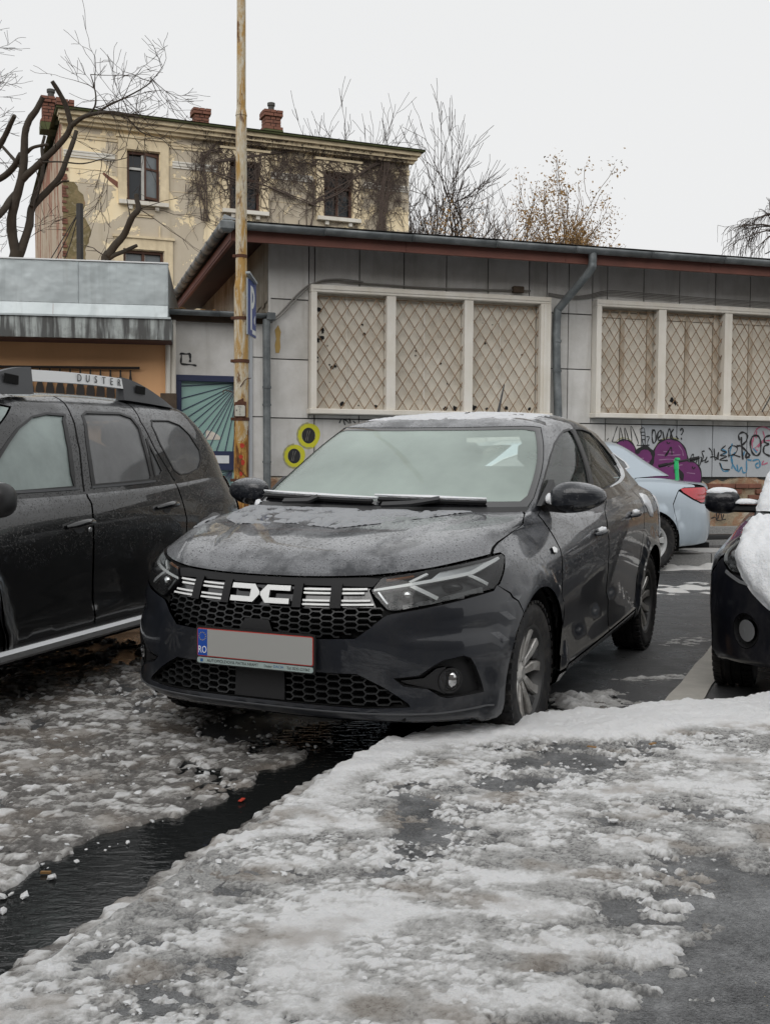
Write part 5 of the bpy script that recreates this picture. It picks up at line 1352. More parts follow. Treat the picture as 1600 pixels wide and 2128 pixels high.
# ================================================================== the black SUV on the left
def suv_body():
    L=[((.66,.26,.02,.80,.26,2.6),.79,.26,(-3.30,.33,-2.72,.80,.31,2.8)),
     ((.78,.27,.04,.88,.28,2.6),.87,.285,(-3.42,.35,-2.72,.87,.33,2.8)),
     ((.81,.38,.05,.90,.40,2.6),.885,.40,(-3.45,.46,-2.72,.90,.45,2.8)),
     ((.82,.52,.05,.905,.55,2.6),.89,.54,(-3.46,.58,-2.72,.915,.58,2.8)),
     ((.81,.66,.04,.91,.70,2.5),.905,.70,(-3.44,.72,-2.72,.92,.74,2.8)),
     ((.78,.80,.02,.90,.84,2.5),.91,.83,(-3.40,.86,-2.72,.905,.88,2.8)),
     ((.72,.91,-.03,.87,.92,2.5),.90,.925,(-3.36,.99,-2.72,.875,.98,2.8)),
     ((.60,.97,-.10,.84,.965,2.6),.882,.985,(-3.33,1.06,-2.72,.85,1.04,2.8)),
     ((.38,1.00,-.16,.81,.995,2.8),.868,1.02,(-3.30,1.10,-2.72,.835,1.075,2.9)),
     ((.12,1.025,-.26,.80,1.02,3.2),.853,1.04,(-3.27,1.13,-2.72,.82,1.10,3.0))]
    return rings(L,8,.48,(1,))
def suv_glass():
    L=[((.12,1.02,-.26,.795,1.02,3.2),.853,1.035,(-3.28,1.12,-2.72,.82,1.095,3.0)),
     ((-.28,1.28,-.62,.745,1.28,3.2),.79,1.29,(-3.17,1.32,-2.68,.755,1.31,3.0)),
     ((-.62,1.455,-.92,.675,1.455,3.2),.71,1.465,(-3.03,1.475,-2.62,.68,1.465,3.0)),
     ((-.76,1.52,-1.02,.62,1.52,3.2),.64,1.535,(-2.93,1.545,-2.56,.625,1.54,3.0)),
     ((-.86,1.55,-1.1,.53,1.55,3.0),.55,1.575,(-2.85,1.578,-2.5,.53,1.572,3.2)),
     ((-1.0,1.575,-1.2,.34,1.577,3.0),.36,1.598,(-2.7,1.60,-2.4,.34,1.598,3.2)),
     ((-1.15,1.588,-1.3,.02,1.588,2.0),.02,1.61,(-2.5,1.61,-2.3,.02,1.61,2.0))]
    return rings(L,7,.5)
SUV_POSE = (-2.737, 4.691, R_(17.0))
SWB = 2.673
def suv_disp(P):
    x, y, z = P[:, 0], abs(P[:, 1]), P[:, 2]; o = np.zeros(len(P))
    for cx in (0, -SWB):
        r = np.hypot(x-cx, z-.345); o += .045*sst(.56, .43, r)*(y > .5)*sst(1.0, .78, z)
    o += .016*sst(.45, .42, z)*sst(-2.2, -2.1, x)*sst(-.3, -.45, x)*sst(.30, .36, z)
    o += .014*sst(-2.35, -2.8, x)*np.exp(-((z-.93)/.10)**2)*(y > .5)
    return o
def build_suv():
    c = Car('suv', 'black suv with silver roof rail beaded with water at the left edge', 'car', suv_body(), suv_glass(), SUV_POSE, suv_disp)
    S, G, root = c.S, c.G, c.root; pt = MAT['paint_black']; RA = .40; cz = .345
    c.shell([(0, cz), (-SWB, cz)], RA)
    def arc(cx, a0, a1, n=16, um=None, ux=None): return S.inv('xz', [(cx+RA*math.cos(R_(a)), cz+RA*math.sin(R_(a))) for a in np.linspace(a0, a1, n)], um, ux)
    sl = lambda pts: S.inv('xz', pts, 1.0, 4.3); gl = lambda pts: G.inv('xz', pts, .45, 2.5)
    vt = S.kv[-1]-.004
    def top(x): 
        (u, v), = S.inv('xz', [(x, 1.034 if x > -2 else 1.078)], 1.0, 4.3); return (u, v)
    Bs = sl([(-1.21, .98), (-1.19, .90), (-1.20, .53), (-1.21, .34)])
    Cs = sl([(-2.20, .97), (-2.22, .85), (-2.20, .72), (-2.10, .55), (-2.02, .42), (-2.00, .34)])
    As = sl([(-.42, .94), (-.38, .80), (-.40, .5), (-.43, .34)])
    fr_ = [top(-.45)]+As+[Bs[-1]]+[Bs[2], Bs[1], Bs[0], top(-1.215)]
    df = c.patch('front_door', S, fr_, pt, both=True, res=.05, gap=.003)
    rr_ = [top(-1.225)]+[(u+.010, v) for u, v in Bs]+[Cs[-1], Cs[-2], Cs[-3], Cs[-4], Cs[-5], Cs[0], top(-2.19)]
    dr = c.patch('rear_door', S, rr_, pt, both=True, res=.05, gap=.003)
    fe = arc(0, 40, 190, 18, ux=1.9)+[(u-.01, v) for u, v in As[::-1]]+[(top(-.45)[0]-.01, vt), (.90, vt), (.88, .60), (.95, .55)]
    c.patch('fender', S, fe, pt, both=True, res=.05, bres=.03)
    ho = [(0, .68), (.6, .70), (.80, .75), (.88, vt), (0, vt)]
    c.patch('hood', S, ho, pt, mirror=True, res=.07)
    bu = [(0, .01), (.8, .01)]+arc(0, -14, 36, 8, ux=1.4)+[(.94, .545), (.87, .59), (0, .67)]
    c.patch('front_bumper', S, bu, MAT['plastic'], mirror=True, res=.07)
    hl = [(.45, .50), (.83, .58), (.87, .68), (.60, .68), (.42, .66)]
    c.patch('headlamp', S, hl, MAT['reflector'], both=True, res=.05, off=.004)
    qu = [(top(-2.2)[0]+.008, vt)]+[(u+.008, v) for u, v in Cs[:-1]]+arc(-SWB, 12, 158, 20, um=2.8)+[(4.20, .46), (4.26, .62), (4.27, vt)]
    c.patch('quarter_panel', S, qu, pt, both=True, res=.045, bres=.03)
    c.patch('sill', S, sl([(-.42, .33), (-2.0, .33), (-2.0, .285), (-.42, .285)]), MAT['plastic'], both=True, res=.06)
    rb = [(S.Lh, .01), (4.4, .01)]+arc(-SWB, 194, 162, 8, um=2.8)+[(4.20, .45), (S.Lh, .45)]
    c.patch('rear_bumper', S, rb+[(S.L-u, v) for u, v in reversed(rb) if u < S.Lh-1e-6], MAT['plastic'], res=.07)
    tg = [(S.Lh, .46), (4.46, .47), (4.46, vt), (S.Lh, vt)]
    c.patch('tailgate', S, tg+[(S.L-u, v) for u, v in reversed(tg) if u < S.Lh-1e-6], pt, res=.07)
    c.patch('tail_lamp', S, [(4.275, .62), (4.275, vt), (4.45, vt), (4.45, .56), (4.36, .52)], MAT['red_lens'], both=True, res=.05, off=.008)
    # cabin
    FWp = [(-.42, 1.050), (-1.13, 1.070), (-1.165, 1.28), (-1.205, 1.42), (-1.24, 1.448), (-1.10, 1.450), (-.97, 1.428), (-.82, 1.365), (-.66, 1.26), (-.52, 1.15)]
    RWp = [(-1.30, 1.075), (-1.33, 1.28), (-1.40, 1.455), (-1.45, 1.472), (-1.80, 1.482), (-1.90, 1.462), (-1.935, 1.40), (-1.925, 1.12), (-1.90, 1.095)]
    R2p = [(-1.972, 1.34), (-1.965, 1.115), (-2.03, 1.125), (-2.065, 1.15)]
    QWp = [(-2.14, 1.455), (-2.38, 1.462), (-2.52, 1.44), (-2.61, 1.38), (-2.675, 1.28), (-2.66, 1.22), (-2.58, 1.16), (-2.42, 1.130), (-2.29, 1.125), (-2.22, 1.155), (-2.13, 1.30), (-2.105, 1.42)]
    FW, RW, R2, QW = gl(FWp), gl(RWp), gl(R2p), gl(QWp)
    kv = G.kv[-1]
    (ua, _), = G.inv('xz', [(-.86, 1.28)], .3, 1.2)
    ws = [(0, .03), (.46, .03), (.60, .06), (.62, .35), (.60, .65), (.50, .68), (0, .69)]
    rw = [(2.56, .16), (2.58, .60), (2.66, .64), (G.Lh, .66), (G.Lh, .14)]
    out = [(0, 0), (.3, 0), (1, 0), (2, 0), (G.Lh, 0), (G.Lh, .135), (2.60, .145), (2.55, .17), (2.57, .61), (2.66, .65), (G.Lh, .67), (G.Lh, kv-.003), (0, kv-.003), (0, .70), (.50, .69), (.61, .66), (.63, .35), (.61, .05), (.46, .02), (0, .02)]
    d = uv_patch(G, out, [FW, RW, R2, QW], res=.05, gap=0, rim=.012, bres=.035)
    c.put('cabin_frame', d, pt); c.put('cabin_frame', flip(*d), pt)
    c.patch('windscreen', G, ws, MAT['suv_glass'], mirror=True, res=.07, off=-.003, rim=0, gap=.001)
    c.patch('rear_window', G, rw+[(G.L-u, v) for u, v in reversed(rw) if u < G.Lh-1e-6], MAT['suv_glass_dark'], res=.07, off=-.003, rim=0, gap=.001)
    for nm, W_, pr, gm, sw in (('door_glass', FW, df, 'suv_glass', .022), ('door_glass', RW, dr, 'suv_glass_dark', .022), ('door_quarter_glass', R2, dr, 'suv_glass_dark', .012), ('quarter_glass', QW, None, 'suv_glass_dark', .010)):
        d = uv_patch(G, W_, (), res=.05, off=-.006, rim=0, gap=.001); rb_ = uv_ribbon(G, list(W_)+[W_[0]], sw, .003, .008, 3)
        for q, sd in enumerate((1, -1)):
            p = pr[q] if pr else root
            c.put(nm, d if sd > 0 else flip(*d), MAT[gm], p)
            vv = np.array(rb_.v); vv[:, 1] *= sd; fixn(mobj('window_seal', vv, rb_.f, MAT['plastic'], p))
    for pts in ([(-1.205, 1.045), (-1.25, 1.27), (-1.295, 1.45), (-1.345, 1.555)], [(-2.20, 1.085), (-2.13, 1.17), (-2.045, 1.28), (-1.99, 1.44), (-2.03, 1.56)]):
        q = uv_ribbon(G, gl(pts), .008, .0015, .002, 8)
        for sd in (1, -1):
            vv = np.array(q.v); vv[:, 1] *= sd; fixn(mobj('door_gap', vv, q.f, MAT['shell'], root))
    # sill trim strip under the windows
    for (a, b, pr) in ((-.40, -1.16, df), (-1.28, -1.95, dr)):
        q = uv_ribbon(G, gl([(a, 1.050), ((a+b)/2, 1.056), (b, 1.062)]) if pr is df else gl([(a, 1.066), ((a+b)/2, 1.075), (b, 1.088)]), .016, .008, .008, 8)
        for k, sd in enumerate((1, -1)):
            vv = np.array(q.v); vv[:, 1] *= sd; fixn(mobj('waist_strip', vv, q.f, MAT['grey_plastic'], pr[k]))
    # handles
    for hx, hz, prs in ((-1.06, .885, df), (-1.985, .945, dr)):
        (u, v), = S.inv('xz', [(hx, hz)], 1.0, 4.3); cup = [(u+.050*math.cos(a)+.01, v-.022+.034*math.sin(a)) for a in np.linspace(0, 2*PI, 20)[:-1]]
        dc = uv_patch(S, cup, (), res=.02, off=.0015, rim=0, gap=0); p = S.ev([u], [v])[0]
        for q, sd in enumerate((1, -1)):
            c.put('handle_cup', dc if sd > 0 else flip(*dc), MAT['grey_plastic'], prs[q])
            mb = MB(); pts = [(p[0]+.115, p[1]+.006, p[2]-.012), (p[0]+.08, p[1]+.03, p[2]-.004), (p[0], p[1]+.04, p[2]+.006), (p[0]-.07, p[1]+.034, p[2]+.006), (p[0]-.11, p[1]+.02, p[2]+.002)]
            mb.tube([(x, y*sd, z) for x, y, z in pts], [.010, .018, .021, .020, .013], 10); autosmooth(mb.build('door_handle', MAT['gloss_black'], prs[q]), 50)
            if hx > -1.5:
                mb = MB(); mb.lathe([(0, .006), (.012, .005), (.014, 0)], 14, Matrix.Translation((p[0]-.095, (p[1]+.004)*sd, p[2]-.035)) @ Matrix.Rotation(0 if sd > 0 else PI, 4, 'Z')); mb.build('door_lock', MAT['satin'], prs[q])
    # roof rails
    for sd in (1, -1):
        rl = empty('roof_rail', parent=root)
        def pr(s, dz=0, w_=0): # along the rail 0..1
            x = -.72-2.05*s; z = 1.575+.035*math.sin(PI*min(1, max(0, s)))+.012*s; return Vector((x, sd*(.600+w_), z+dz))
        def bar(nm, s0, s1, hb, ht, w_, mat, n=14, taper0=0, taper1=0):
            v = []; f = []
            for i in range(n+1):
                t = i/n; s = s0+(s1-s0)*t; k0 = 1-taper0*(1-t)**2; k1 = 1-taper1*t**1.6
                a = hb; b = hb+(ht-hb)*k0*k1
                for dz, yy in ((a, -w_), (b, -w_*.7), (b, w_*.5), (a, w_)): v.append(pr(s, dz, yy*sd))
            for i in range(n):
                for k in range(4): j = (k+1) % 4; f.append((i*4+k, i*4+j, i*4+4+j, i*4+4+k))
            f += [(0, 1, 2, 3), (n*4+3, n*4+2, n*4+1, n*4)]
            mb = MB(); mb.add(v, f); return autosmooth(fixn(mb.build(nm, mat, rl)), 40)
        bar('rail_bar', .155, .635, .022, .082, .022, MAT['white_paint'])
        bar('rail_foot', -.08, .175, -.045, .095, .030, MAT['grey_plastic'], 14, .9, .0)
        bar('rail_foot', .610, .905, -.045, .090, .030, MAT['grey_plastic'], 14, .0, .9)
        for s in (.085, .70):
            p = pr(s, .03, .031*sd); mb = MB(); mb.box(p, (.11, .004, .046), Matrix.Rotation(-.05, 3, 'Y'), .001); fixn(mb.build('foot_recess', MAT['shell'], rl))
        if sd > 0:
            for k, ch in enumerate('DUSTER'):
                p = pr(.385+.0405*k, .053, .0225); M4 = Matrix.Translation(p) @ Matrix(((-1, 0, 0, 0), (0, 0, 1, 0), (0, 1, 0, 0), (0, 0, 0, 1)))
                text_mesh(ch, .056, MAT['grey_plastic'], 'rail_letter', rl, M4, .0012, sx=1.1)
    # running board
    for sd in (1, -1):
        v = []; f = []; n = 12; prof = [(.86, .335), (.955, .345), (.975, .330), (.975, .305), (.94, .285), (.86, .290)]
        for i in range(n+1):
            x = -.30-1.95*i/n
            for y, z in prof: v.append((x, y*sd, z))
        k = len(prof)
        for i in range(n):
            for j in range(k): q = (j+1) % k; f.append((i*k+j, i*k+q, (i+1)*k+q, (i+1)*k+j))
        f += [tuple(range(k)), tuple(n*k+j for j in range(k))[::-1]]
        mb = MB(); mb.add(v, f); fixn(mb.build('running_board', MAT['satin'], root))
        mb = MB(); mb.box((-1.27, .905*sd, .343), (1.8, .05, .008)); mb.build('tread_strip', MAT['plastic'], root)
    # mirror (silver cap)
    for sd in (1, -1):
        mr = empty('door_mirror', parent=root)
        mb = MB(); ellipsoid(mb, (-.25, 1.00*sd, 1.035), (.075, .105, .08), 14, 22, .75); kk = [np.mean([mb.v[i][0] for i in f]) > -.285 and abs(np.mean([mb.v[i][1] for i in f])) < 1.055 and np.mean([mb.v[i][2] for i in f]) > 1.0 for f in mb.f]; f1 = [f for f, k in zip(mb.f, kk) if k]; f2 = [f for f, k in zip(mb.f, kk) if not k]
        fixn(mobj('mirror_cap', mb.v, f1, MAT['satin'], mr, True)); fixn(mobj('mirror_frame', mb.v, f2, MAT['plastic'], mr, True))
        mb = MB(); mb.box((-.31, .87*sd, 1.0), (.07, .2, .05), None, .015); fixn(mb.build('mirror_arm', MAT['plastic'], mr))
    w0 = make_wheel('wheel', .345, .215, .215, 'twin', (MAT['alloy'], MAT['alloy_dark']), .1)
    put_wheels(c, w0, 0, -SWB, .80, .345)
    mb = MB(); mb.box((-1.6, 0, .42), (2.6, 1.4, .06)); mb.build('cabin_floor', MAT['cabin'], root)
    for x in (-1.35, -2.15):
        for y in (.38, -.38):
            st = empty('seat', parent=root)
            mb = MB(); mb.box((x-.12, y, .98), (.15, .48, .64), Matrix.Rotation(-.2, 3, 'Y'), .05); fixn(mb.build('backrest', MAT['seat'], st))
            mb = MB(); mb.box((x+.2, y, .66), (.5, .48, .2), None, .05); fixn(mb.build('cushion', MAT['seat'], st))
            mb = MB(); mb.box((x-.21, y, 1.37), (.09, .25, .17), None, .04); fixn(mb.build('headrest', MAT['seat'], st))
    mb = MB(); mb.tube([(-1.25, -.35, 1.58), (-1.33, -.35, 1.66), (-1.50, -.35, 1.76)], [.008, .005, .003], 6); mb.build('aerial', MAT['plastic'], root)
    return c
SUV = build_suv()
# ================================================================== the silver car across the street and the snow covered car on the right
def flat_disp(RO, depth, cz=.315, wb=2.65):
    def fn(P):
        x, y, z = P[:, 0], abs(P[:, 1]), P[:, 2]; o = np.zeros(len(P))
        for cx in (.01, -wb):
            r = np.hypot(x-cx, z-cz); o += depth*sst(RO+.02, RO-.02, r)*(y > .5)*sst(.92, .8, z)
        return o
    return fn
CUTS = {'hatchback': [[(.50, .60), (.52, .66), (.66, .71), (.86, .735), (.96, .748), (1.0, .735), (.95, .67), (.90, .60), (.80, .555), (.62, .545)], [(.66+.08*math.cos(a), .275+.09*math.sin(a)) for a in np.linspace(0, 2*PI, 20)[:-1]], [(-.02, .17), (.44, .17), (.50, .22), (.46, .33), (-.02, .34)]]}
def small_car(name, label, pose, paint, S, G, wb, style, wheel_mats, parts, RA=.36, rw=.315):
    c = Car(name, label, 'car', S, G, pose, flat_disp(.43, .012, .315, wb)); root = c.root; S, G = c.S, c.G
    c.shell([(.01, .315), (-wb, .315)], RA, nu=260, nv=70, cut=CUTS.get(name, ()))
    def arc(cx, a0, a1, n=14, um=None, ux=None): return S.inv('xz', [(cx+RA*math.cos(R_(a)), .315+RA*math.sin(R_(a))) for a in np.linspace(a0, a1, n)], um, ux)
    vt = S.kv[-1]-.006; Lh = S.Lh
    rm = lambda q: q+[(S.L-u, v) for u, v in reversed(q) if u < Lh-1e-6]
    c.patch('hood', S, [(0, .70), (.43, .704), (.68, .725), (.94, .757), (1.01, .82), (1.20, .90), (1.21, .97), (1.0, 1.20), (.93, 1.236), (0, 1.236)], paint, mirror=True, res=.06)
    c.patch('fender', S, arc(.01, 52, 190, 16, .7, 1.8)+[(1.60, .2), (1.62, .69), (1.57, .83), (1.33, 1.15), (1.31, 1.24), (.95, 1.24), (1.13, 1.09), (1.225, .968), (1.212, .896), (1.02, .81), (.955, .757), (1.015, .75), (.97, .682), (.932, .63), (.99, .59)], paint, both=True, res=.06, bres=.035)
    c.patch('front_door', S, [(1.60, .10), (1.63, .69), (1.58, .83), (1.34, 1.15), (1.33, 1.24), (2.60, 1.24), (2.47, .74), (2.58, .10)], paint, both=True, res=.07)
    Cl = [(3.60, 1.24), (3.54, .85), (3.50, .60), (3.43, .455), (3.36, .15), (3.35, .10)]
    c.patch('rear_door', S, [(2.60, .10), (2.485, .74), (2.615, 1.24)]+Cl, paint, both=True, res=.07)
    parts(c, arc, rm, vt)
    WS = [(0, .045), (.45, .042), (.64, .038), (.662, .10), (.668, .40), (.655, .672), (.56, .688), (0, .699)]
    WF = [(1.215, .64), (.93, .592), (.755, .42), (.712, .18), (.735, .105), (1.285, .118), (1.248, .60)]
    WR = [(1.36, .648), (1.62, .655), (1.90, .642), (2.08, .60), (2.12, .50), (2.13, .35), (2.08, .23), (1.95, .16), (1.6, .118), (1.345, .115), (1.335, .60)]
    if hasattr(c, 'WR'): WR = c.WR
    kv = G.kv[-1]; BL = [(2.43, .10), (2.46, .62), (2.60, .655), (G.Lh, .665), (G.Lh, .08), (2.55, .08)]
    out = [(0, 0), (.3, 0), (1, 0), (2, 0), (G.Lh, 0), (G.Lh, .075), (2.55, .075), (2.42, .09), (2.455, .625), (2.60, .66), (G.Lh, .67), (G.Lh, kv-.003), (0, kv-.003), (0, .704), (.56, .693), (.66, .677), (.673, .40), (.667, .10), (.645, .033), (.45, .037), (0, .04)]
    d = uv_patch(G, out, [WF, WR], res=.06, gap=0, rim=.012, bres=.04); c.put('cabin_frame', d, paint); c.put('cabin_frame', flip(*d), paint)
    c.patch('windscreen', G, WS, MAT['side_glass'], mirror=True, res=.07, off=-.003, rim=0, gap=.001)
    c.patch('rear_window', G, BL+[(G.L-u, v) for u, v in reversed(BL) if u < G.Lh-1e-6], MAT['suv_glass_dark'], res=.07, off=-.003, rim=0, gap=.001)
    for W_ in (WF, WR):
        d = uv_patch(G, W_, (), res=.07, off=-.006, rim=0, gap=.001); r = uv_ribbon(G, list(W_)+[W_[0]], .02, .003, .006, 3)
        for sd in (1, -1):
            c.put('door_glass', d if sd > 0 else flip(*d), MAT['suv_glass_dark'])
            vv = np.array(r.v); vv[:, 1] *= sd; fixn(mobj('window_seal', vv, r.f, MAT['chrome'] if style == 'cap' else MAT['plastic'], root))
    w0 = make_wheel('wheel', rw, .205, .205, style, wheel_mats, .2); put_wheels(c, w0, .01, -wb, .775, rw)
    mb = MB(); mb.box((-1.6, 0, .45), (2.7, 1.3, .06)); mb.build('cabin_floor', MAT['cabin'], root)
    for x in (-1.6, -2.35):
        for y in (.36, -.36):
            mb = MB(); mb.box((x-.1, y, .92), (.16, .48, .7), Matrix.Rotation(-.2, 3, 'Y'), .05); mb.box((x-.2, y, 1.28), (.09, .24, .15), None, .03); fixn(mb.build('seat', MAT['seat'], root))
    return c
# ---- silver blue saloon
def silver_body():
    B = sedan_body(); P = B.P[:B.nh].copy()
    x = P[..., 0]; z = P[..., 2]
    tail = sst(-2.4, -3.3, x); P[..., 2] -= tail*sst(.45, 1.05, z)*.055; P[..., 0] -= sst(-2.85, -3.4, x)*.17
    P[..., 0] -= sst(-3.1, -3.6, x)*sst(.75, 1.0, z)*.03
    return Surf(P, crease=(1, 2))
def silver_parts(c, arc, rm, vt):
    S, pt = c.S, MAT['paint_silver']; Lh = S.Lh
    tlp = [(4.22, .775), (4.17, .75), (4.22, .705), (4.36, .63), (4.47, .585), (4.60, .60), (4.63, .72), (4.56, .79), (4.40, .79)]
    Cl = [(3.608, 1.24), (3.548, .85), (3.508, .60), (3.438, .455), (3.37, .15)]
    c.patch('quarter_panel', S, Cl+arc(-2.649, -10, 156, 18, 2.8)+[(4.10, .56), (4.15, .66), (4.163, .74), (4.22, .785), (4.38, .80), (4.39, .95), (4.40, 1.24)], pt, both=True, res=.05, bres=.03)
    rb = [(Lh, .02), (4.4, .02)]+arc(-2.649, 192, 159, 8, 2.8)+[(4.102, .552), (4.152, .655), (4.168, .722), (4.215, .697), (4.355, .622), (4.47, .577), (Lh, .56)]
    c.patch('rear_bumper', S, rm(rb), pt, res=.06)
    c.patch('tail_lamp', S, tlp, MAT['red_lens'], both=True, res=.04, off=.010, rim=.012)
    for sd in (1, -1):
        for off in (.0, .055):
            q = uv_ribbon(S, [(4.40+off*.6, .625+off), (4.52, .63+off), (4.60, .66+off)], .012, .016, .004, 6); v = np.array(q.v); v[:, 1] *= sd; fixn(mobj('lamp_strip', v, q.f, MAT['plate_red'], c.root))
    bl = [(Lh, .57), (4.48, .585), (4.605, .595), (4.64, .72), (4.57, .81), (4.40, .95), (4.42, 1.24), (Lh, 1.24)]
    c.patch('boot_lid', S, rm(bl), pt, res=.06)
    c.patch('front_bumper', S, [(0, .02), (.85, .02)]+arc(.01, -12, 50, 8, None, 1.4)+[(.985, .58), (.92, .62), (.50, .55), (0, .55)], pt, mirror=True, res=.07)
    c.patch('headlamp', S, [(.45, .63), (.49, .69), (.81, .73), (1.0, .745), (.93, .635), (.52, .56)], MAT['reflector'], both=True, res=.05)
    c.patch('grille', S, [(0, .56), (.49, .56), (.44, .63), (.47, .69), (0, .69)], MAT['plastic'], mirror=True, res=.06, off=-.01)
SIL_POSE = (3.09-2.649*.956-.05, 12.50-2.649*.292, R_(73))
th = R_(73); fx, fy = -math.sin(th), -math.cos(th); lx, ly = math.cos(th), -math.sin(th)
tgt = np.array([2.95, 11.95])           # rear wheel contact
SIL_POSE = (tgt[0]+2.649*fx-.80*lx, tgt[1]+2.649*fy-.80*ly, th)
SILVER = small_car('sedan', 'silver blue saloon parked by the far kerb below the purple graffiti', SIL_POSE, MAT['paint_silver'], silver_body(), sedan_glass(), 2.649, 'cap', (MAT['hubcap'], MAT['hubcap']), silver_parts, .365, .325)
# ---- black hatchback under snow
def hatch_body():
    B = sedan_body(); P = B.P[:B.nh].copy(); x = P[..., 0]; z = P[..., 2]
    P[..., 2] -= sst(.60, 1.0, z)*.075
    P[..., 0] = np.where(x < -2.3, -2.3+(x+2.3)*.62, x)
    P[..., 2] += sst(-2.2, -2.9, P[..., 0])*sst(.6, 1.05, z)*.06
    return Surf(P, crease=(1, 2))
def hatch_glass():
    B = sedan_glass(); P = B.P[:B.nh].copy(); x = P[..., 0]; z = P[..., 2]
    P[..., 2] += -.075+.06*sst(1.1, 1.4, z)+.10*sst(-2.0, -2.9, x)
    P[..., 0] = np.where(x < -2.3, -2.3+(x+2.3)*.62, x)
    return Surf(P, nref=5)
def hatch_parts(c, arc, rm, vt):
    S, pt = c.S, MAT['paint_black2']; Lh = S.Lh
    Cl = [(3.608, 1.24), (3.548, .85), (3.508, .60), (3.438, .455), (3.37, .15)]
    c.patch('quarter_panel', S, Cl+arc(-2.45, -10, 156, 16, 2.6)+[(4.10, .56), (4.30, .62), (4.40, 1.24)], pt, both=True, res=.07)
    rb = [(Lh, .02), (4.10, .02), (4.10, .55), (Lh, .56)]; c.patch('rear_bumper', S, rm(rb), pt, res=.08)
    c.patch('tailgate', S, rm([(Lh, .57), (4.32, .63), (4.42, 1.24), (Lh, 1.24)]), pt, res=.08)
    lo = [(0, .17), (.44, .17), (.50, .22), (.46, .33), (0, .34)]; lof = lo+[(-u, v) for u, v in reversed(lo) if u > 0]
    hd = [(.50, .60), (.52, .66), (.66, .71), (.86, .735), (.96, .748), (1.0, .735), (.95, .67), (.90, .60), (.80, .555), (.62, .545)]
    gp_ = [(0, .48), (.46, .49), (.54, .56), (.49, .60), (.50, .68), (0, .69)]
    fc = [(.66+.075*math.cos(a), .275+.085*math.sin(a)) for a in np.linspace(0, 2*PI, 20)[:-1]]
    c.patch('front_bumper', S, [(0, .02), (.85, .02)]+arc(.01, -12, 50, 8, None, 1.4)+[(.985, .582), (.92, .615), (.89, .59), (.80, .547), (.62, .537), (.545, .55), (.465, .482), (0, .472)], pt, holes=[lof, fc, [(-u, v) for u, v in fc]], mirror=True, res=.05, rim=.03, bres=.03)
    c.patch('grille', S, gp_, MAT['plastic'], mirror=True, res=.06, off=-.02)
    c.patch('lower_grille', S, lo, MAT['shell'], mirror=True, res=.06, off=-.04)
    for k in range(4):
        q = uv_ribbon(S, [(-.47, .19+.038*k), (0, .19+.038*k), (.47, .19+.038*k)], .010, -.012, .02, 10); fixn(q.build('grille_slat', MAT['plastic'], c.root))
    for sd in (1, -1):
        hl = empty('headlamp', parent=c.root)
        def add(nm, d, mat): return c.put(nm, d if sd > 0 else flip(*d), mat, hl)
        add('lens', uv_patch(S, hd, (), res=.04, off=.004, rim=0, gap=.002), MAT['clear'])
        add('housing', uv_patch(S, hd, (), res=.05, off=-.04, rim=-.042, gap=.002), MAT['reflector'])
        q = uv_ribbon(S, [(.985, .735), (.945, .67), (.885, .597)], .014, .000, .01, 8); v = np.array(q.v); v[:, 1] *= sd; fixn(mobj('light_guide', v, q.f, MAT['drl'], hl))
        fl = empty('fog_lamp', parent=c.root)
        dd = uv_patch(S, fc, (), res=.03, off=-.03, rim=-.03, gap=0); c.put('bezel', dd if sd > 0 else flip(*dd), MAT['plastic'], fl)
        ci = [(.66+.048*math.cos(a), .275+.054*math.sin(a)) for a in np.linspace(0, 2*PI, 20)[:-1]]
        dd = uv_patch(S, ci, (), res=.02, off=-.010, rim=.02, gap=0); c.put('lens', dd if sd > 0 else flip(*dd), MAT['satin'], fl)
        p = S.ev([.66], [.275])[0]; n = S.nrm([.66], [.275])[0]; mb = MB(); ellipsoid(mb, p-n*.038, (.022, .040, .045), 10, 14); mb.v = [(x, y*sd, z) for x, y, z in mb.v]; fixn(mb.build('reflector', MAT['satin'], fl, True))
        q = uv_ribbon(S, [(.60, .500), (.72, .512), (.84, .548)], .016, .006, .008, 8); v = np.array(q.v); v[:, 1] *= sd; fixn(mobj('bumper_strip', v, q.f, MAT['satin'], c.root))
        mr = empty('door_mirror', parent=c.root)
        mb = MB(); ellipsoid(mb, (-.60, .94*sd, .985), (.075, .105, .075), 12, 20, .78); fixn(mb.build('mirror_cap', pt, mr, True))
        mb = MB(); mb.box((-.59, .83*sd, .945), (.08, .22, .045), None, .012); fixn(mb.build('mirror_arm', MAT['plastic'], mr))
HAT_POSE = (2.655, 5.53, R_(24.19))
HATCH = small_car('hatchback', 'black hatchback at the right edge with thick snow on hood and windscreen', HAT_POSE, MAT['paint_black2'], hatch_body(), hatch_glass(), 2.45, 'twin', (MAT['alloy'], MAT['alloy_dark']), hatch_parts)
bpy.context.view_layer.update()
MWH = HATCH.root.matrix_world.copy()
S, G = HATCH.S, HATCH.G
hsn = [(0, .27), (.32, .30), (.50, .37), (.62, .45), (.74, .565), (.84, .66), (.93, .735), (1.04, .775), (1.10, .83), (1.08, .95), (.98, 1.06), (.75, 1.10), (0, 1.11)]
surf_snow(S, hsn+[(-u, v) for u, v in reversed(hsn) if u > 0], .050, 'hood_snow', MAT['snow_car'], 'thick snow sliding over the hood and lamp of the black hatchback', MWH, .022, 401, .06, sc_=.22)
wsn = [(0, .06), (.45, .05), (.67, .04), (.70, .12), (.69, .42), (.68, .68), (.55, .71), (0, .72)]
surf_snow(G, wsn+[(-u, v) for u, v in reversed(wsn) if u > 0], .035, 'windscreen_snow', MAT['snow_car'], 'rough snow covering the windscreen of the black hatchback', MWH, .022, 405, .05, sc_=.18)
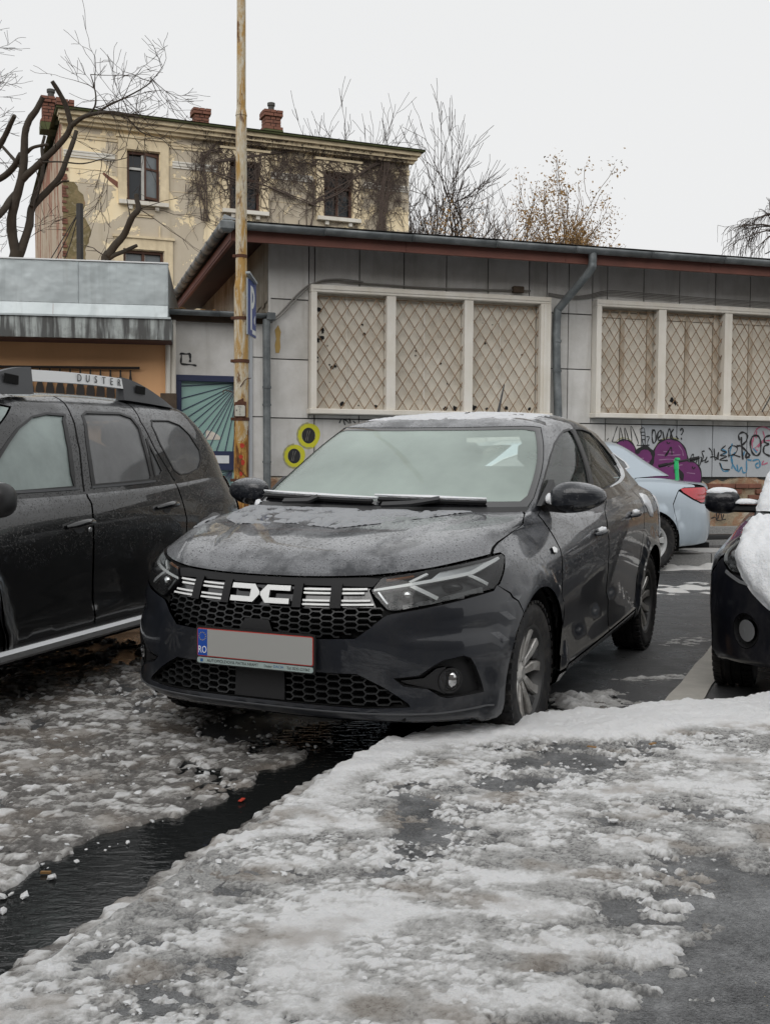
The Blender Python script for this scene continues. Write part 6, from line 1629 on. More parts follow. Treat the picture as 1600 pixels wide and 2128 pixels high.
def top_snow(mw, c0, r, seed, name, label):
    def fn(P, q):
        s_ = 1+.10*math.sin(6*q[0]+seed)*math.cos(5*q[1]+seed); return (c0[0]+(P[0]-c0[0])*s_, c0[1]+(P[1]-c0[1])*s_, c0[2]+(P[2]-c0[2])*(1 if P[2] > c0[2] else .15))
    mb = MB(); ellipsoid(mb, c0, r, 12, 18, .9, fn); o = fixn(mb.build(name, MAT['snow_car'], None, True)); o.matrix_world = mw; tag(o, label, 'snow', kind='stuff')
top_snow(MWH, (-.60, -.945, 1.035), (.062, .09, .036), 1.3, 'mirror_snow', 'cap of snow on the door mirror of the black hatchback')
top_snow(MWH, (-.58, -.800, .975), (.050, .075, .030), 2.3, 'mirror_snow', 'snow wedged behind the mirror arm of the black hatchback')
# ================================================================== the low grey building, its neighbours and the old yellow house
WZ = Vector((0, 0, 1))
def frame_fn(C0, ang):
    d = Vector((math.cos(R_(ang)), math.sin(R_(ang)), 0)); n = Vector((math.sin(R_(ang)), -math.cos(R_(ang)), 0)); C = Vector((C0[0], C0[1], 0))
    def P(s, z, off=0.0): return C+d*s+n*off+WZ*z
    P.d, P.n = d, n; P.M = Matrix((d, n, WZ)).transposed()
    return P
WP = frame_fn((-1.34, 12.37), 17)
def slab(P, s0, s1, z0, z1, o0, o1, name, mat, parent=None, bev=0.0):
    mb = MB(); mb.box(P((s0+s1)/2, (z0+z1)/2, (o0+o1)/2), (s1-s0, abs(o1-o0), z1-z0), P.M, bev); return fixn(mb.build(name, mat, parent))
def poly_slab(P, poly, o0, o1, name, mat, parent=None):
    mb = MB(); mb.prism(poly, o0, o1, lambda s, z, o: P(s, z, o)); return fixn(mb.build(name, mat, parent))
def ptube(P, pts, r, name, mat, parent=None, sides=8, n=6, smooth=True):
    q = spline(pts, n) if n else np.array(pts); mb = MB(); mb.tube([P(a, b, c) for a, b, c in q], r, sides); return autosmooth(mb.build(name, mat, parent), 50)

B1 = empty('storage_building', WP(0, .15)); B1.matrix_world = Matrix.Translation(WP(0, 0))
B1.location = (0, 0, 0); tag(B1, 'single storey grey panelled building with caged windows and deep eaves', 'building')
# core wall behind the panels, with real depth
core = slab(WP, .0, 13.5, .15, 3.78, -6.0, -.045, 'core_wall', MAT['joint'], B1)
xs = [.0, .53, 1.07, 1.62, 2.16, 2.70, 3.25, 3.79, 4.33, 4.85, 5.37, 5.91, 6.44, 6.98, 7.52, 8.06, 8.6, 9.14, 9.68, 10.2, 10.76, 11.3, 11.84, 12.4, 12.95, 13.5]
rows = [(1.03, 1.71), (1.71, 2.39), (2.39, 3.08), (3.08, 3.78)]
wins = [(.46, 3.49, 1.76, 3.25), (4.12, 7.08, 1.78, 3.26), (7.75, 10.7, 1.78, 3.26)]
GAP = .014
def clipped(a, b, z0, z1):
    out = [(a, b, z0, z1)]
    for (x0, x1, y0, y1) in wins:
        nxt = []
        for (p, q, r, s) in out:
            if q <= x0 or p >= x1 or s <= y0 or r >= y1: nxt.append((p, q, r, s)); continue
            if p < x0: nxt.append((p, x0, r, s))
            if q > x1: nxt.append((x1, q, r, s))
            pp, qq = max(p, x0), min(q, x1)
            if r < y0: nxt.append((pp, qq, r, y0))
            if s > y1: nxt.append((pp, qq, y1, s))
        out = nxt
    return out
rr = random.Random(3)
for ri, (z0, z1) in enumerate(rows):
    for a, b in zip(xs[:-1], xs[1:]):
        if b > 12: continue
        for (p, q, r, s) in clipped(a, b, z0, z1):
            if q-p < .05 or s-r < .03: continue
            m = MAT['panel_grey'] if (ri == 0 and p > 4.8) else (MAT['panel'] if rr.random() < .55 else MAT['panel_b'])
            slab(WP, p+GAP*.5, q-GAP*.5, r+GAP*.5, s-GAP*.5, -.045, rr.uniform(-.002, .002), 'wall_panel', m, B1)
# crumbled plinth: ragged render over a rough base, step at the foot
def plinth():
    n = 150; m = 20; V = []; 
    for i in range(n+1):
        s = -.05+12*i/n; top = 1.02+.05*math.sin(s*5.1)+.06*(rr.random()-.5)
        for j in range(m+1):
            t = j/m; z = .30+(top-.30)*t; o = -.02+.035*float(fbm(np.array([s/.25]), np.array([z/.18]), 4, 501)[0])+.03*(1-t)
            if j == m: o = -.05
            V.append(WP(s, z, o))
    f = [(i*(m+1)+j, (i+1)*(m+1)+j, (i+1)*(m+1)+j+1, i*(m+1)+j+1) for i in range(n) for j in range(m)]
    return mobj('plinth', V, f, MAT['plinth'], B1, True)
plinth()
slab(WP, -.1, 12, .15, .385, -.04, .10, 'plinth_step', MAT['kerb'], B1, .01)
slab(WP, -.1, 12, .10, .26, .10, .20, 'plinth_step', MAT['kerb'], B1, .01)
# brick courses bared at the right of the plinth
for k in range(4):
    for q in range(7):
        if rr.random() < .2: continue
        s = 5.75+q*.21+(.10 if k % 2 else 0); slab(WP, s, s+.195, .66+k*.075, .66+k*.075+.062, -.06, .018+rr.uniform(-.01, .012), 'brick', MAT['brick'], B1, .006)
# barred triple windows
MAT['peeled_rail'] = wall_mat('peeling_rail', (.60, .55, .47), (.30, .22, .14), 40, .8)
def triple(s0, s1, z0, z1, lights, seed, shut_pattern):
    r2 = random.Random(seed)
    w_ = empty('window', parent=B1)
    fw = .085; D = .13
    slab(WP, s0, s1, z1-fw, z1, -.05, D, 'frame_head', MAT['cream'], w_, .006)
    slab(WP, s0-.02, s1+.02, z0, z0+.062, -.05, D+.03, 'sill', MAT['cream'], w_, .008)
    slab(WP, s0, s0+fw*.8, z0+.062, z1-fw, -.05, D, 'frame_jamb', MAT['cream'], w_, .006)
    slab(WP, s1-fw*1.6, s1, z0+.062, z1-fw, -.05, D, 'frame_jamb', MAT['cream'], w_, .006)
    slab(WP, s1-fw*1.15, s1-fw*.75, z0+.062, z1-fw, D, D+.012, 'frame_bead', MAT['cream'], w_)
    slab(WP, s0+.02, s1-.02, z1-fw*.62, z1-fw*.45, D, D+.010, 'frame_bead', MAT['cream'], w_)
    for (a, b) in [(lights[i][1], lights[i+1][0]) for i in range(len(lights)-1)]:
        slab(WP, a, b, z0+.062, z1-fw, -.05, D-.012, 'mullion', MAT['cream'], w_, .005)
    for li, (a, b) in enumerate(lights):
        za, zb = z0+.065, z1-fw
        mid = (a+b)/2-.04 if shut_pattern == 'sheet' else (a+b)/2
        if shut_pattern == 'sheet':
            for (p, q) in ((a, mid), (mid, b)):
                slab(WP, p+.004, q-.004, za, zb, -.035, -.008+.004*r2.random(), 'shutter_sheet', MAT['shutter'], w_)
            slab(WP, mid-.010, mid+.010, za, zb, -.008, .004, 'shutter_strip', MAT['cream'], w_)
        else:
            ib, it = za+.07, zb-.12
            slab(WP, a, b, za, zb, -.040, -.030, 'shutter_board', MAT['shutter'], w_)
            for (p, q, y0, y1) in ((a, b-.10, zb-.12, zb-.05), (a, b-.10, za, za+.07), (b-.10, b-.03, za, zb), (mid-.08, mid-.02, ib, it)):
                slab(WP, p+.002, q-.002, y0, y1, -.030, .004, 'shutter_rail', MAT['peeled_rail'], w_, .004)
            for (p, q) in ((a+.01, mid-.085), (mid-.015, b-.105)): slab(WP, p, q, ib+.004, it-.004, -.030, -.013, 'shutter_sheet', MAT['shutter'], w_)
        # holes rusted through the sheet
        nh = (16, 7, 8)[li % 3] if shut_pattern == 'sheet' else (0, 5, 0)[li % 3]
        for k in range(nh):
            if shut_pattern == 'sheet' and li == 0 and k < 11: cx, cy = a+.03+.30*r2.random()**1.5, zb-.12-.75*r2.random()**.8
            elif k % 2: cx, cy = a+.05+(b-a-.1)*r2.random(), za+.02+.05*r2.random()
            else: cx, cy = a+.1+(b-a-.2)*r2.random(), za+(zb-za)*(.25+.6*r2.random())
            if shut_pattern != 'sheet': cx, cy = a+.06+.26*r2.random(), za+.10+.13*r2.random()**2
            R0 = (.008+.022*r2.random()**2)*(1.6 if shut_pattern != 'sheet' else 1); pl_ = []
            for q in range(9): t = 2*PI*q/9; r = R0*(.55+.7*r2.random()); pl_.append((cx+r*math.cos(t), cy+1.15*r*math.sin(t)))
            poly_slab(WP, pl_, -.012, .0035 if shut_pattern == 'sheet' else -.010, 'rust_hole', MAT['hole'], w_)
        # diamond grille, bar by bar
        ga, gb, gz0, gz1 = a-.012, b+.012, za-.004, zb-.035; O = .045
        Wd, Hd = gb-ga, gz1-gz0; px = Wd/6.0; slope = (Hd/6.6)/(px/1.0)*1.0
        sl = 1.50
        for (p, q) in (((ga, gz0), (gb, gz0)), ((ga, gz1), (gb, gz1)), ((ga, gz0), (ga, gz1)), ((gb, gz0), (gb, gz1))):
            mb = MB(); mb.tube([WP(p[0], p[1], O), WP(q[0], q[1], O)], .0065, 4); mb.build('grille_edge_bar', MAT['rust_bar'], w_)
        for sg in (1, -1):
            c0 = ga-(Hd/sl)-px if sg > 0 else ga
            k = 0
            while True:
                x0 = c0+k*px*.99+.3*px; k += 1
                if x0 > gb+(Hd/sl)+px: break
                # the line s = x0 + sg*(z-gz0)/sl clipped to the opening
                pts = []
                t0, t1 = 0, Hd
                if sg > 0: lo, hi = (ga-x0)*sl, (gb-x0)*sl
                else: lo, hi = (x0-gb)*sl, (x0-ga)*sl
                t0, t1 = max(t0, lo), min(t1, hi)
                if t1-t0 < .04: continue
                j = .003*(r2.random()-.5)
                mb = MB(); mb.tube([WP(x0+sg*t/sl+j, gz0+t, O+.007*sg) for t in (t0, t1)], .0068, 4); mb.build('grille_bar', MAT['rust_bar'], w_)
triple(*wins[0], [(.535, 1.375), (1.485, 2.355), (2.465, 3.345)], 5, 'sheet')
triple(*wins[1], [(4.195, 5.005), (5.115, 5.985), (6.095, 6.93)], 6, 'frame')
triple(*wins[2], [(7.83, 8.62), (8.73, 9.6), (9.71, 10.56)], 7, 'frame')
# ---- roof: soffit, fascia boards, gutters on two sides, downpipes
EV = .55; ZS = 3.60; SL = -.53
mb = MB(); v = [WP(SL, ZS+.02, EV-.03), WP(13.5, ZS+.02, EV-.03), WP(13.5, 3.80, -.02), WP(.02, 3.80, -.02), WP(.02, 3.80, -6), WP(SL, ZS+.02, -6)]
mb.add(v, [(0, 1, 2, 3), (0, 3, 4, 5)]); mb.build('soffit', MAT['soffit'], B1)
mb = MB(); v = [WP(SL-.03, 3.79, EV+.02), WP(13.5, 3.79, EV+.02), WP(13.5, 4.15, -3.2), WP(2.8, 4.15, -3.2), WP(SL-.03, 3.79, -6.2), WP(13.5, 3.79, -6.2)]
mb.add(v, [(0, 1, 2, 3), (0, 3, 4), (3, 2, 5, 4)]); mb.build('roof', MAT['roof_felt'], B1)
mb = MB(); v = [WP(SL-.03, 3.815, EV+.03)+Vector((0, 0, .0)), WP(13.5, 3.815, EV+.03), WP(13.5, 4.18, -3.2), WP(2.8, 4.18, -3.2)]
mb.add(v, [(0, 1, 2, 3)]); o = mb.build('roof_snow', MAT['snow_bank']); tag(o, 'thin snow on the roof of the low grey building', 'snow', kind='stuff')
for k in range(7):
    a, b = SL+k*2.0, min(13.5, SL+(k+1)*2.0); slab(WP, a+.002, b-.002, ZS, 3.72, EV-.05, EV-.01, 'fascia_board', MAT['redwood'], B1)
SP = frame_fn(tuple(WP(SL+.02, 0, 0))[:2], 107)       # along the left eave, running back
for k in range(3): slab(SP, -EV+k*2.0, -EV+k*2.0+1.996, ZS, 3.72, -.02+0, .02, 'fascia_board', MAT['redwood'], B1) if False else None
def back(s, z, off):     # s runs back from the front eave, off outwards to the left
    return WP(SL-off, z, EV-s)
for k in range(3):
    mb = MB(); a, b = k*2.1, k*2.1+2.096
    mb.add([back(a, ZS, -.05), back(b, ZS, -.05), back(b, 3.72, -.05), back(a, 3.72, -.05), back(a, ZS, -.01), back(b, ZS, -.01), back(b, 3.72, -.01), back(a, 3.72, -.01)], [(0, 1, 2, 3), (4, 5, 6, 7), (0, 1, 5, 4), (3, 2, 6, 7), (0, 3, 7, 4), (1, 2, 6, 5)])
    fixn(mb.build('fascia_board', MAT['redwood'], B1))
def half_gutter(path, name, R=.065):
    """path: list of (centre, outward unit)"""
    mb = MB(); v = []; f = []; m = 9
    for c, o in path:
        for k in range(m):
            a = PI*k/(m-1); v.append(c+o*(R-R*math.cos(a))-WZ*(R*math.sin(a)))
    for i in range(len(path)-1):
        for k in range(m-1): f.append((i*m+k, i*m+k+1, (i+1)*m+k+1, (i+1)*m+k))
    mb.add(v, f); o = mb.build(name, MAT['zinc'], B1, True)
    md = o.modifiers.new('thick', 'SOLIDIFY'); md.thickness = .005; return o
nL = -WP.d
gs = [SL-.0+k*1.02 for k in range(15)]
for a, b in zip(gs[:-1], gs[1:]):
    half_gutter([(WP(a, 3.775, EV), WP.n), (WP(b+.012, 3.772, EV), WP.n)], 'gutter')
    mb = MB(); c = WP(b, 3.775, EV)
    mb.tube([c+WP.n*(.066-.071*math.cos(PI*k/10))-WZ*.071*math.sin(PI*k/10) for k in range(11)], .006, 4); mb.build('gutter_bracket', MAT['zinc'], B1)
for k in range(12):
    a, b = -.02+k*.52, -.02+(k+1)*.52
    half_gutter([(back(a, 3.775, .0), nL), (back(b+.01, 3.775, .0), nL)], 'gutter')
    mb = MB(); c = back(b, 3.775, 0); mb.tube([c+nL*(.066-.071*math.cos(PI*q/10))-WZ*.071*math.sin(PI*q/10) for q in range(11)], .006, 4); mb.build('gutter_bracket', MAT['zinc'], B1)
mb = MB(); mb.box(WP(SL-.06, 3.735, EV+.065), (.15, .15, .13), WP.M, .03); fixn(mb.build('gutter_corner', MAT['zinc'], B1))
mb = MB(); v = [WP(SL-.12, 3.80, EV+.12), WP(SL-.02, 3.80, EV+.12), WP(SL-.07, 3.88, EV-.02), WP(SL+.2, 3.82, EV-.1)]; mb.add(v, [(0, 1, 2), (1, 3, 2)]); mb.build('hip_flashing', MAT['zinc'], B1)
ptube(WP, [(3.79, 3.72, EV+.06), (3.79, 3.60, EV+.06), (3.77, 3.50, EV+.02), (3.62, 3.16, .16), (3.585, 3.04, .10), (3.585, 2.5, .10), (3.62, 1.7, .10), (3.66, .30, .10)], .05, 'downpipe', MAT['zinc'], B1, 12, 5)
for z in (2.72, 2.35, 1.2):
    mb = MB(); c = WP(3.586+max(0, (2.5-z))*.045, z, .10); mb.tube([c-WZ*.014, c+WZ*.014], .058, 12); mb.build('pipe_collar', MAT['zinc'], B1)
# left flank: peeled boarding under the eave
mb = MB(); v = [WP(-.004, .15, -.02), WP(-.004, .15, -6), WP(-.004, 3.80, -6), WP(-.004, 3.80, -.02)]; mb.add(v, [(0, 1, 2, 3)]); mb.build('flank_wall', MAT['peeled'], B1)
slab(WP, -.012, .012, 1.03, 3.78, -.04, .004, 'corner_strip', MAT['panel_b'], B1)
for k in range(9):
    o0 = -.05-k*.20; z0 = 2.98+.10*rr.random(); mb = MB()
    mb.add([WP(-.016, z0+.05*rr.random(), o0), WP(-.016, z0, o0-.19), WP(-.016, 3.78, o0-.19), WP(-.016, 3.78, o0)], [(0, 1, 2, 3)]); mb.build('flank_board', MAT['peeled'], B1)
# cables along the wall
def cable(pts, r, name, mat): return ptube(WP, pts, r, name, mat, B1, 5, 8)
cable([(-.02, 2.82, .03), (.10, 2.90, .03), (.33, 3.15, .03), (.50, 3.27, .03), (.75, 3.32, .03), (1.03, 3.31, .03), (1.99, 3.30, .03), (2.99, 3.325, .03), (3.25, 3.33, .03)], .011, 'cable', MAT['cable'])
cable([(-.01, 2.79, .05), (.14, 2.90, .05), (.36, 3.14, .05), (.55, 3.29, .05), (.8, 3.335, .05), (1.1, 3.32, .05)], .010, 'cable', MAT['cable'])
for j in range(4):
    cable([(3.50, 3.29+.01*j, .02), (3.8, 3.26+.012*j, .02), (4.05, 3.28+.015*j, .02), (4.33, 3.335+.018*j, .03), (4.87, 3.325+.020*j, .03), (5.5, 3.315+.019*j, .03), (6.01, 3.31+.018*j, .03), (7.2, 3.30+.02*j, .03), (9, 3.31+.02*j, .03)], .0055, 'cable', MAT['cable'])
cable([(6.20, 3.86, .62), (6.35, 3.92, .70), (6.62, 3.85, .72), (6.75, 3.55, .60), (6.78, 3.30, .25), (6.76, 2.8, .16), (6.70, 2.2, .16), (6.55, 1.9, .16)], .008, 'cable', MAT['cable_black'])
cable([(6.60, 3.90, .70), (6.80, 3.4, .66), (7.0, 3.25, .3), (7.4, 3.27, .05)], .008, 'cable', MAT['cable_black'])
mb = MB(); mb.box(WP(3.08, 3.335, .04), (.14, .06, .08), WP.M, .008); fixn(mb.build('junction_box', MAT['rotten'], B1))
slab(WP, .10, .16, 2.45, 2.72, -.002, .004, 'bare_render', simple('ochre_render', (.40, .27, .09), .9, var=.3), B1) if False else poly_slab(WP, [(.06, 2.72), (.10, 2.78), (.13, 2.70), (.12, 2.62), (.125, 2.52), (.11, 2.46), (.07, 2.46), (.06, 2.55), (.075, 2.62)], -.001, .004, 'bare_render', simple('ochre_render', (.40, .27, .09), .9, var=.3), B1)

# ---- lean-to with the fan-glazed door, between the two low buildings
B2 = empty('shop_entrance', (0, 0, 0)); tag(B2, 'small white shop entrance with turquoise fan patterned door', 'building')
slab(WP, -1.08, -.205, 2.18, 2.78, -.30, -.05, 'wall', MAT['panel_b'], B2)
slab(WP, -.205, -.012, .15, 2.78, -.30, .012, 'pier', MAT['panel_b'], B2)
for z in (1.72, 2.40): slab(WP, -.20, -.02, z-.006, z+.006, .008, .0145, 'pier_joint', MAT['joint'], B2)
slab(WP, -.235, -.205, .15, 2.75, -.10, .03, 'pier_trim', MAT['panel_grey'], B2)
slab(WP, -1.30, -.0, 2.78, 2.84, -.30, .02, 'lintel', MAT['rotten'], B2)
slab(WP, -1.25, .0, 2.84, 2.90, -1.6, .10, 'canopy', MAT['rotten'], B2)
for k in range(60):
    s = -1.20+1.15*rr.random(); o = .06-1.0*rr.random()**2; mb = MB(); mb.box(WP(s, 2.905+.012*rr.random(), o), (.03+.05*rr.random(), .02+.03*rr.random(), .012), WP.M @ Matrix.Rotation(rr.random()*3, 3, 'Z')); mb.build('leaf_clump', MAT['leaf_litter'], B2) if k < 24 else None
path = [(WP(-1.24, 2.86, .10), WP.n), (WP(.04, 2.86, .10), WP.n)]
def gut2(a, b):
    mb = MB(); v = []; f = []; m = 8; R = .05
    for c, o in ((a, WP.n), (b, WP.n)):
        for k in range(m): t = PI*k/(m-1); v.append(c+o*(R-R*math.cos(t))-WZ*(R*math.sin(t)))
    for k in range(m-1): f.append((k, k+1, m+k+1, m+k))
    mb.add(v, f); o = mb.build('gutter', MAT['zinc'], B2, True); md = o.modifiers.new('t', 'SOLIDIFY'); md.thickness = .004
gut2(WP(-1.24, 2.88, .10), WP(-.60, 2.88, .10)); gut2(WP(-.605, 2.882, .10), WP(.03, 2.882, .10))
mb = MB(); mb.box(WP(-.02, 2.85, .15), (.10, .11, .09), WP.M, .01); fixn(mb.build('gutter_end', MAT['zinc'], B2))
ptube(WP, [(-.065, 2.82, .15), (-.065, 2.6, .15), (-.060, 1.6, .15), (-.055, .2, .15)], .045, 'downpipe', MAT['zinc'], B2, 14, 3)
for z in (2.05, 1.85, 1.2):
    mb = MB(); c = WP(-.06, z, .15); mb.tube([c-WZ*.012, c+WZ*.012], .052, 14); mb.build('pipe_collar', MAT['zinc'], B2)
# old white downpipes on the corner of the orange shop
for (s, r) in ((-1.095, .028), (-1.155, .03)):
    ptube(WP, [(s, 2.78, .02), (s, 2.0, .02), (s, .2, .02)], r, 'corner_pipe', MAT['cream'], B2, 10, 2)
door = empty('door', parent=B2)
slab(WP, -1.06, -.235, 2.11, 2.18, -.16, -.04, 'door_head', MAT['navy'], door, .004)
for (a, b) in ((-1.06, -1.0), (-.30, -.235)): slab(WP, a, b, .15, 2.11, -.16, -.04, 'door_jamb', MAT['navy'], door, .004)
slab(WP, -.995, -.30, 1.10, 1.32, -.12, -.06, 'door_rail', MAT['navy'], door, .004)
O = (-.33, 2.108)
ends = [(-.995, 2.06), (-.995, 1.90), (-.995, 1.76), (-.905, 1.60), (-.83, 1.50), (-.77, 1.42), (-.70, 1.36), (-.62, 1.32), (-.545, 1.32), (-.46, 1.32), (-.36, 1.32), (-.30, 1.45), (-.30, 1.75)]
slab(WP, -.995, -.30, 1.32, 2.11, -.115, -.100, 'fan_panel', MAT['turquoise'], door)
slab(WP, -.995, -.30, .30, 1.10, -.115, -.100, 'fan_panel', MAT['turquoise'], door)
def ext(e):   # run a ray from the hub to the panel edge
    dx, dz = e[0]-O[0], e[1]-O[1]; t = 9
    if dx < 0: t = min(t, (-.995-O[0])/dx)
    if dx > 0: t = min(t, (-.30-O[0])/dx)
    if dz < 0: t = min(t, (1.32-O[1])/dz)
    return (O[0]+dx*t, O[1]+dz*t)
for k, e in enumerate([(-.995, 2.055), (-.995, 1.915), (-.995, 1.775), (-.995, 1.655), (-.995, 1.53), (-.97, 1.40), (-.88, 1.32), (-.80, 1.32), (-.70, 1.32), (-.60, 1.32), (-.50, 1.32), (-.41, 1.32), (-.33, 1.5)]):
    q = ext(e); mb = MB(); mb.tube([WP(O[0], O[1], -.096), WP(q[0], q[1], -.096)], [.004, .0075], 4); mb.build('fan_bar', MAT['navy'], door)
for k in range(9):
    a = PI+PI*(k+.5)/9*.5; mb = MB(); q = (-.42+.75*math.cos(a), 1.09+.9*math.sin(a)); q = (max(q[0], -.995), max(q[1], .32)); mb.tube([WP(-.42, 1.09, -.096), WP(q[0], q[1], -.096)], [.004, .0075], 4); mb.build('fan_bar', MAT['navy'], door)
poly_slab(WP, [(-.72, 1.45), (-.72, 1.56), (-.66, 1.55), (-.60, 1.52), (-.56, 1.49), (-.55, 1.45)], -.098, -.094, 'torn_poster', MAT['poster'], door)
poly_slab(WP, [(-.64, 1.27), (-.64, 1.18), (-.46, 1.18), (-.46, 1.27)], -.058, -.055, 'paper_notice', MAT['paper'], door)

# ---- orange rendered shop with the sheet metal parapet
OP_ = frame_fn((-2.42, 12.03), 9)
B3 = empty('corner_shop', (0, 0, 0)); tag(B3, 'orange rendered low shop with streaked sheet metal parapet', 'building')
slab(OP_, -7, .0, .15, 2.60, -4, 0, 'wall', MAT['orange'], B3)
slab(OP_, -7, .03, 2.50, 2.74, .02, .50, 'fascia', MAT['stained'], B3) if False else None
fs = [-7, -5.4, -3.6, -1.19, .035]
for a, b in zip(fs[:-1], fs[1:]): slab(OP_, a+.002, b-.002, 2.505, 2.725, .44, .50, 'fascia_sheet', MAT['stained'], B3)
slab(OP_, -7, .03, 2.50, 2.56, .0, .44, 'canopy_soffit', MAT['soffit'], B3)
slab(OP_, .030, .036, 2.51, 2.72, .0, .50, 'fascia_end', MAT['stained'], B3)
slab(OP_, -7, .03, 2.725, 2.745, -.05, .52, 'drip_flashing', MAT['galv'], B3)
for a, b in ((-7, -4.5), (-4.5, -2.4), (-2.4, -1.19), (-1.19, .0)):
    mb = MB(); mb.add([OP_(a+.002, 2.745, .515), OP_(b-.002, 2.745, .515), OP_(b-.002, 2.875, .485), OP_(a+.002, 2.875, .485)], [(0, 1, 2, 3)]); mb.build('apron_sheet', MAT['galv'], B3)
for a, b in ((-7, -5.0), (-5.0, -2.95), (-2.95, -.93), (-.93, .0)):
    slab(OP_, a+.003, b-.003, 2.87, 3.315, .40, .49, 'parapet_sheet', MAT['galv'], B3, .004)
    mb = MB(); mb.tube([OP_(b-.002, 2.875, .493), OP_(b-.002, 3.31, .493)], .005, 5); mb.build('sheet_seam', MAT['galv'], B3)
slab(OP_, -7, .005, 3.315, 3.328, .36, .505, 'coping', MAT['white_paint'], B3)
slab(OP_, -.004, .0, 2.75, 3.31, -3, .40, 'parapet_return', MAT['galv'], B3)
# wrought iron grille over the shop window
gr = empty('iron_grille', (0, 0, 0)); tag(gr, 'black wrought iron grille with teardrop gaps on the orange wall', 'grille')
mb = MB(); mb.tube([OP_(-2.6, 2.215, .05), OP_(-.33, 2.235, .05)], .015, 5); mb.build('top_bar', MAT['iron'], gr)
mb = MB(); mb.tube([OP_(-2.6, 1.60, .05), OP_(-.42, 1.60, .05)], .012, 5); mb.build('bottom_bar', MAT['iron'], gr)
for k in range(20):
    s = -.43-k*.108; mb = MB(); pl_ = [(s-.008, 2.21), (s-.010, 2.15), (s-.020, 2.08), (s-.042, 2.0), (s-.046, 1.93), (s-.018, 1.80), (s-.012, 1.6), (s+.012, 1.6), (s+.018, 1.80), (s+.046, 1.93), (s+.042, 2.0), (s+.020, 2.08), (s+.010, 2.15), (s+.008, 2.21)]
    mb.prism(pl_, .04, .056, lambda a_, b_, c_: OP_(a_, b_, c_)); fixn(mb.build('spindle', MAT['iron'], gr))
# small timber counter box at the corner of the shop
bx_ = slab(OP_, -.10, .075, 1.60, 1.955, .02, .16, 'meter_box', MAT['rotten'], None, .006); tag(bx_, 'small rotten brown box on the corner of the orange wall', 'box')
# ---- old yellow three storey house behind
YP = frame_fn((-8.25, 27.52), 21.6)
B4 = empty('townhouse', (0, 0, 0)); tag(B4, 'tall old yellow house with peeling plaster and creeper on its right half', 'building')
W4 = 9.55
wn = [(1.61, 2.44, 7.98, 9.26), (4.32, 5.15, 8.00, 9.27), (6.99, 7.82, 8.04, 9.27), (1.51, 2.54, 5.35, 6.70), (4.30, 5.20, 5.35, 6.70), (6.95, 7.9, 5.35, 6.70)]
def wall_with_holes(P, s0, s1, z0, z1, holes, mat, name, parent, D=.30):
    ss = sorted({s0, s1, *[h[0] for h in holes], *[h[1] for h in holes]}); zs = sorted({z0, z1, *[h[2] for h in holes], *[h[3] for h in holes]})
    mb = MB()
    for a, b in zip(ss[:-1], ss[1:]):
        for c, d in zip(zs[:-1], zs[1:]):
            if any(h[0] <= (a+b)/2 <= h[1] and h[2] <= (c+d)/2 <= h[3] for h in holes): continue
            mb.add([P(a, c), P(b, c), P(b, d), P(a, d)], [(0, 1, 2, 3)])
    for (a, b, c, d) in holes:
        mb.add([P(a, c), P(b, c), P(b, d), P(a, d), P(a, c, -D), P(b, c, -D), P(b, d, -D), P(a, d, -D)], [(0, 1, 5, 4), (1, 2, 6, 5), (2, 3, 7, 6), (3, 0, 4, 7)])
    o = mb.build(name, mat, parent); bm = bmesh.new(); bm.from_mesh(o.data); bmesh.ops.remove_doubles(bm, verts=bm.verts, dist=1e-4); bm.to_mesh(o.data); bm.free(); return o
wall_with_holes(YP, 0, W4, 0, 10.0, wn, MAT['plaster'], 'wall', B4)
mb = MB(); mb.add([YP(0, 0, 0), YP(0, 0, -11), YP(0, 10.0, -11), YP(0, 10.0, 0)], [(0, 1, 2, 3)]); mb.build('flank_wall', MAT['brickrender'], B4)
mb = MB(); mb.add([YP(W4, 0, 0), YP(W4, 0, -11), YP(W4, 10.0, -11), YP(W4, 10.0, 0)], [(0, 1, 2, 3)]); mb.build('flank_wall', MAT['plaster'], B4)
mb = MB(); mb.add([YP(0, 0, -11), YP(W4, 0, -11), YP(W4, 10, -11), YP(0, 10, -11)], [(0, 1, 2, 3)]); mb.build('rear_wall', MAT['plaster'], B4)
rj = random.Random(4); pj = [(.0, 5.0)]+[(.60+.10*math.sin(k*.7)+.10*(rj.random()-.5)-.30*max(0, (k-24)/10), 5+k*.10) for k in range(34)]+[(.0, 8.3)]
poly_slab(YP, pj, -.01, .006, 'damp_corner', MAT['moss'], B4)
r4 = random.Random(9)
for k in range(46):
    z = 5.2+k*.075; L = .10+.16*r4.random()
    if r4.random() < .25: continue
    slab(YP, -.02, L*.6, z, z+.06, -.05, .03, 'brick', MAT['brick'], B4)
poly_slab(YP, [(1.02, 8.62), (1.18, 8.52), (1.40, 8.40), (1.52, 8.28), (1.36, 8.26), (1.15, 8.42), (.98, 8.58)], .001, .006, 'bare_brick', MAT['brick'], B4)
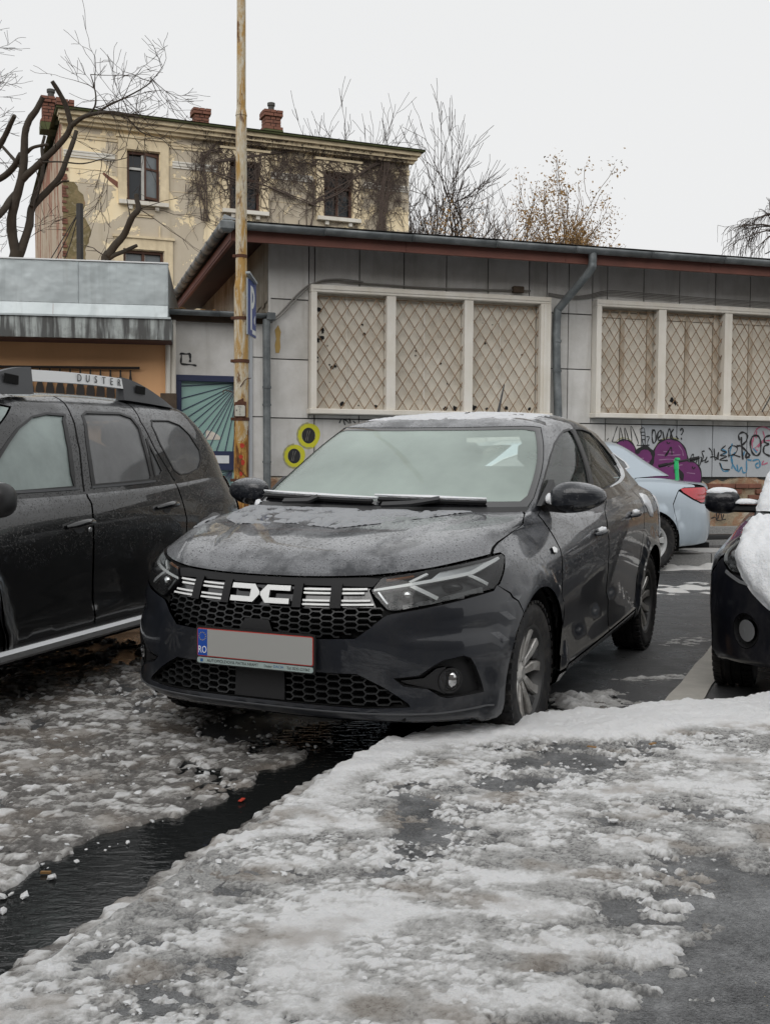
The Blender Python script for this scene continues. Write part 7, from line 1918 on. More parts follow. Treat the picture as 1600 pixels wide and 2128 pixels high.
# cornice, string courses, quoin strips
for (z0, z1, o) in ((9.72, 9.80, .16), (9.80, 9.90, .26), (9.90, 10.0, .36), (9.42, 9.47, .03), (9.50, 9.56, .02)):
    slab(YP, -.02-.3*o, W4+.6*o, z0, z1, .0, o, 'cornice', MAT['moulding'], B4)
slab(YP, -.18, W4+.30, 10.0, 10.05, -.2, .46, 'eave_board', MAT['mossy_roof'], B4)
def segs(z0, z1, o, mat):
    for (a, b) in ((0.02, 1.30), (2.78, 4.0), (5.45, 6.65), (8.15, W4)):
        slab(YP, a, b, z0, z1, .0, o, 'string_course', mat, B4)
segs(8.98, 9.05, .028, MAT['white_mould']); segs(9.06, 9.10, .036, MAT['white_mould']); segs(8.92, 8.96, .03, MAT['white_mould'])
for (a, b) in ((0.02, 1.30), (2.78, 4.0), (5.45, 6.65), (8.15, W4)):
    for z in (8.65, 8.30): slab(YP, a, b, z, z+.012, .0, .010, 'groove_band', MAT['moulding'], B4)
# roof
mb = MB(); mb.add([YP(-.2, 10.05, .5), YP(W4+.3, 10.05, .5), YP(W4-2.4, 11.2, -5.5), YP(1.5, 11.2, -5.5), YP(-.2, 10.05, -11.4), YP(W4+.3, 10.05, -11.4)], [(0, 1, 2, 3), (0, 3, 4), (1, 5, 2), (3, 2, 5, 4)]); mb.build('roof', MAT['mossy_roof'], B4)
mb = MB(); mb.add([YP(.2, 10.08, .28), YP(W4-.3, 10.08, .28), YP(W4-1.2, 10.55, -2.5), YP(1.0, 10.55, -2.5)], [(0, 1, 2, 3)]); o = mb.build('roof_snow', MAT['snow_bank']); tag(o, 'thin snow on the roof of the tall yellow house', 'snow', kind='stuff')
# windows
for k, (a, b, c, d) in enumerate(wn):
    w_ = empty('window', parent=B4)
    fr = MAT['old_frame']
    for (p, q, r, s) in ((a, a+.06, c, d), (b-.06, b, c, d), (a+.06, b-.06, d-.07, d), (a+.06, b-.06, c, c+.05)): slab(YP, p, q, r, s, -.16, -.08, 'frame', fr, w_)
    m_ = (a+b)/2; sm = MAT['white_frame'] if k in (0, 3) else MAT['old_frame']
    slab(YP, m_-.035, m_+.035, c+.05, d-.07, -.17, -.10, 'mullion', sm if k != 3 else fr, w_)
    tz = c+(d-c)*.66
    slab(YP, a+.06, b-.06, tz-.03, tz+.03, -.165, -.105, 'transom', sm if k == 0 else fr, w_)
    for (p, q) in ((a+.06, m_-.035), (m_+.035, b-.06)):
        for (r, s) in ((c+.05, tz-.03), (tz+.03, d-.07)):
            slab(YP, p, q, r, s, -.19, -.18, 'pane', MAT['dark_pane'] if (k in (0, 1, 2)) else MAT['grey_pane'], w_)
            if k == 2 or k == 3: slab(YP, p+.01, p+.03, r, s, -.18, -.165, 'sash', MAT['white_frame'], w_)
    # surround and sill
    for (p, q, r, s, o) in ((a-.24, a-.02, c-.12, d+.30, .05), (b+.02, b+.24, c-.12, d+.30, .05), (a-.02, b+.02, d+.02, d+.30, .05)): slab(YP, p, q, r, s, 0, o, 'surround', MAT['moulding'], w_)
    slab(YP, a-.28, b+.28, d+.30, d+.36, 0, .09, 'surround_cap', MAT['moulding'], w_)
    slab(YP, a-.22, b+.22, c-.13, c-.03, 0, .17, 'sill', MAT['white_mould'], w_)
    for s in (a+.02, b-.12): slab(YP, s, s+.10, c-.24, c-.13, 0, .10, 'sill_bracket', MAT['white_mould'], w_)
    if k < 3:
        for (p, q, r, s) in ((a-.02, b+.02, c-.98, c-.94), (a-.02, a+.02, c-.94, c-.62), (b-.02, b+.02, c-.94, c-.62), (a+.16, b-.16, c-.36, c-.32), (a+.16, b-.16, c-.42, c-.39)): slab(YP, p, q, r, s, 0, .035, 'panel_moulding', MAT['moulding'], w_)
# the open casement of the left window
cs = empty('open_casement', parent=B4)
hx = 2.42
def hinge(u, z, o): # leaf swung outwards
    a = R_(24); return YP(hx-u*math.cos(a), z, -.10+u*math.sin(a)+o)
def leaf(u0, u1, z0, z1, t, nm, mat):
    mb = MB(); mb.add([hinge(u0, z0, 0), hinge(u1, z0, 0), hinge(u1, z1, 0), hinge(u0, z1, 0), hinge(u0, z0, t), hinge(u1, z0, t), hinge(u1, z1, t), hinge(u0, z1, t)], [(0, 1, 2, 3), (4, 5, 6, 7), (0, 1, 5, 4), (1, 2, 6, 5), (2, 3, 7, 6), (3, 0, 4, 7)]); fixn(mb.build(nm, mat, cs))
for (u0, u1, z0, z1) in ((0, .05, 8.03, 9.2), (.37, .42, 8.03, 9.2), (.05, .37, 8.03, 8.09), (.05, .37, 9.14, 9.2), (.05, .37, 8.78, 8.83)): leaf(u0, u1, z0, z1, .04, 'leaf_frame', MAT['old_frame'])
leaf(.05, .37, 8.09, 8.78, .01, 'leaf_pane', MAT['grey_pane']); leaf(.05, .37, 8.83, 9.14, .01, 'leaf_pane', MAT['grey_pane'])
# chimneys, brick by brick
def chimney(s, o, zb, zt, w_, label, pot=True, base='zinc', zbase=.35):
    ch = empty('chimney', (0, 0, 0)); tag(ch, label, 'chimney')
    slab(YP, s-w_/2-.05, s+w_/2+.05, zb, zb+zbase, o-w_/2-.05, o+w_/2+.05, 'chimney_base', MAT['zinc'] if base == 'zinc' else MAT['mossy_roof'], ch)
    z = zb+zbase; r = 0; slab(YP, s-w_/2+.03, s+w_/2-.03, z, zt-.02, o-w_/2+.03, o+w_/2-.03, 'mortar_core', MAT['joint'], ch)
    nc = max(3, int((zt-z)/.085)); hc = (zt-z)/nc
    for i in range(nc):
        ex = .05 if (i >= nc-2 or i == 0) else 0
        nb = 3 if i % 2 else 2; L = (w_+2*ex)/nb
        for j in range(nb):
            a = s-w_/2-ex+j*L
            slab(YP, a+.010, a+L-.010, z+i*hc+.010, z+(i+1)*hc-.010, o+w_/2+ex-.12, o+w_/2+ex, 'brick', MAT['brick'], ch)
            slab(YP, a+.010, a+L-.010, z+i*hc+.010, z+(i+1)*hc-.010, o-w_/2-ex, o-w_/2-ex+.12, 'brick', MAT['brick'], ch)
        for sd in (-1, 1):
            c = s+sd*(w_/2+ex-.06); slab(YP, c-.06, c+.06, z+i*hc+.006, z+(i+1)*hc-.006, o-w_/2-ex+.125, o+w_/2+ex-.125, 'brick', MAT['brick'], ch)
    if pot:
        mb = MB(); c = YP(s, zt, o); mb.tube([c, c+WZ*.16, c+WZ*.17, c+WZ*.25, c+WZ*.26], [.085, .085, .11, .11, .085], 12); mb.build('chimney_pot', MAT['zinc'] if False else MAT['joint'], ch)
chimney(3.93, -1.9, 10.25, 11.13, .42, 'left brick chimney with zinc base beside the rusty pole', False)
chimney(5.80, -1.2, 10.12, 11.10, .46, 'right brick chimney with mossy base and a black pot', True, 'moss', .42)
chimney(.15, -1.0, 10.05, 10.62, .36, 'low broken brick chimney over the left corner of the yellow house', False, 'moss', .16)
chimney(-.12, -2.0, 10.05, 10.95, .48, 'wide brick chimney stack with tall dark pots on the far left roof edge', True, 'moss', .2)
# dark lamp stub on the roof of the shop
pp = empty('steel_post', (-4.55, 16.0, 0)); tag(pp, 'short black steel post behind the sheet metal parapet', 'post')
mb = MB(); mb.tube([(0, 0, 0), (0, 0, 5.0)], .05, 10); mb.build('post', MAT['cable_black'], pp)
for k in range(3):
    mb = MB(); q = spline([(0, 0, 4.9), (-.3-.25*k, .2, 4.2-.2*k), (-.9-.35*k, .4, 3.3)], 6); mb.tube(q, .008, 4); mb.build('cable', MAT['cable_black'], pp)
# ================================================================== trees, creeper
FOC = 2214.68
def at(px, py, Yd):
    d = Fw+Rt2*((px-800)/FOC)-Up2*((py-1064)/FOC); t = Yd/d.y; return Vector((0, 0, CAM_H))+d*t
class Tree:
    def __init__(s, name, label, base, seed):
        s.root = empty(name, base); tag(s.root, label, 'tree'); s.b = Vector(base); s.limb = MB(); s.tw = MB(); s.r = random.Random(seed); s.tips = []
    def L(s, pts, r0, r1, sides=7, sp=4):
        q = spline([tuple(p) for p in pts], sp); n = len(q)
        rad = [(r0+(r1-r0)*(i/(n-1)))*(1+.10*(s.r.random()-.5)) for i in range(n)]
        s.limb.tube([Vector(p)-s.b for p in q], rad, sides); return q
    def grow(s, p, d, ln, r, lev, droop=0.0, spread=.6, kids=(2, 4), min_r=.004, up=.0, fat=.9):
        p = Vector(p); d = Vector(d).normalized(); pts = [p.copy()]; n = 4 if lev > 0 else 3
        for i in range(n):
            d = (d+Vector((s.r.gauss(0, .16), s.r.gauss(0, .16), s.r.gauss(0, .14)+up-droop))).normalized(); p = p+d*ln/n; pts.append(p.copy())
        rad = [max(min_r, r*(1-.55*i/n)) for i in range(n+1)]
        (s.limb if r > .03 else s.tw).tube([q-s.b for q in pts], rad, 5 if r > .03 else 3, False)
        if lev <= 0: s.tips.append((pts[-1], d)); return
        for k in range(s.r.randint(*kids)):
            t = s.r.uniform(.35, 1.0); i = min(n-1, int(t*n)); q = pts[i]+(pts[i+1]-pts[i])*(t*n-i)
            nd = (d+Vector((s.r.gauss(0, spread), s.r.gauss(0, spread), s.r.gauss(0, spread*.7)+up))).normalized()
            s.grow(q, nd, ln*s.r.uniform(.45, .80), r*s.r.uniform(.40, .65), lev-1, droop, spread, kids, min_r, up)
        s.grow(pts[-1], d, ln*.7, r*.5, lev-1, droop, spread, kids, min_r, up)
    def done(s, mt='bark', mw_='twig'):
        if s.limb.v: autosmooth(s.limb.build('trunk', MAT[mt], s.root), 60)
        if s.tw.v: s.tw.build('crown', MAT[mw_], s.root, True)
def C4(x, y): return (x/4.444, 150+y/4.444)
D0 = 17.0
t = Tree('pruned_tree', 'large pruned bare tree rising over the sheet metal parapet', (-5.35, D0, 0), 21)
def limb(pts, r0, r1, d0=D0, d1=None, sides=8):
    d1 = d1 or d0; n = len(pts); return t.L([at(*C4(*p), d0+(d1-d0)*i/(n-1)) for i, p in enumerate(pts)], r0, r1, sides)
t.L([(-5.33, D0, 0), (-5.36, D0, 2.0), tuple(at(*C4(165, 1900), D0)), tuple(at(*C4(160, 1650), D0))], .13, .10, 10)
limb([(165, 1740), (120, 1520), (112, 1350), (150, 1180), (215, 920), (228, 720), (236, 560), (275, 440), (340, 350), (400, 230)], .085, .042, D0, D0-.3)
q2 = limb([(165, 1740), (225, 1570), (275, 1410), (292, 1270), (345, 1195), (455, 1085), (560, 960), (620, 800), (680, 640), (708, 545)], .075, .034, D0, D0+.5)
q3 = limb([(185, 1020), (250, 950), (330, 880), (400, 810), (520, 700), (620, 580), (660, 490)], .060, .046, D0-.1, D0-.4)
limb([(660, 490), (612, 310), (545, 180), (485, 85)], .042, .032, D0-.4, D0-.7)
q4 = limb([(655, 500), (770, 415), (900, 380), (1030, 368), (1160, 385), (1300, 420)], .040, .010, D0-.4, D0-.9)
limb([(200, 760), (150, 850), (80, 930), (0, 985), (-120, 1030)], .055, .050, D0, D0+.6)
limb([(30, 690), (110, 780), (190, 870), (215, 900)], .022, .035, D0+.3, D0)
limb([(-60, 760), (0, 680), (60, 570), (100, 480), (140, 400)], .050, .034, D0+.6, D0+.2)
limb([(295, 1240), (350, 1080), (388, 980), (402, 830), (392, 700), (416, 590)], .036, .026, D0+.1, D0+.3)
limb([(250, 745), (300, 700), (370, 680), (445, 668)], .030, .022, D0-.1, D0-.3)
limb([(150, 1120), (90, 1190), (40, 1270), (-40, 1350)], .050, .055, D0, D0-.4)
limb([(520, 1050), (580, 1010), (640, 1005)], .022, .012, D0+.3, D0+.2)
# whippy shoots
def shoots(path, dirs, n, ln, r, lev, d0):
    for k in range(n):
        p = path[t.r.randrange(len(path)//3, len(path))]; d = at(*C4(*dirs[k % len(dirs)]), d0)-at(*C4(0, 0), d0)
        t.grow(p, Vector(d)+Vector((t.r.gauss(0, .3), t.r.gauss(0, .5), t.r.gauss(0, .3))), ln*t.r.uniform(.6, 1.3), r, lev, .0, .5, (1, 3), .0035)
g1 = limb([(700, 470), (860, 350), (890, 240), (870, 120), (840, 20)], .020, .007, D0-.4, D0-.6, 5)
g2 = limb([(900, 375), (1000, 310), (1090, 268), (1180, 225), (1300, 160), (1385, 100), (1400, 40)], .020, .006, D0-.5, D0-.8, 5)
g3 = limb([(400, 830), (560, 828), (740, 845), (850, 830), (940, 805), (1060, 815), (1180, 790)], .014, .006, D0-.3, D0-.6, 5)
g4 = limb([(1000, 370), (1180, 430), (1290, 540), (1400, 590), (1500, 620), (1560, 680)], .012, .005, D0-.6, D0-.7, 5)
shoots(g1, [(-20, -60), (60, -60), (80, 20)], 6, .55, .008, 2, D0); shoots(g2, [(60, -60), (80, 0), (70, 30), (-20, -60)], 9, .7, .008, 2, D0)
shoots(g3, [(50, 60), (20, 90), (60, -40)], 6, .55, .007, 2, D0); shoots(g4, [(40, 60), (80, 20)], 5, .5, .007, 2, D0)
shoots(q4, [(60, 60), (20, 80), (60, -50)], 6, .6, .008, 2, D0); shoots(q3, [(60, 20), (-50, -50), (40, 60)], 4, .6, .008, 1, D0)
for k in range(10):
    p = at(-10+30*t.r.random(), 60+330*t.r.random(), D0+.6); t.grow(p-Vector((.5, 0, .1)), (1, t.r.gauss(0, .3), .5*t.r.random()), .45, .008, 2, 0, .6, (2, 3), .0035)
for k in range(8):
    p = at(t.r.uniform(-5, 60), t.r.uniform(330, 520), D0+.8); t.grow(p, (t.r.gauss(0, 1), .2, t.r.gauss(.2, .6)), .5, .008, 2, 0, .7, (2, 3), .0035)
t.done()
t = Tree('pruned_tree', 'thin pruned stump with two cut limbs in front of the yellow house', (-3.05, 15.2, 0), 25); D1 = 15.2
b0 = at(*C4(980, 1780), D1); t.b = Vector((b0.x, D1, 0)); t.root.location = t.b
t.L([(b0.x, D1, 0), (b0.x, D1, 2.2), tuple(at(*C4(975, 1800), D1)), tuple(at(*C4(1000, 1700), D1)), tuple(at(*C4(1065, 1600), D1)), tuple(at(*C4(1150, 1500), D1)), tuple(at(*C4(1222, 1340), D1-.1)), tuple(at(*C4(1282, 1268), D1-.1)), tuple(at(*C4(1268, 1180), D1-.1)), tuple(at(*C4(1262, 1125), D1-.1))], .075, .030, 8)
t.L([at(*C4(990, 1735), D1), at(*C4(1060, 1690), D1), at(*C4(1150, 1655), D1+.1), at(*C4(1268, 1600), D1+.2)], .036, .026, 7)
for k in range(3): t.grow(at(*C4(1290, 1262), D1-.1), (1, .1, -.1+.25*k-.2), .7, .008, 2, .02, .5, (1, 2), .0035)
t.grow(at(*C4(985, 1700), D1), (-.5, 0, .3), .3, .012, 1, 0, .5, (1, 2)); t.grow(at(*C4(1205, 1360), D1), (.1, 0, 1), .3, .012, 0)
t.done()
# bare trees behind the yellow house
def upright(name, label, px, Yd, top_y, seed, nst, spreadx, r0, kids=(3, 4), lev=4, up=.07, min_r=.009, mat='twig', ln=None, **k):
    b = at(px, 940, Yd); T = Tree(name, label, (b.x, Yd, 0), seed); H = at(px, top_y, Yd).z
    T.limb.tube([(0, 0, 0), (.05, 0, H*.2), (-.05, .1, H*.42)], [r0*1.3, r0, r0*.8], 8)
    for i in range(nst):
        a = T.r.uniform(-1, 1); T.grow(Vector((b.x, Yd, H*(.30+.12*T.r.random()))), (a*spreadx, T.r.gauss(0, .4), 1), H*(.26 if ln is None else ln)*T.r.uniform(.8, 1.15), r0*.55, lev, 0, .55, kids, min_r, up)
    return T
t = upright('bare_tree', 'bare spreading tree to the right of the old yellow house', 915, 40, 265, 31, 9, .95, .17, (2, 3)); t.done('bark', 'twig')
t = upright('bare_tree', 'upright bare tree showing above the roof of the yellow house', 770, 44, 205, 35, 5, .30, .16, (2, 3)); t.done('bark', 'twig')
t = upright('bare_tree', 'pale twiggy tree behind the brown leaved one', 1120, 46, 385, 37, 7, .38, .14, (2, 3)); t.done('twig_pale', 'twig_pale')
t = upright('leafy_tree', 'small tree still holding dry brown leaves above the low roof', 1190, 33, 385, 41, 9, .85, .11, (2, 3), 3)
def leaves(T, n, spread, size, name='foliage'):
    V = []; F = []; r = T.r; tips = T.tips
    for k in range(n):
        p, d = tips[r.randrange(len(tips))]
        if not (p.x > -99): continue
        c = Vector(p)+Vector((r.gauss(0, spread), r.gauss(0, spread), r.gauss(-.08, spread)))-T.b
        a = Vector((r.gauss(0, 1), r.gauss(0, 1), r.gauss(-.5, 1))).normalized(); b = a.orthogonal().normalized(); b = (b*math.cos(r.random()*6)+a.cross(b)*math.sin(r.random()*6)); w_ = size*r.uniform(.6, 1.3)
        i = len(V); m_ = c+a*w_; fold = a.cross(b)*w_*.18
        V += [c, c+a*w_*.9+b*w_*.42+fold, c+a*w_*2, c+a*w_*.9-b*w_*.42+fold]; F += [(i, i+1, i+2), (i, i+2, i+3)]
    o = mobj(name, V, F, MAT['dry_leaf'], T.root); tag(o, kind='stuff')
leaves(t, 14000, .17, .047); t.done('bark', 'twig_pale')
t = upright('leafy_tree', 'lone thin sapling with a tuft of brown leaves over the roof edge', 1335, 30, 480, 43, 2, .25, .04, (1, 2), 2); leaves(t, 260, .10, .055); t.done('twig_pale', 'twig_pale')
t = upright('leafy_tree', 'low brown leaved shrub between the bare tree and the leafy tree', 1050, 31, 470, 47, 6, .8, .06, (2, 3), 3); leaves(t, 1300, .14, .05); t.done('twig_pale', 'twig_pale')
# weeping tree at the right edge
b = at(1640, 900, 27); t = Tree('weeping_tree', 'dark weeping bare tree entering at the right edge', (b.x, 27, 0), 51)
H = at(1640, 420, 27).z
t.limb.tube([(0, 0, 0), (.1, 0, H*.5), (-.05, 0, H*.92)], [.22, .17, .12], 9)
for k in range(9):
    z = H*t.r.uniform(.74, .98); t.grow(Vector((b.x, 27, z)), (-1+.3*t.r.random(), t.r.gauss(0, .5), t.r.gauss(.25, .25)), 1.05*t.r.uniform(.6, 1.15), .045, 3, .10, .55, (2, 4), .006)
for p, d in list(t.tips)[::2]: t.grow(p, (t.r.gauss(0, .2), 0, -1), .5*t.r.uniform(.5, 1.3), .006, 0, .3)
t.done()
# creeper on the yellow house
cv = empty('creeper', (0, 0, 0)); tag(cv, 'tangle of leafless creeper hanging over the right half of the yellow house', 'creeper')
r5 = random.Random(77); mb = MB(); mt_ = MB()
def clear(s, z): return not any(a-.02 < s < b+.02 and c < z < d for a, b, c, d in wn[:3]) or r5.random() < .25
for k in range(620):
    u = r5.random()
    s = 3.55+5.9*(u**.85); z = 9.95-.9*r5.random()
    if k % 3 == 0: s = r5.choice([4.05, 5.55, 6.6, 8.55, 8.75, 8.95])+r5.gauss(0, .60); z = r5.uniform(7.4, 9.9)
    if k % 15 == 0: s = 3.45+r5.gauss(0, .25); z = 9.3-.9*r5.random()
    a = r5.choice([-PI/2, -PI/2, 0, PI, -PI/3, -2*PI/3])+r5.gauss(0, .4); pts = []; L = r5.randint(9, 26)
    for i in range(L):
        if s < 3.1 or s > W4-.03 or z < 7.0 or z > 9.98: break
        hi = z > 9.7
        pts.append(YP(s, z, (.30 if z > 9.85 else .20 if z > 9.7 else .045)+.02*r5.random())); a += r5.gauss(0, .32); a = a*.97+(-PI/2)*.03
        s += .085*math.cos(a); z += .085*math.sin(a)
    if len(pts) > 3: mb.tube(pts, [.0095*(1-.6*i/len(pts))*r5.uniform(.8, 1.3) for i in range(len(pts))], 3, False)
for (s0, z0, s1, z1, n) in ((8.72, 6.9, 8.80, 9.9, 11), (8.45, 6.9, 8.95, 9.7, 7), (6.55, 6.9, 6.62, 9.0, 4), (6.6, 8.3, 8.6, 9.65, 4), (4.0, 9.2, 6.4, 9.8, 5), (3.65, 7.6, 3.55, 9.4, 5), (3.55, 9.2, 4.1, 9.75, 5), (4.0, 8.9, 5.0, 8.55, 2), (5.1, 8.75, 6.9, 8.25, 3)):
    for k in range(n):
        q = spline([(s0+r5.gauss(0, .07), z0, .05), (s0+(s1-s0)*.33+r5.gauss(0, .10), z0+(z1-z0)*.33, .06), (s0+(s1-s0)*.66+r5.gauss(0, .10), z0+(z1-z0)*.66, .06), (s1+r5.gauss(0, .08), z1, .12)], 5)
        mt_.tube([YP(*p) for p in q], [.020*(1-.4*i/len(q))*r5.uniform(.7, 1.2) for i in range(len(q))], 4, False)
mb.build('vine_tangle', MAT['vine'], cv, True)['kind'] = 'stuff'; mt_.build('vine_stems', MAT['vine'], cv, True)['kind'] = 'stuff'
# ================================================================== pole, sign, graffiti, scooter
PX, PY = -1.415, 10.5
pole = empty('utility_pole', (PX, PY, 0)); tag(pole, 'tall rusty yellow steel pole standing before the low buildings', 'pole')
def psec(z0, z1, r0, r1, name='pole_section'):
    mb = MB(); mb.tube([(0, 0, z0), (0, 0, z1)], [r0, r1], 20, False); return mb.build(name, MAT['pole'], pole, True)
psec(.0, 2.90, .0735, .070); psec(2.90, 2.99, .070, .056, 'pole_collar'); psec(2.99, 4.55, .056, .052); psec(4.55, 4.62, .056, .044, 'pole_collar'); psec(4.62, 6.0, .044, .042); psec(6.0, 9.0, .042, .036)
for z, r in ((2.185, .078), (1.02, .080), (1.62, .077), (2.60, .074), (3.20, .058)):
    mb = MB(); mb.tube([(0, 0, z-.016), (0, 0, z+.016)], r, 20); o = mb.build('clamp_band', MAT['rust'], pole)
    mb = MB(); mb.box((-r-.008, -.02, z), (.03, .03, .03), None, .004); fixn(mb.build('clamp_bolt', MAT['rust'], pole))
for q in ([(-.08, -.02, 1.88), (-.16, -.05, 1.90), (-.17, -.05, 1.86)], [(.0, -.075, 1.93), (.05, -.07, 2.0), (.10, -.03, 2.02)], [(-.03, -.075, 1.15), (.0, -.08, 1.12), (.06, -.05, 1.05)]):
    mb = MB(); mb.tube(spline(q, 4), .004, 5); mb.build('wire_end', MAT['rust'], pole)
mb = MB(); mb.prism([(-.055, 1.755), (.06, 1.755), (.06, 1.785), (.035, 1.79), (.03, 1.825), (.01, 1.81), (-.02, 1.80), (-.03, 1.785), (-.055, 1.78)], -.082, -.074, lambda x, z, y: (x, y, z)); fixn(mb.build('rust_flap', MAT['rust'], pole))
for k in range(7):
    cx = .018+.012*math.sin(k*2.3); cz = 1.36-.055*k; r = .026-.002*k; pl_ = [(cx+r*math.cos(2*PI*i/12)*(1+.2*math.sin(5*i)), cz+(.9+.5*(k % 2))*r*math.sin(2*PI*i/12)) for i in range(12)]
    if k in (0, 2, 3, 5, 6):
        mb = MB()
        def onp(x, z, d): a = x/.073; rr_ = .0745+d; return (rr_*math.sin(a), -rr_*math.cos(a), z)
        mb.prism(pl_, -.002, .0012, onp); fixn(mb.build('paint_mark', MAT['spray_red'], pole))
# enamel number plate on the pole
ep = empty('enamel_plate', (PX-.002, PY-.0785, 1.70)); tag(ep, 'small square enamel plate with black letters fixed to the rusty pole', 'plate')
mb = MB(); mb.box((0, 0, 0), (.118, .006, .128), None, .002); fixn(mb.build('plate_rim', MAT['rust'], ep))
mb = MB(); mb.prism([(-.046, -.054), (.046, -.054), (.050, -.048), (.050, .040), (.040, .052), (-.040, .052), (-.050, .042), (-.050, -.048)], -.0065, -.003, lambda x, z, y: (x, y, z)); fixn(mb.build('plate_face', MAT['enamel'], ep))
Mv = Matrix(((1, 0, 0, 0), (0, 0, -1, 0), (0, 1, 0, 0), (0, 0, 0, 1)))
for tx, z, s in (('PW', .034, .020), ('L', .014, .026), ('T', -.012, .026), ('(I)', -.037, .022)): text_mesh(tx, s, MAT['ink'], 'plate_text', ep, Matrix.Translation((0, -.0068, z)) @ Mv, .0005)
mb = MB(); mb.lathe([(0, .001), (.006, .001)], 8, Matrix.Translation((-.034, -.0075, -.002))); mb.box((-.034, -.008, .004), (.006, .002, .016)); mb.build('plate_mark', MAT['ink'], ep)
# blue street sign, seen almost edge on
sg = empty('street_sign', (PX+.075, PY-.06, 0)); tag(sg, 'blue parking sign on the pole seen nearly edge on', 'sign')
e1 = Vector((.085, .996, 0)).normalized(); nrm = Vector((.996, -.085, 0)); 
def SG(u, z, o): return e1*u+nrm*o+WZ*z
def sslab(u0, u1, z0, z1, o0, o1, nm, mat):
    mb = MB(); mb.prism([(u0, z0), (u1, z0), (u1, z1), (u0, z1)], o0, o1, lambda a, b, c: SG(a, b, c)); return fixn(mb.build(nm, mat, sg))
sslab(-.02, .36, 2.44, 2.985, -.012, 0, 'sign_back', MAT['sign_grey']); sslab(-.018, .358, 2.442, 2.983, 0, .002, 'sign_face', MAT['sign_blue'])
sslab(.10, .16, 2.50, 2.93, .002, .004, 'sign_stroke', MAT['sign_white'])
mb = MB(); cc = [(.16+.13*math.cos(a), 2.82+.11*math.sin(a)) for a in np.linspace(-PI/2, PI/2, 12)]+[(.16+.065*math.cos(a), 2.82+.055*math.sin(a)) for a in np.linspace(PI/2, -PI/2, 12)]
mb.prism(cc, .002, .004, lambda a, b, c: SG(a, b, c)); fixn(mb.build('sign_stroke', MAT['sign_white'], sg))
mb = MB(); mb.prism([(.26, 2.62), (.32, 2.66), (.30, 2.60), (.33, 2.56), (.27, 2.58)], .002, .004, lambda a, b, c: SG(a, b, c)); fixn(mb.build('sign_symbol', MAT['sign_white'], sg))
sslab(.18, .34, 2.465, 2.51, .002, .004, 'sign_strip', MAT['sign_white'])
mb = MB(); mb.prism([(-.06, 3.01), (.30, 3.01), (.30, 3.03), (-.06, 3.03)], -.012, .03, lambda a, b, c: SG(a, b-.14*a, c)); fixn(mb.build('top_bracket', MAT['sign_grey'], sg))
mb = MB(); mb.tube([(-.09, .05, 2.80), (0, .02, 2.80)], .012, 6); mb.build('sign_arm', MAT['rust'], sg)
mb = MB(); mb.tube([(-.09, .05, 2.55), (0, .02, 2.55)], .012, 6); mb.build('sign_arm', MAT['rust'], sg)
# ---------------- graffiti (flat paint, built as thin strokes on the wall)
def GZ(x, y): px = 1240+x/4.444; py = 870+y/4.444; return (4.43+.00709*(px-1270), 1.41-.00607*(py-930))
def stroke(mb, pts, wd, off=.004, sp=5):
    q = spline(pts, sp) if len(pts) > 2 else np.array(pts, float); n = len(q); t_ = np.gradient(q, axis=0); t_ /= np.linalg.norm(t_, axis=1)[:, None]+1e-9; nn = np.stack([-t_[:, 1], t_[:, 0]], -1)
    v = []; f = []
    for i in range(n):
        w_ = wd*(.85+.3*math.sin(i*.9)); a = q[i]+nn[i]*w_/2; b = q[i]-nn[i]*w_/2; v += [WP(a[0], a[1], off), WP(b[0], b[1], off)]
        if i: f.append((2*i-2, 2*i-1, 2*i+1, 2*i))
    mb.add(v, f)
def blob2(mb, pts, off, n=6):
    q = spline(list(pts)+[pts[0]], n)[:-1]; vo, eo, fo, _, _, _ = geometry.delaunay_2d_cdt([Vector(p) for p in q.tolist()], [(i, (i+1) % len(q)) for i in range(len(q))], [], 1, 1e-6)
    mb.add([WP(v.x, v.y, off) for v in vo], [tuple(f) for f in fo])
gp = empty('graffiti', (0, 0, 0)); tag(gp, 'purple bubble letters with black outline sprayed behind the silver car', 'graffiti')
OUT = [(140, 300), (175, 225), (235, 192), (300, 212), (342, 270), (352, 318), (400, 282), (455, 276), (503, 318), (520, 275), (565, 212), (650, 180), (740, 200), (800, 268), (826, 350), (832, 392), (885, 396), (942, 452), (962, 540), (950, 640), (880, 720), (620, 760), (330, 700), (160, 520)]
mb = MB(); blob2(mb, [GZ(*p) for p in OUT], .003); mb.build('purple_fill', MAT['spray_purple'], gp)
mb = MB(); stroke(mb, [GZ(x, y) for x, y in OUT[:20]], .020, .0045); mb.build('outline', MAT['spray_black'], gp)
mb = MB(); stroke(mb, [GZ(x+(6 if x > 500 else -6), y-16) for x, y in OUT[:13]], .014, .0025); mb.build('halo', MAT['spray_olive'], gp)
mb = MB()
for p, wd in (([(352, 318), (395, 270), (450, 265), (500, 310), (505, 370), (480, 440)], .055), ([(615, 345), (650, 290), (672, 262), (680, 330)], .022), ([(650, 290), (625, 335)], .03), ([(700, 478), (745, 480), (775, 540), (780, 610)], .07), ([(870, 440), (885, 465), (900, 445)], .016), ([(630, 205), (640, 225), (660, 215)], .014)): stroke(mb, [GZ(*q) for q in p], wd, .0055)
mb.build('inner_strokes', MAT['spray_black'], gp)
mb = MB(); pal = simple('pale_purple_spray', (.30, .16, .28), .6)
for p in ([(545, 330), (640, 335), (760, 330)], [(560, 380), (660, 372), (740, 385)], [(300, 370), (420, 365)], [(560, 430), (650, 440), (780, 425)], [(820, 500), (900, 510)], [(740, 240), (775, 290), (785, 340)], [(330, 410), (470, 400)], [(600, 300), (700, 305)]): stroke(mb, [GZ(*q) for q in p], .012, .0050)
mb.build('highlights', pal, gp)
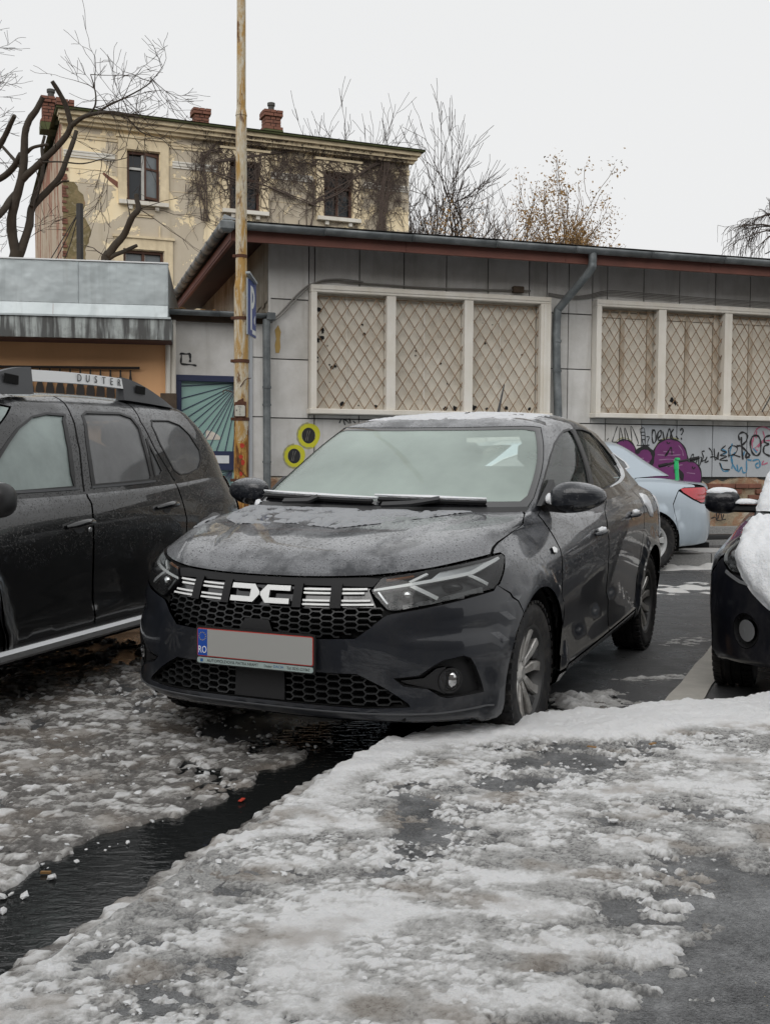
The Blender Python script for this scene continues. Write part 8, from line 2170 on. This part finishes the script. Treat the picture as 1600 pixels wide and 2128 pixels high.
ga = empty('graffiti', (0, 0, 0)); tag(ga, 'thin black spiky tag sprayed above the purple letters', 'graffiti')
mb = MB()
for p in ([(100, 180), (85, 200)], [(130, 215), (150, 150), (175, 68)], [(130, 215), (180, 217)], [(195, 210), (203, 80), (232, 210)], [(252, 205), (243, 78), (288, 212)], [(310, 205), (300, 62), (365, 210), (355, 245)], [(380, 92), (420, 86), (430, 228), (412, 230), (380, 92)], [(388, 120), (422, 118)], [(394, 150), (425, 148)], [(402, 190), (428, 186)], [(360, 245), (470, 240)], [(440, 160), (470, 165), (455, 200), (450, 255)], [(370, 270), (460, 262)]): stroke(mb, [GZ(*q) for q in p], .011, .006)
mb.build('tag_strokes', MAT['spray_black'], ga)
gb = empty('graffiti', (0, 0, 0)); tag(gb, 'looping blurred black tag over the tallest purple letter', 'graffiti')
mb = MB()
for p in ([(500, 90), (492, 150), (505, 220), (530, 190), (520, 110), (498, 95)], [(545, 180), (575, 140), (570, 100), (545, 130), (550, 190), (590, 190)], [(625, 180), (640, 110), (655, 85), (668, 130), (690, 185)], [(690, 85), (665, 130), (670, 175), (710, 185)], [(715, 150), (735, 180)], [(752, 100), (768, 75), (780, 105), (762, 140)], [(764, 165), (766, 185)], [(590, 110), (605, 185)]): stroke(mb, [GZ(*q) for q in p], .020, .006)
mb.build('tag_strokes', MAT['spray_black'], gb)
gc = empty('graffiti', (0, 0, 0)); tag(gc, 'bold black letters ROE and a scrawled tag on the grey wall panels', 'graffiti')
mb = MB()
for p in ([(1318, 185), (1310, 130), (1350, 105), (1392, 132), (1382, 190), (1335, 238)], [(1335, 150), (1340, 240), (1355, 370)], [(1335, 238), (1400, 300), (1425, 335)], [(1330, 235), (1290, 240)], [(1480, 130), (1440, 150), (1425, 220), (1445, 300), (1490, 330), (1525, 290), (1525, 200), (1505, 145), (1470, 130)], [(1620, 130), (1570, 150), (1562, 195), (1605, 215), (1562, 240), (1560, 300), (1620, 335)], [(1395, 300), (1380, 350), (1420, 340)]): stroke(mb, [GZ(*q) for q in p], .026, .006)
for p in ([(850, 390), (860, 340), (880, 325), (885, 380), (915, 370), (905, 410)], [(930, 340), (935, 440), (960, 360), (945, 350)], [(985, 290), (960, 300), (975, 350), (960, 390), (1000, 370)], [(1010, 345), (990, 400), (1025, 385)], [(1025, 260), (1050, 290), (1060, 330)], [(1075, 265), (1090, 380), (1120, 300), (1115, 370)], [(1040, 350), (1080, 345), (1120, 370)], [(1185, 235), (1140, 280), (1190, 300), (1135, 330), (1200, 340), (1130, 375), (1210, 380)], [(1210, 270), (1250, 235), (1300, 260), (1270, 320), (1210, 330)], [(1215, 275), (1220, 350)], [(1250, 320), (1330, 345)], [(1130, 400), (1160, 460), (1230, 470)]): stroke(mb, [GZ(*q) for q in p], .016, .0065)
mb.build('tag_strokes', MAT['spray_black'], gc)
gd = empty('graffiti', (0, 0, 0)); tag(gd, 'pale blue handwriting sprayed under the black letters', 'graffiti')
mb = MB()
for p in ([(1250, 215), (1230, 300), (1255, 390), (1250, 460)], [(1280, 300), (1240, 370), (1290, 470), (1305, 480)], [(1140, 410), (1165, 480), (1220, 480)], [(1300, 420), (1315, 492), (1345, 445), (1360, 495), (1392, 485), (1390, 380)], [(1370, 290), (1360, 330)], [(1400, 370), (1440, 378)], [(1450, 380), (1510, 370), (1525, 430), (1500, 450), (1480, 420), (1510, 400)], [(1455, 260), (1490, 300)], [(1150, 270), (1200, 300), (1160, 320)]): stroke(mb, [GZ(*q) for q in p], .022, .0035)
mb.build('tag_strokes', MAT['spray_blue'], gd)
ge = empty('graffiti', (0, 0, 0)); tag(ge, 'pink outline tag at the right end of the wall', 'graffiti')
mb = MB()
for p in ([(1450, 200), (1465, 110), (1500, 60), (1560, 50), (1620, 80)], [(1485, 90), (1480, 160)], [(1545, 90), (1560, 160), (1500, 230), (1470, 260)], [(1500, 250), (1560, 190), (1620, 180)], [(1560, 380), (1545, 420), (1600, 400)], [(1440, 170), (1450, 260), (1500, 280)]): stroke(mb, [GZ(*q) for q in p], .016, .003)
mb.build('tag_strokes', MAT['spray_pink'], ge)
gy = empty('graffiti', (0, 0, 0)); tag(gy, 'two yellow sprayed rings with black centres left of the sedan windscreen', 'graffiti')
for (cs_, cz_, R0) in ((.46, 1.51, .150), (.29, 1.27, .140)):
    mb = MB(); ang = np.linspace(0, 2*PI, 40)
    n = 40; v = []; f = []
    for i in range(n):
        a = 2*PI*i/n
        for r in (R0*.60, R0*(1.0+.05*math.sin(3*a))): v.append(WP(cs_+r*.92*math.cos(a), cz_+r*math.sin(a), .003))
    for i in range(n): j = (i+1) % n; f.append((2*i, 2*i+1, 2*j+1, 2*j))
    mb.add(v, f); mb.build('yellow_ring', MAT['spray_yellow'], gy)
    mb = MB(); stroke(mb, [(cs_+R0*.97*.92*math.cos(a), cz_+R0*.97*math.sin(a)) for a in np.linspace(PI*.5, PI*1.6, 12)], .02, .0042); mb.build('olive_shade', MAT['spray_olive'], gy)
    mb = MB(); blob2(mb, [(cs_+R0*.62*.85*math.cos(a), cz_+R0*.62*math.sin(a)) for a in np.linspace(0, 2*PI, 12)[:-1]], .0035); mb.build('black_core', MAT['spray_black'], gy)
    mb = MB()
    for k in range(2): stroke(mb, [(cs_-.01+.03*k, cz_+.06), (cs_-.02+.02*k, cz_), (cs_-.035+.022*k, cz_-.06)], .005, .0048)
    mb.build('scratch_lines', MAT['cable'], gy)
gf = empty('graffiti', (0, 0, 0)); tag(gf, 'short black tag just above the sedan roof below the left window', 'graffiti')
mb = MB()
for p in ([(.83, 1.66), (.86, 1.71), (.92, 1.69), (.95, 1.66)], [(.95, 1.72), (.97, 1.66)], [(.88, 1.70), (.90, 1.64)], [(1.0, 1.69), (1.03, 1.66)]): stroke(mb, p, .014, .004)
mb.build('tag_strokes', MAT['spray_black'], gf)
gg = empty('graffiti', (0, 0, 0)); tag(gg, 'small black square tag on the white wall over the turquoise door', 'graffiti')
mb = MB()
for p, wd in (([(-1.015, 2.42), (-1.0, 2.40), (-1.005, 2.32), (-.99, 2.30), (-.88, 2.295), (-.83, 2.285)], .022), ([(-1.01, 2.42), (-.95, 2.415), (-.90, 2.42)], .020), ([(-.905, 2.42), (-.90, 2.36), (-.905, 2.325)], .026)): stroke(mb, p, wd, -.046)
mb.build('tag_strokes', MAT['spray_black'], gg)
gh = empty('graffiti', (0, 0, 0)); tag(gh, 'black drips sprayed on the crumbling plinth by the hatchback mirror', 'graffiti')
mb = MB()
for p in ([(1000, 830), (1010, 880), (1020, 830), (1015, 930)], [(1085, 860), (1100, 950), (1120, 880)], [(1130, 870), (1145, 950), (1160, 900)], [(1040, 940), (1080, 930), (1100, 960), (1180, 950)]): stroke(mb, [GZ(*q) for q in p], .016, .055)
mb.build('tag_strokes', MAT['spray_black'], gh)
# ---------------- rental scooter behind the silver car
sp = WP(5.02, .15, .62); scs = empty('kick_scooter', tuple(sp), R_(17)); tag(scs, 'green electric kick scooter standing behind the silver car', 'scooter')
def cyl(name, pts, r, mat, parent=scs, sides=10): mb = MB(); mb.tube(pts, r, sides); return autosmooth(mb.build(name, mat, parent), 50)
cyl('stem', [(.06, 0, .16), (.0, 0, .62), (-.035, 0, 1.0)], .026, MAT['scooter_green'])
cyl('stem_head', [(-.035, 0, .99), (-.045, 0, 1.10)], .032, MAT['scooter_green'])
hb = empty('handlebar', parent=scs)
cyl('bar', [(-.26, .02, 1.03), (-.05, 0, 1.075), (.24, -.03, 1.13)], .014, MAT['plastic'], hb); cyl('grip', [(-.27, .02, 1.025), (-.16, .01, 1.05)], .021, MAT['plastic_soft'], hb); cyl('grip', [(.14, -.02, 1.11), (.26, -.032, 1.135)], .021, MAT['plastic_soft'], hb)
cyl('brake_lever', [(-.12, -.04, 1.05), (-.20, -.07, 1.02)], .007, MAT['plastic'], hb)
mb = MB(); mb.box((-.04, -.02, 1.115), (.05, .05, .035), None, .01); fixn(mb.build('display', MAT['scooter_green'], scs))
mb = MB(); mb.box((.52, 0, .14), (.82, .17, .06), None, .015); fixn(mb.build('deck', MAT['plastic'], scs))
for x in (.04, 1.02):
    wl = empty('wheel', (x, 0, .125), 0, scs); mb = MB(); mb.lathe([(.06, -.02), (.11, -.03), (.125, 0), (.11, .03), (.06, .02)], 24); autosmooth(mb.build('tyre', MAT['rubber'], wl), 40); mb = MB(); mb.lathe([(0, .018), (.06, .018), (.06, -.018), (0, -.018)], 18); mb.build('hub', MAT['alloy_dark'], wl)
cyl('rear_guard', [(.88, 0, .20), (1.0, 0, .27), (1.13, 0, .22)], .03, MAT['plastic'])
# ---------------- a few dead leaves and scraps on the slush
for k, (x, y, z, l_) in enumerate(((-.98, 3.05, .012, 'cigarette end floating in the melt water'), (-.50, 3.72, .014, 'red scrap lying in the slush by the water'), (.78, 3.95, PZ+.03, 'brown leaf frozen into the slush of the footway'), (1.02, 4.0, PZ+.03, 'dark red leaf in the slush near the snow band'))):
    mb = MB(); a = k*1.3
    mb.box((x, y, z), (.035, .014, .004) if k else (.03, .008, .008), Matrix.Rotation(a, 3, 'Z'), .001); o = fixn(mb.build('litter', MAT['leaf_litter'] if k != 1 else MAT['spray_red'])); tag(o, l_, 'litter')
# ---------------- behind the viewer: unseen block added to darken reflections, and bare street trees
BK = frame_fn((-26, -17.5), 4)
bb = empty('unseen_block', (0, 0, 0)); tag(bb, 'unseen long brown block added behind the viewer to darken reflections', 'building')
slab(BK, 0, 56, 0, 11.5, -8, 0, 'wall', simple('brown_render', (.20, .17, .14), .85, var=.25, vscale=.6), bb) if False else None
mb = MB(); mb.add([BK(0, 0), BK(56, 0), BK(56, 11.5), BK(0, 11.5), BK(0, 0, 9), BK(56, 0, 9), BK(56, 11.5, 9), BK(0, 11.5, 9)], [(0, 1, 2, 3), (3, 2, 6, 7), (4, 5, 6, 7), (0, 3, 7, 4), (1, 2, 6, 5)]); mb.build('wall', simple('brown_render', (.17, .145, .12), .85, var=.3, vscale=.5), bb)
for fl in range(3):
    for k in range(13):
        s = 2.5+k*4.0; z = 1.2+fl*3.5; mb = MB(); mb.add([BK(s, z, -.03), BK(s+1.6, z, -.03), BK(s+1.6, z+1.8, -.03), BK(s, z+1.8, -.03)], [(0, 1, 2, 3)]); mb.build('window', MAT['dark_pane'], bb)
for k, (x, y, h_) in enumerate(((-4.5, -7.5, 10), (3.2, -8.5, 11), (9.5, -7, 9.5), (-11, -8, 10))):
    T = Tree('street_tree', ('bare street tree behind the viewer to the left', 'tall bare street tree behind the viewer', 'bare street tree behind the viewer to the right', 'far left bare street tree behind the viewer')[k], (x, y, 0), 90+k)
    T.limb.tube([(0, 0, 0), (.1, 0, h_*.2), (0, .1, h_*.4)], [.24, .19, .15], 8)
    for i in range(6): T.grow(Vector((x, y, h_*(.28+.14*T.r.random()))), (T.r.gauss(0, .6), T.r.gauss(0, .6), 1), h_*.24, .10, 3, 0, .5, (3, 4), .012, .12)
    T.done()
# ---------------- put every grouping empty at the foot of its thing
bpy.context.view_layer.update()
def rebase(root):
    lo = Vector((1e9,)*3); hi = -lo
    def walk(o):
        nonlocal lo, hi
        for c in o.children:
            if c.type == 'MESH':
                for q in c.bound_box:
                    p = c.matrix_world @ Vector(q); lo = Vector(map(min, lo, p)); hi = Vector(map(max, hi, p))
            walk(c)
    walk(root); c = Vector(((lo.x+hi.x)/2, (lo.y+hi.y)/2, lo.z)); root.location = c
    for ch in root.children: ch.location = ch.location-c
for r in (B1, B2, B3, B4, gr, cv, gp, ga, gb, gc, gd, ge, gy, gf, gg, gh, bb): rebase(r)
for o in bpy.data.objects:
    if o.parent is None and o.name.startswith('chimney') and o.type == 'EMPTY': rebase(o)
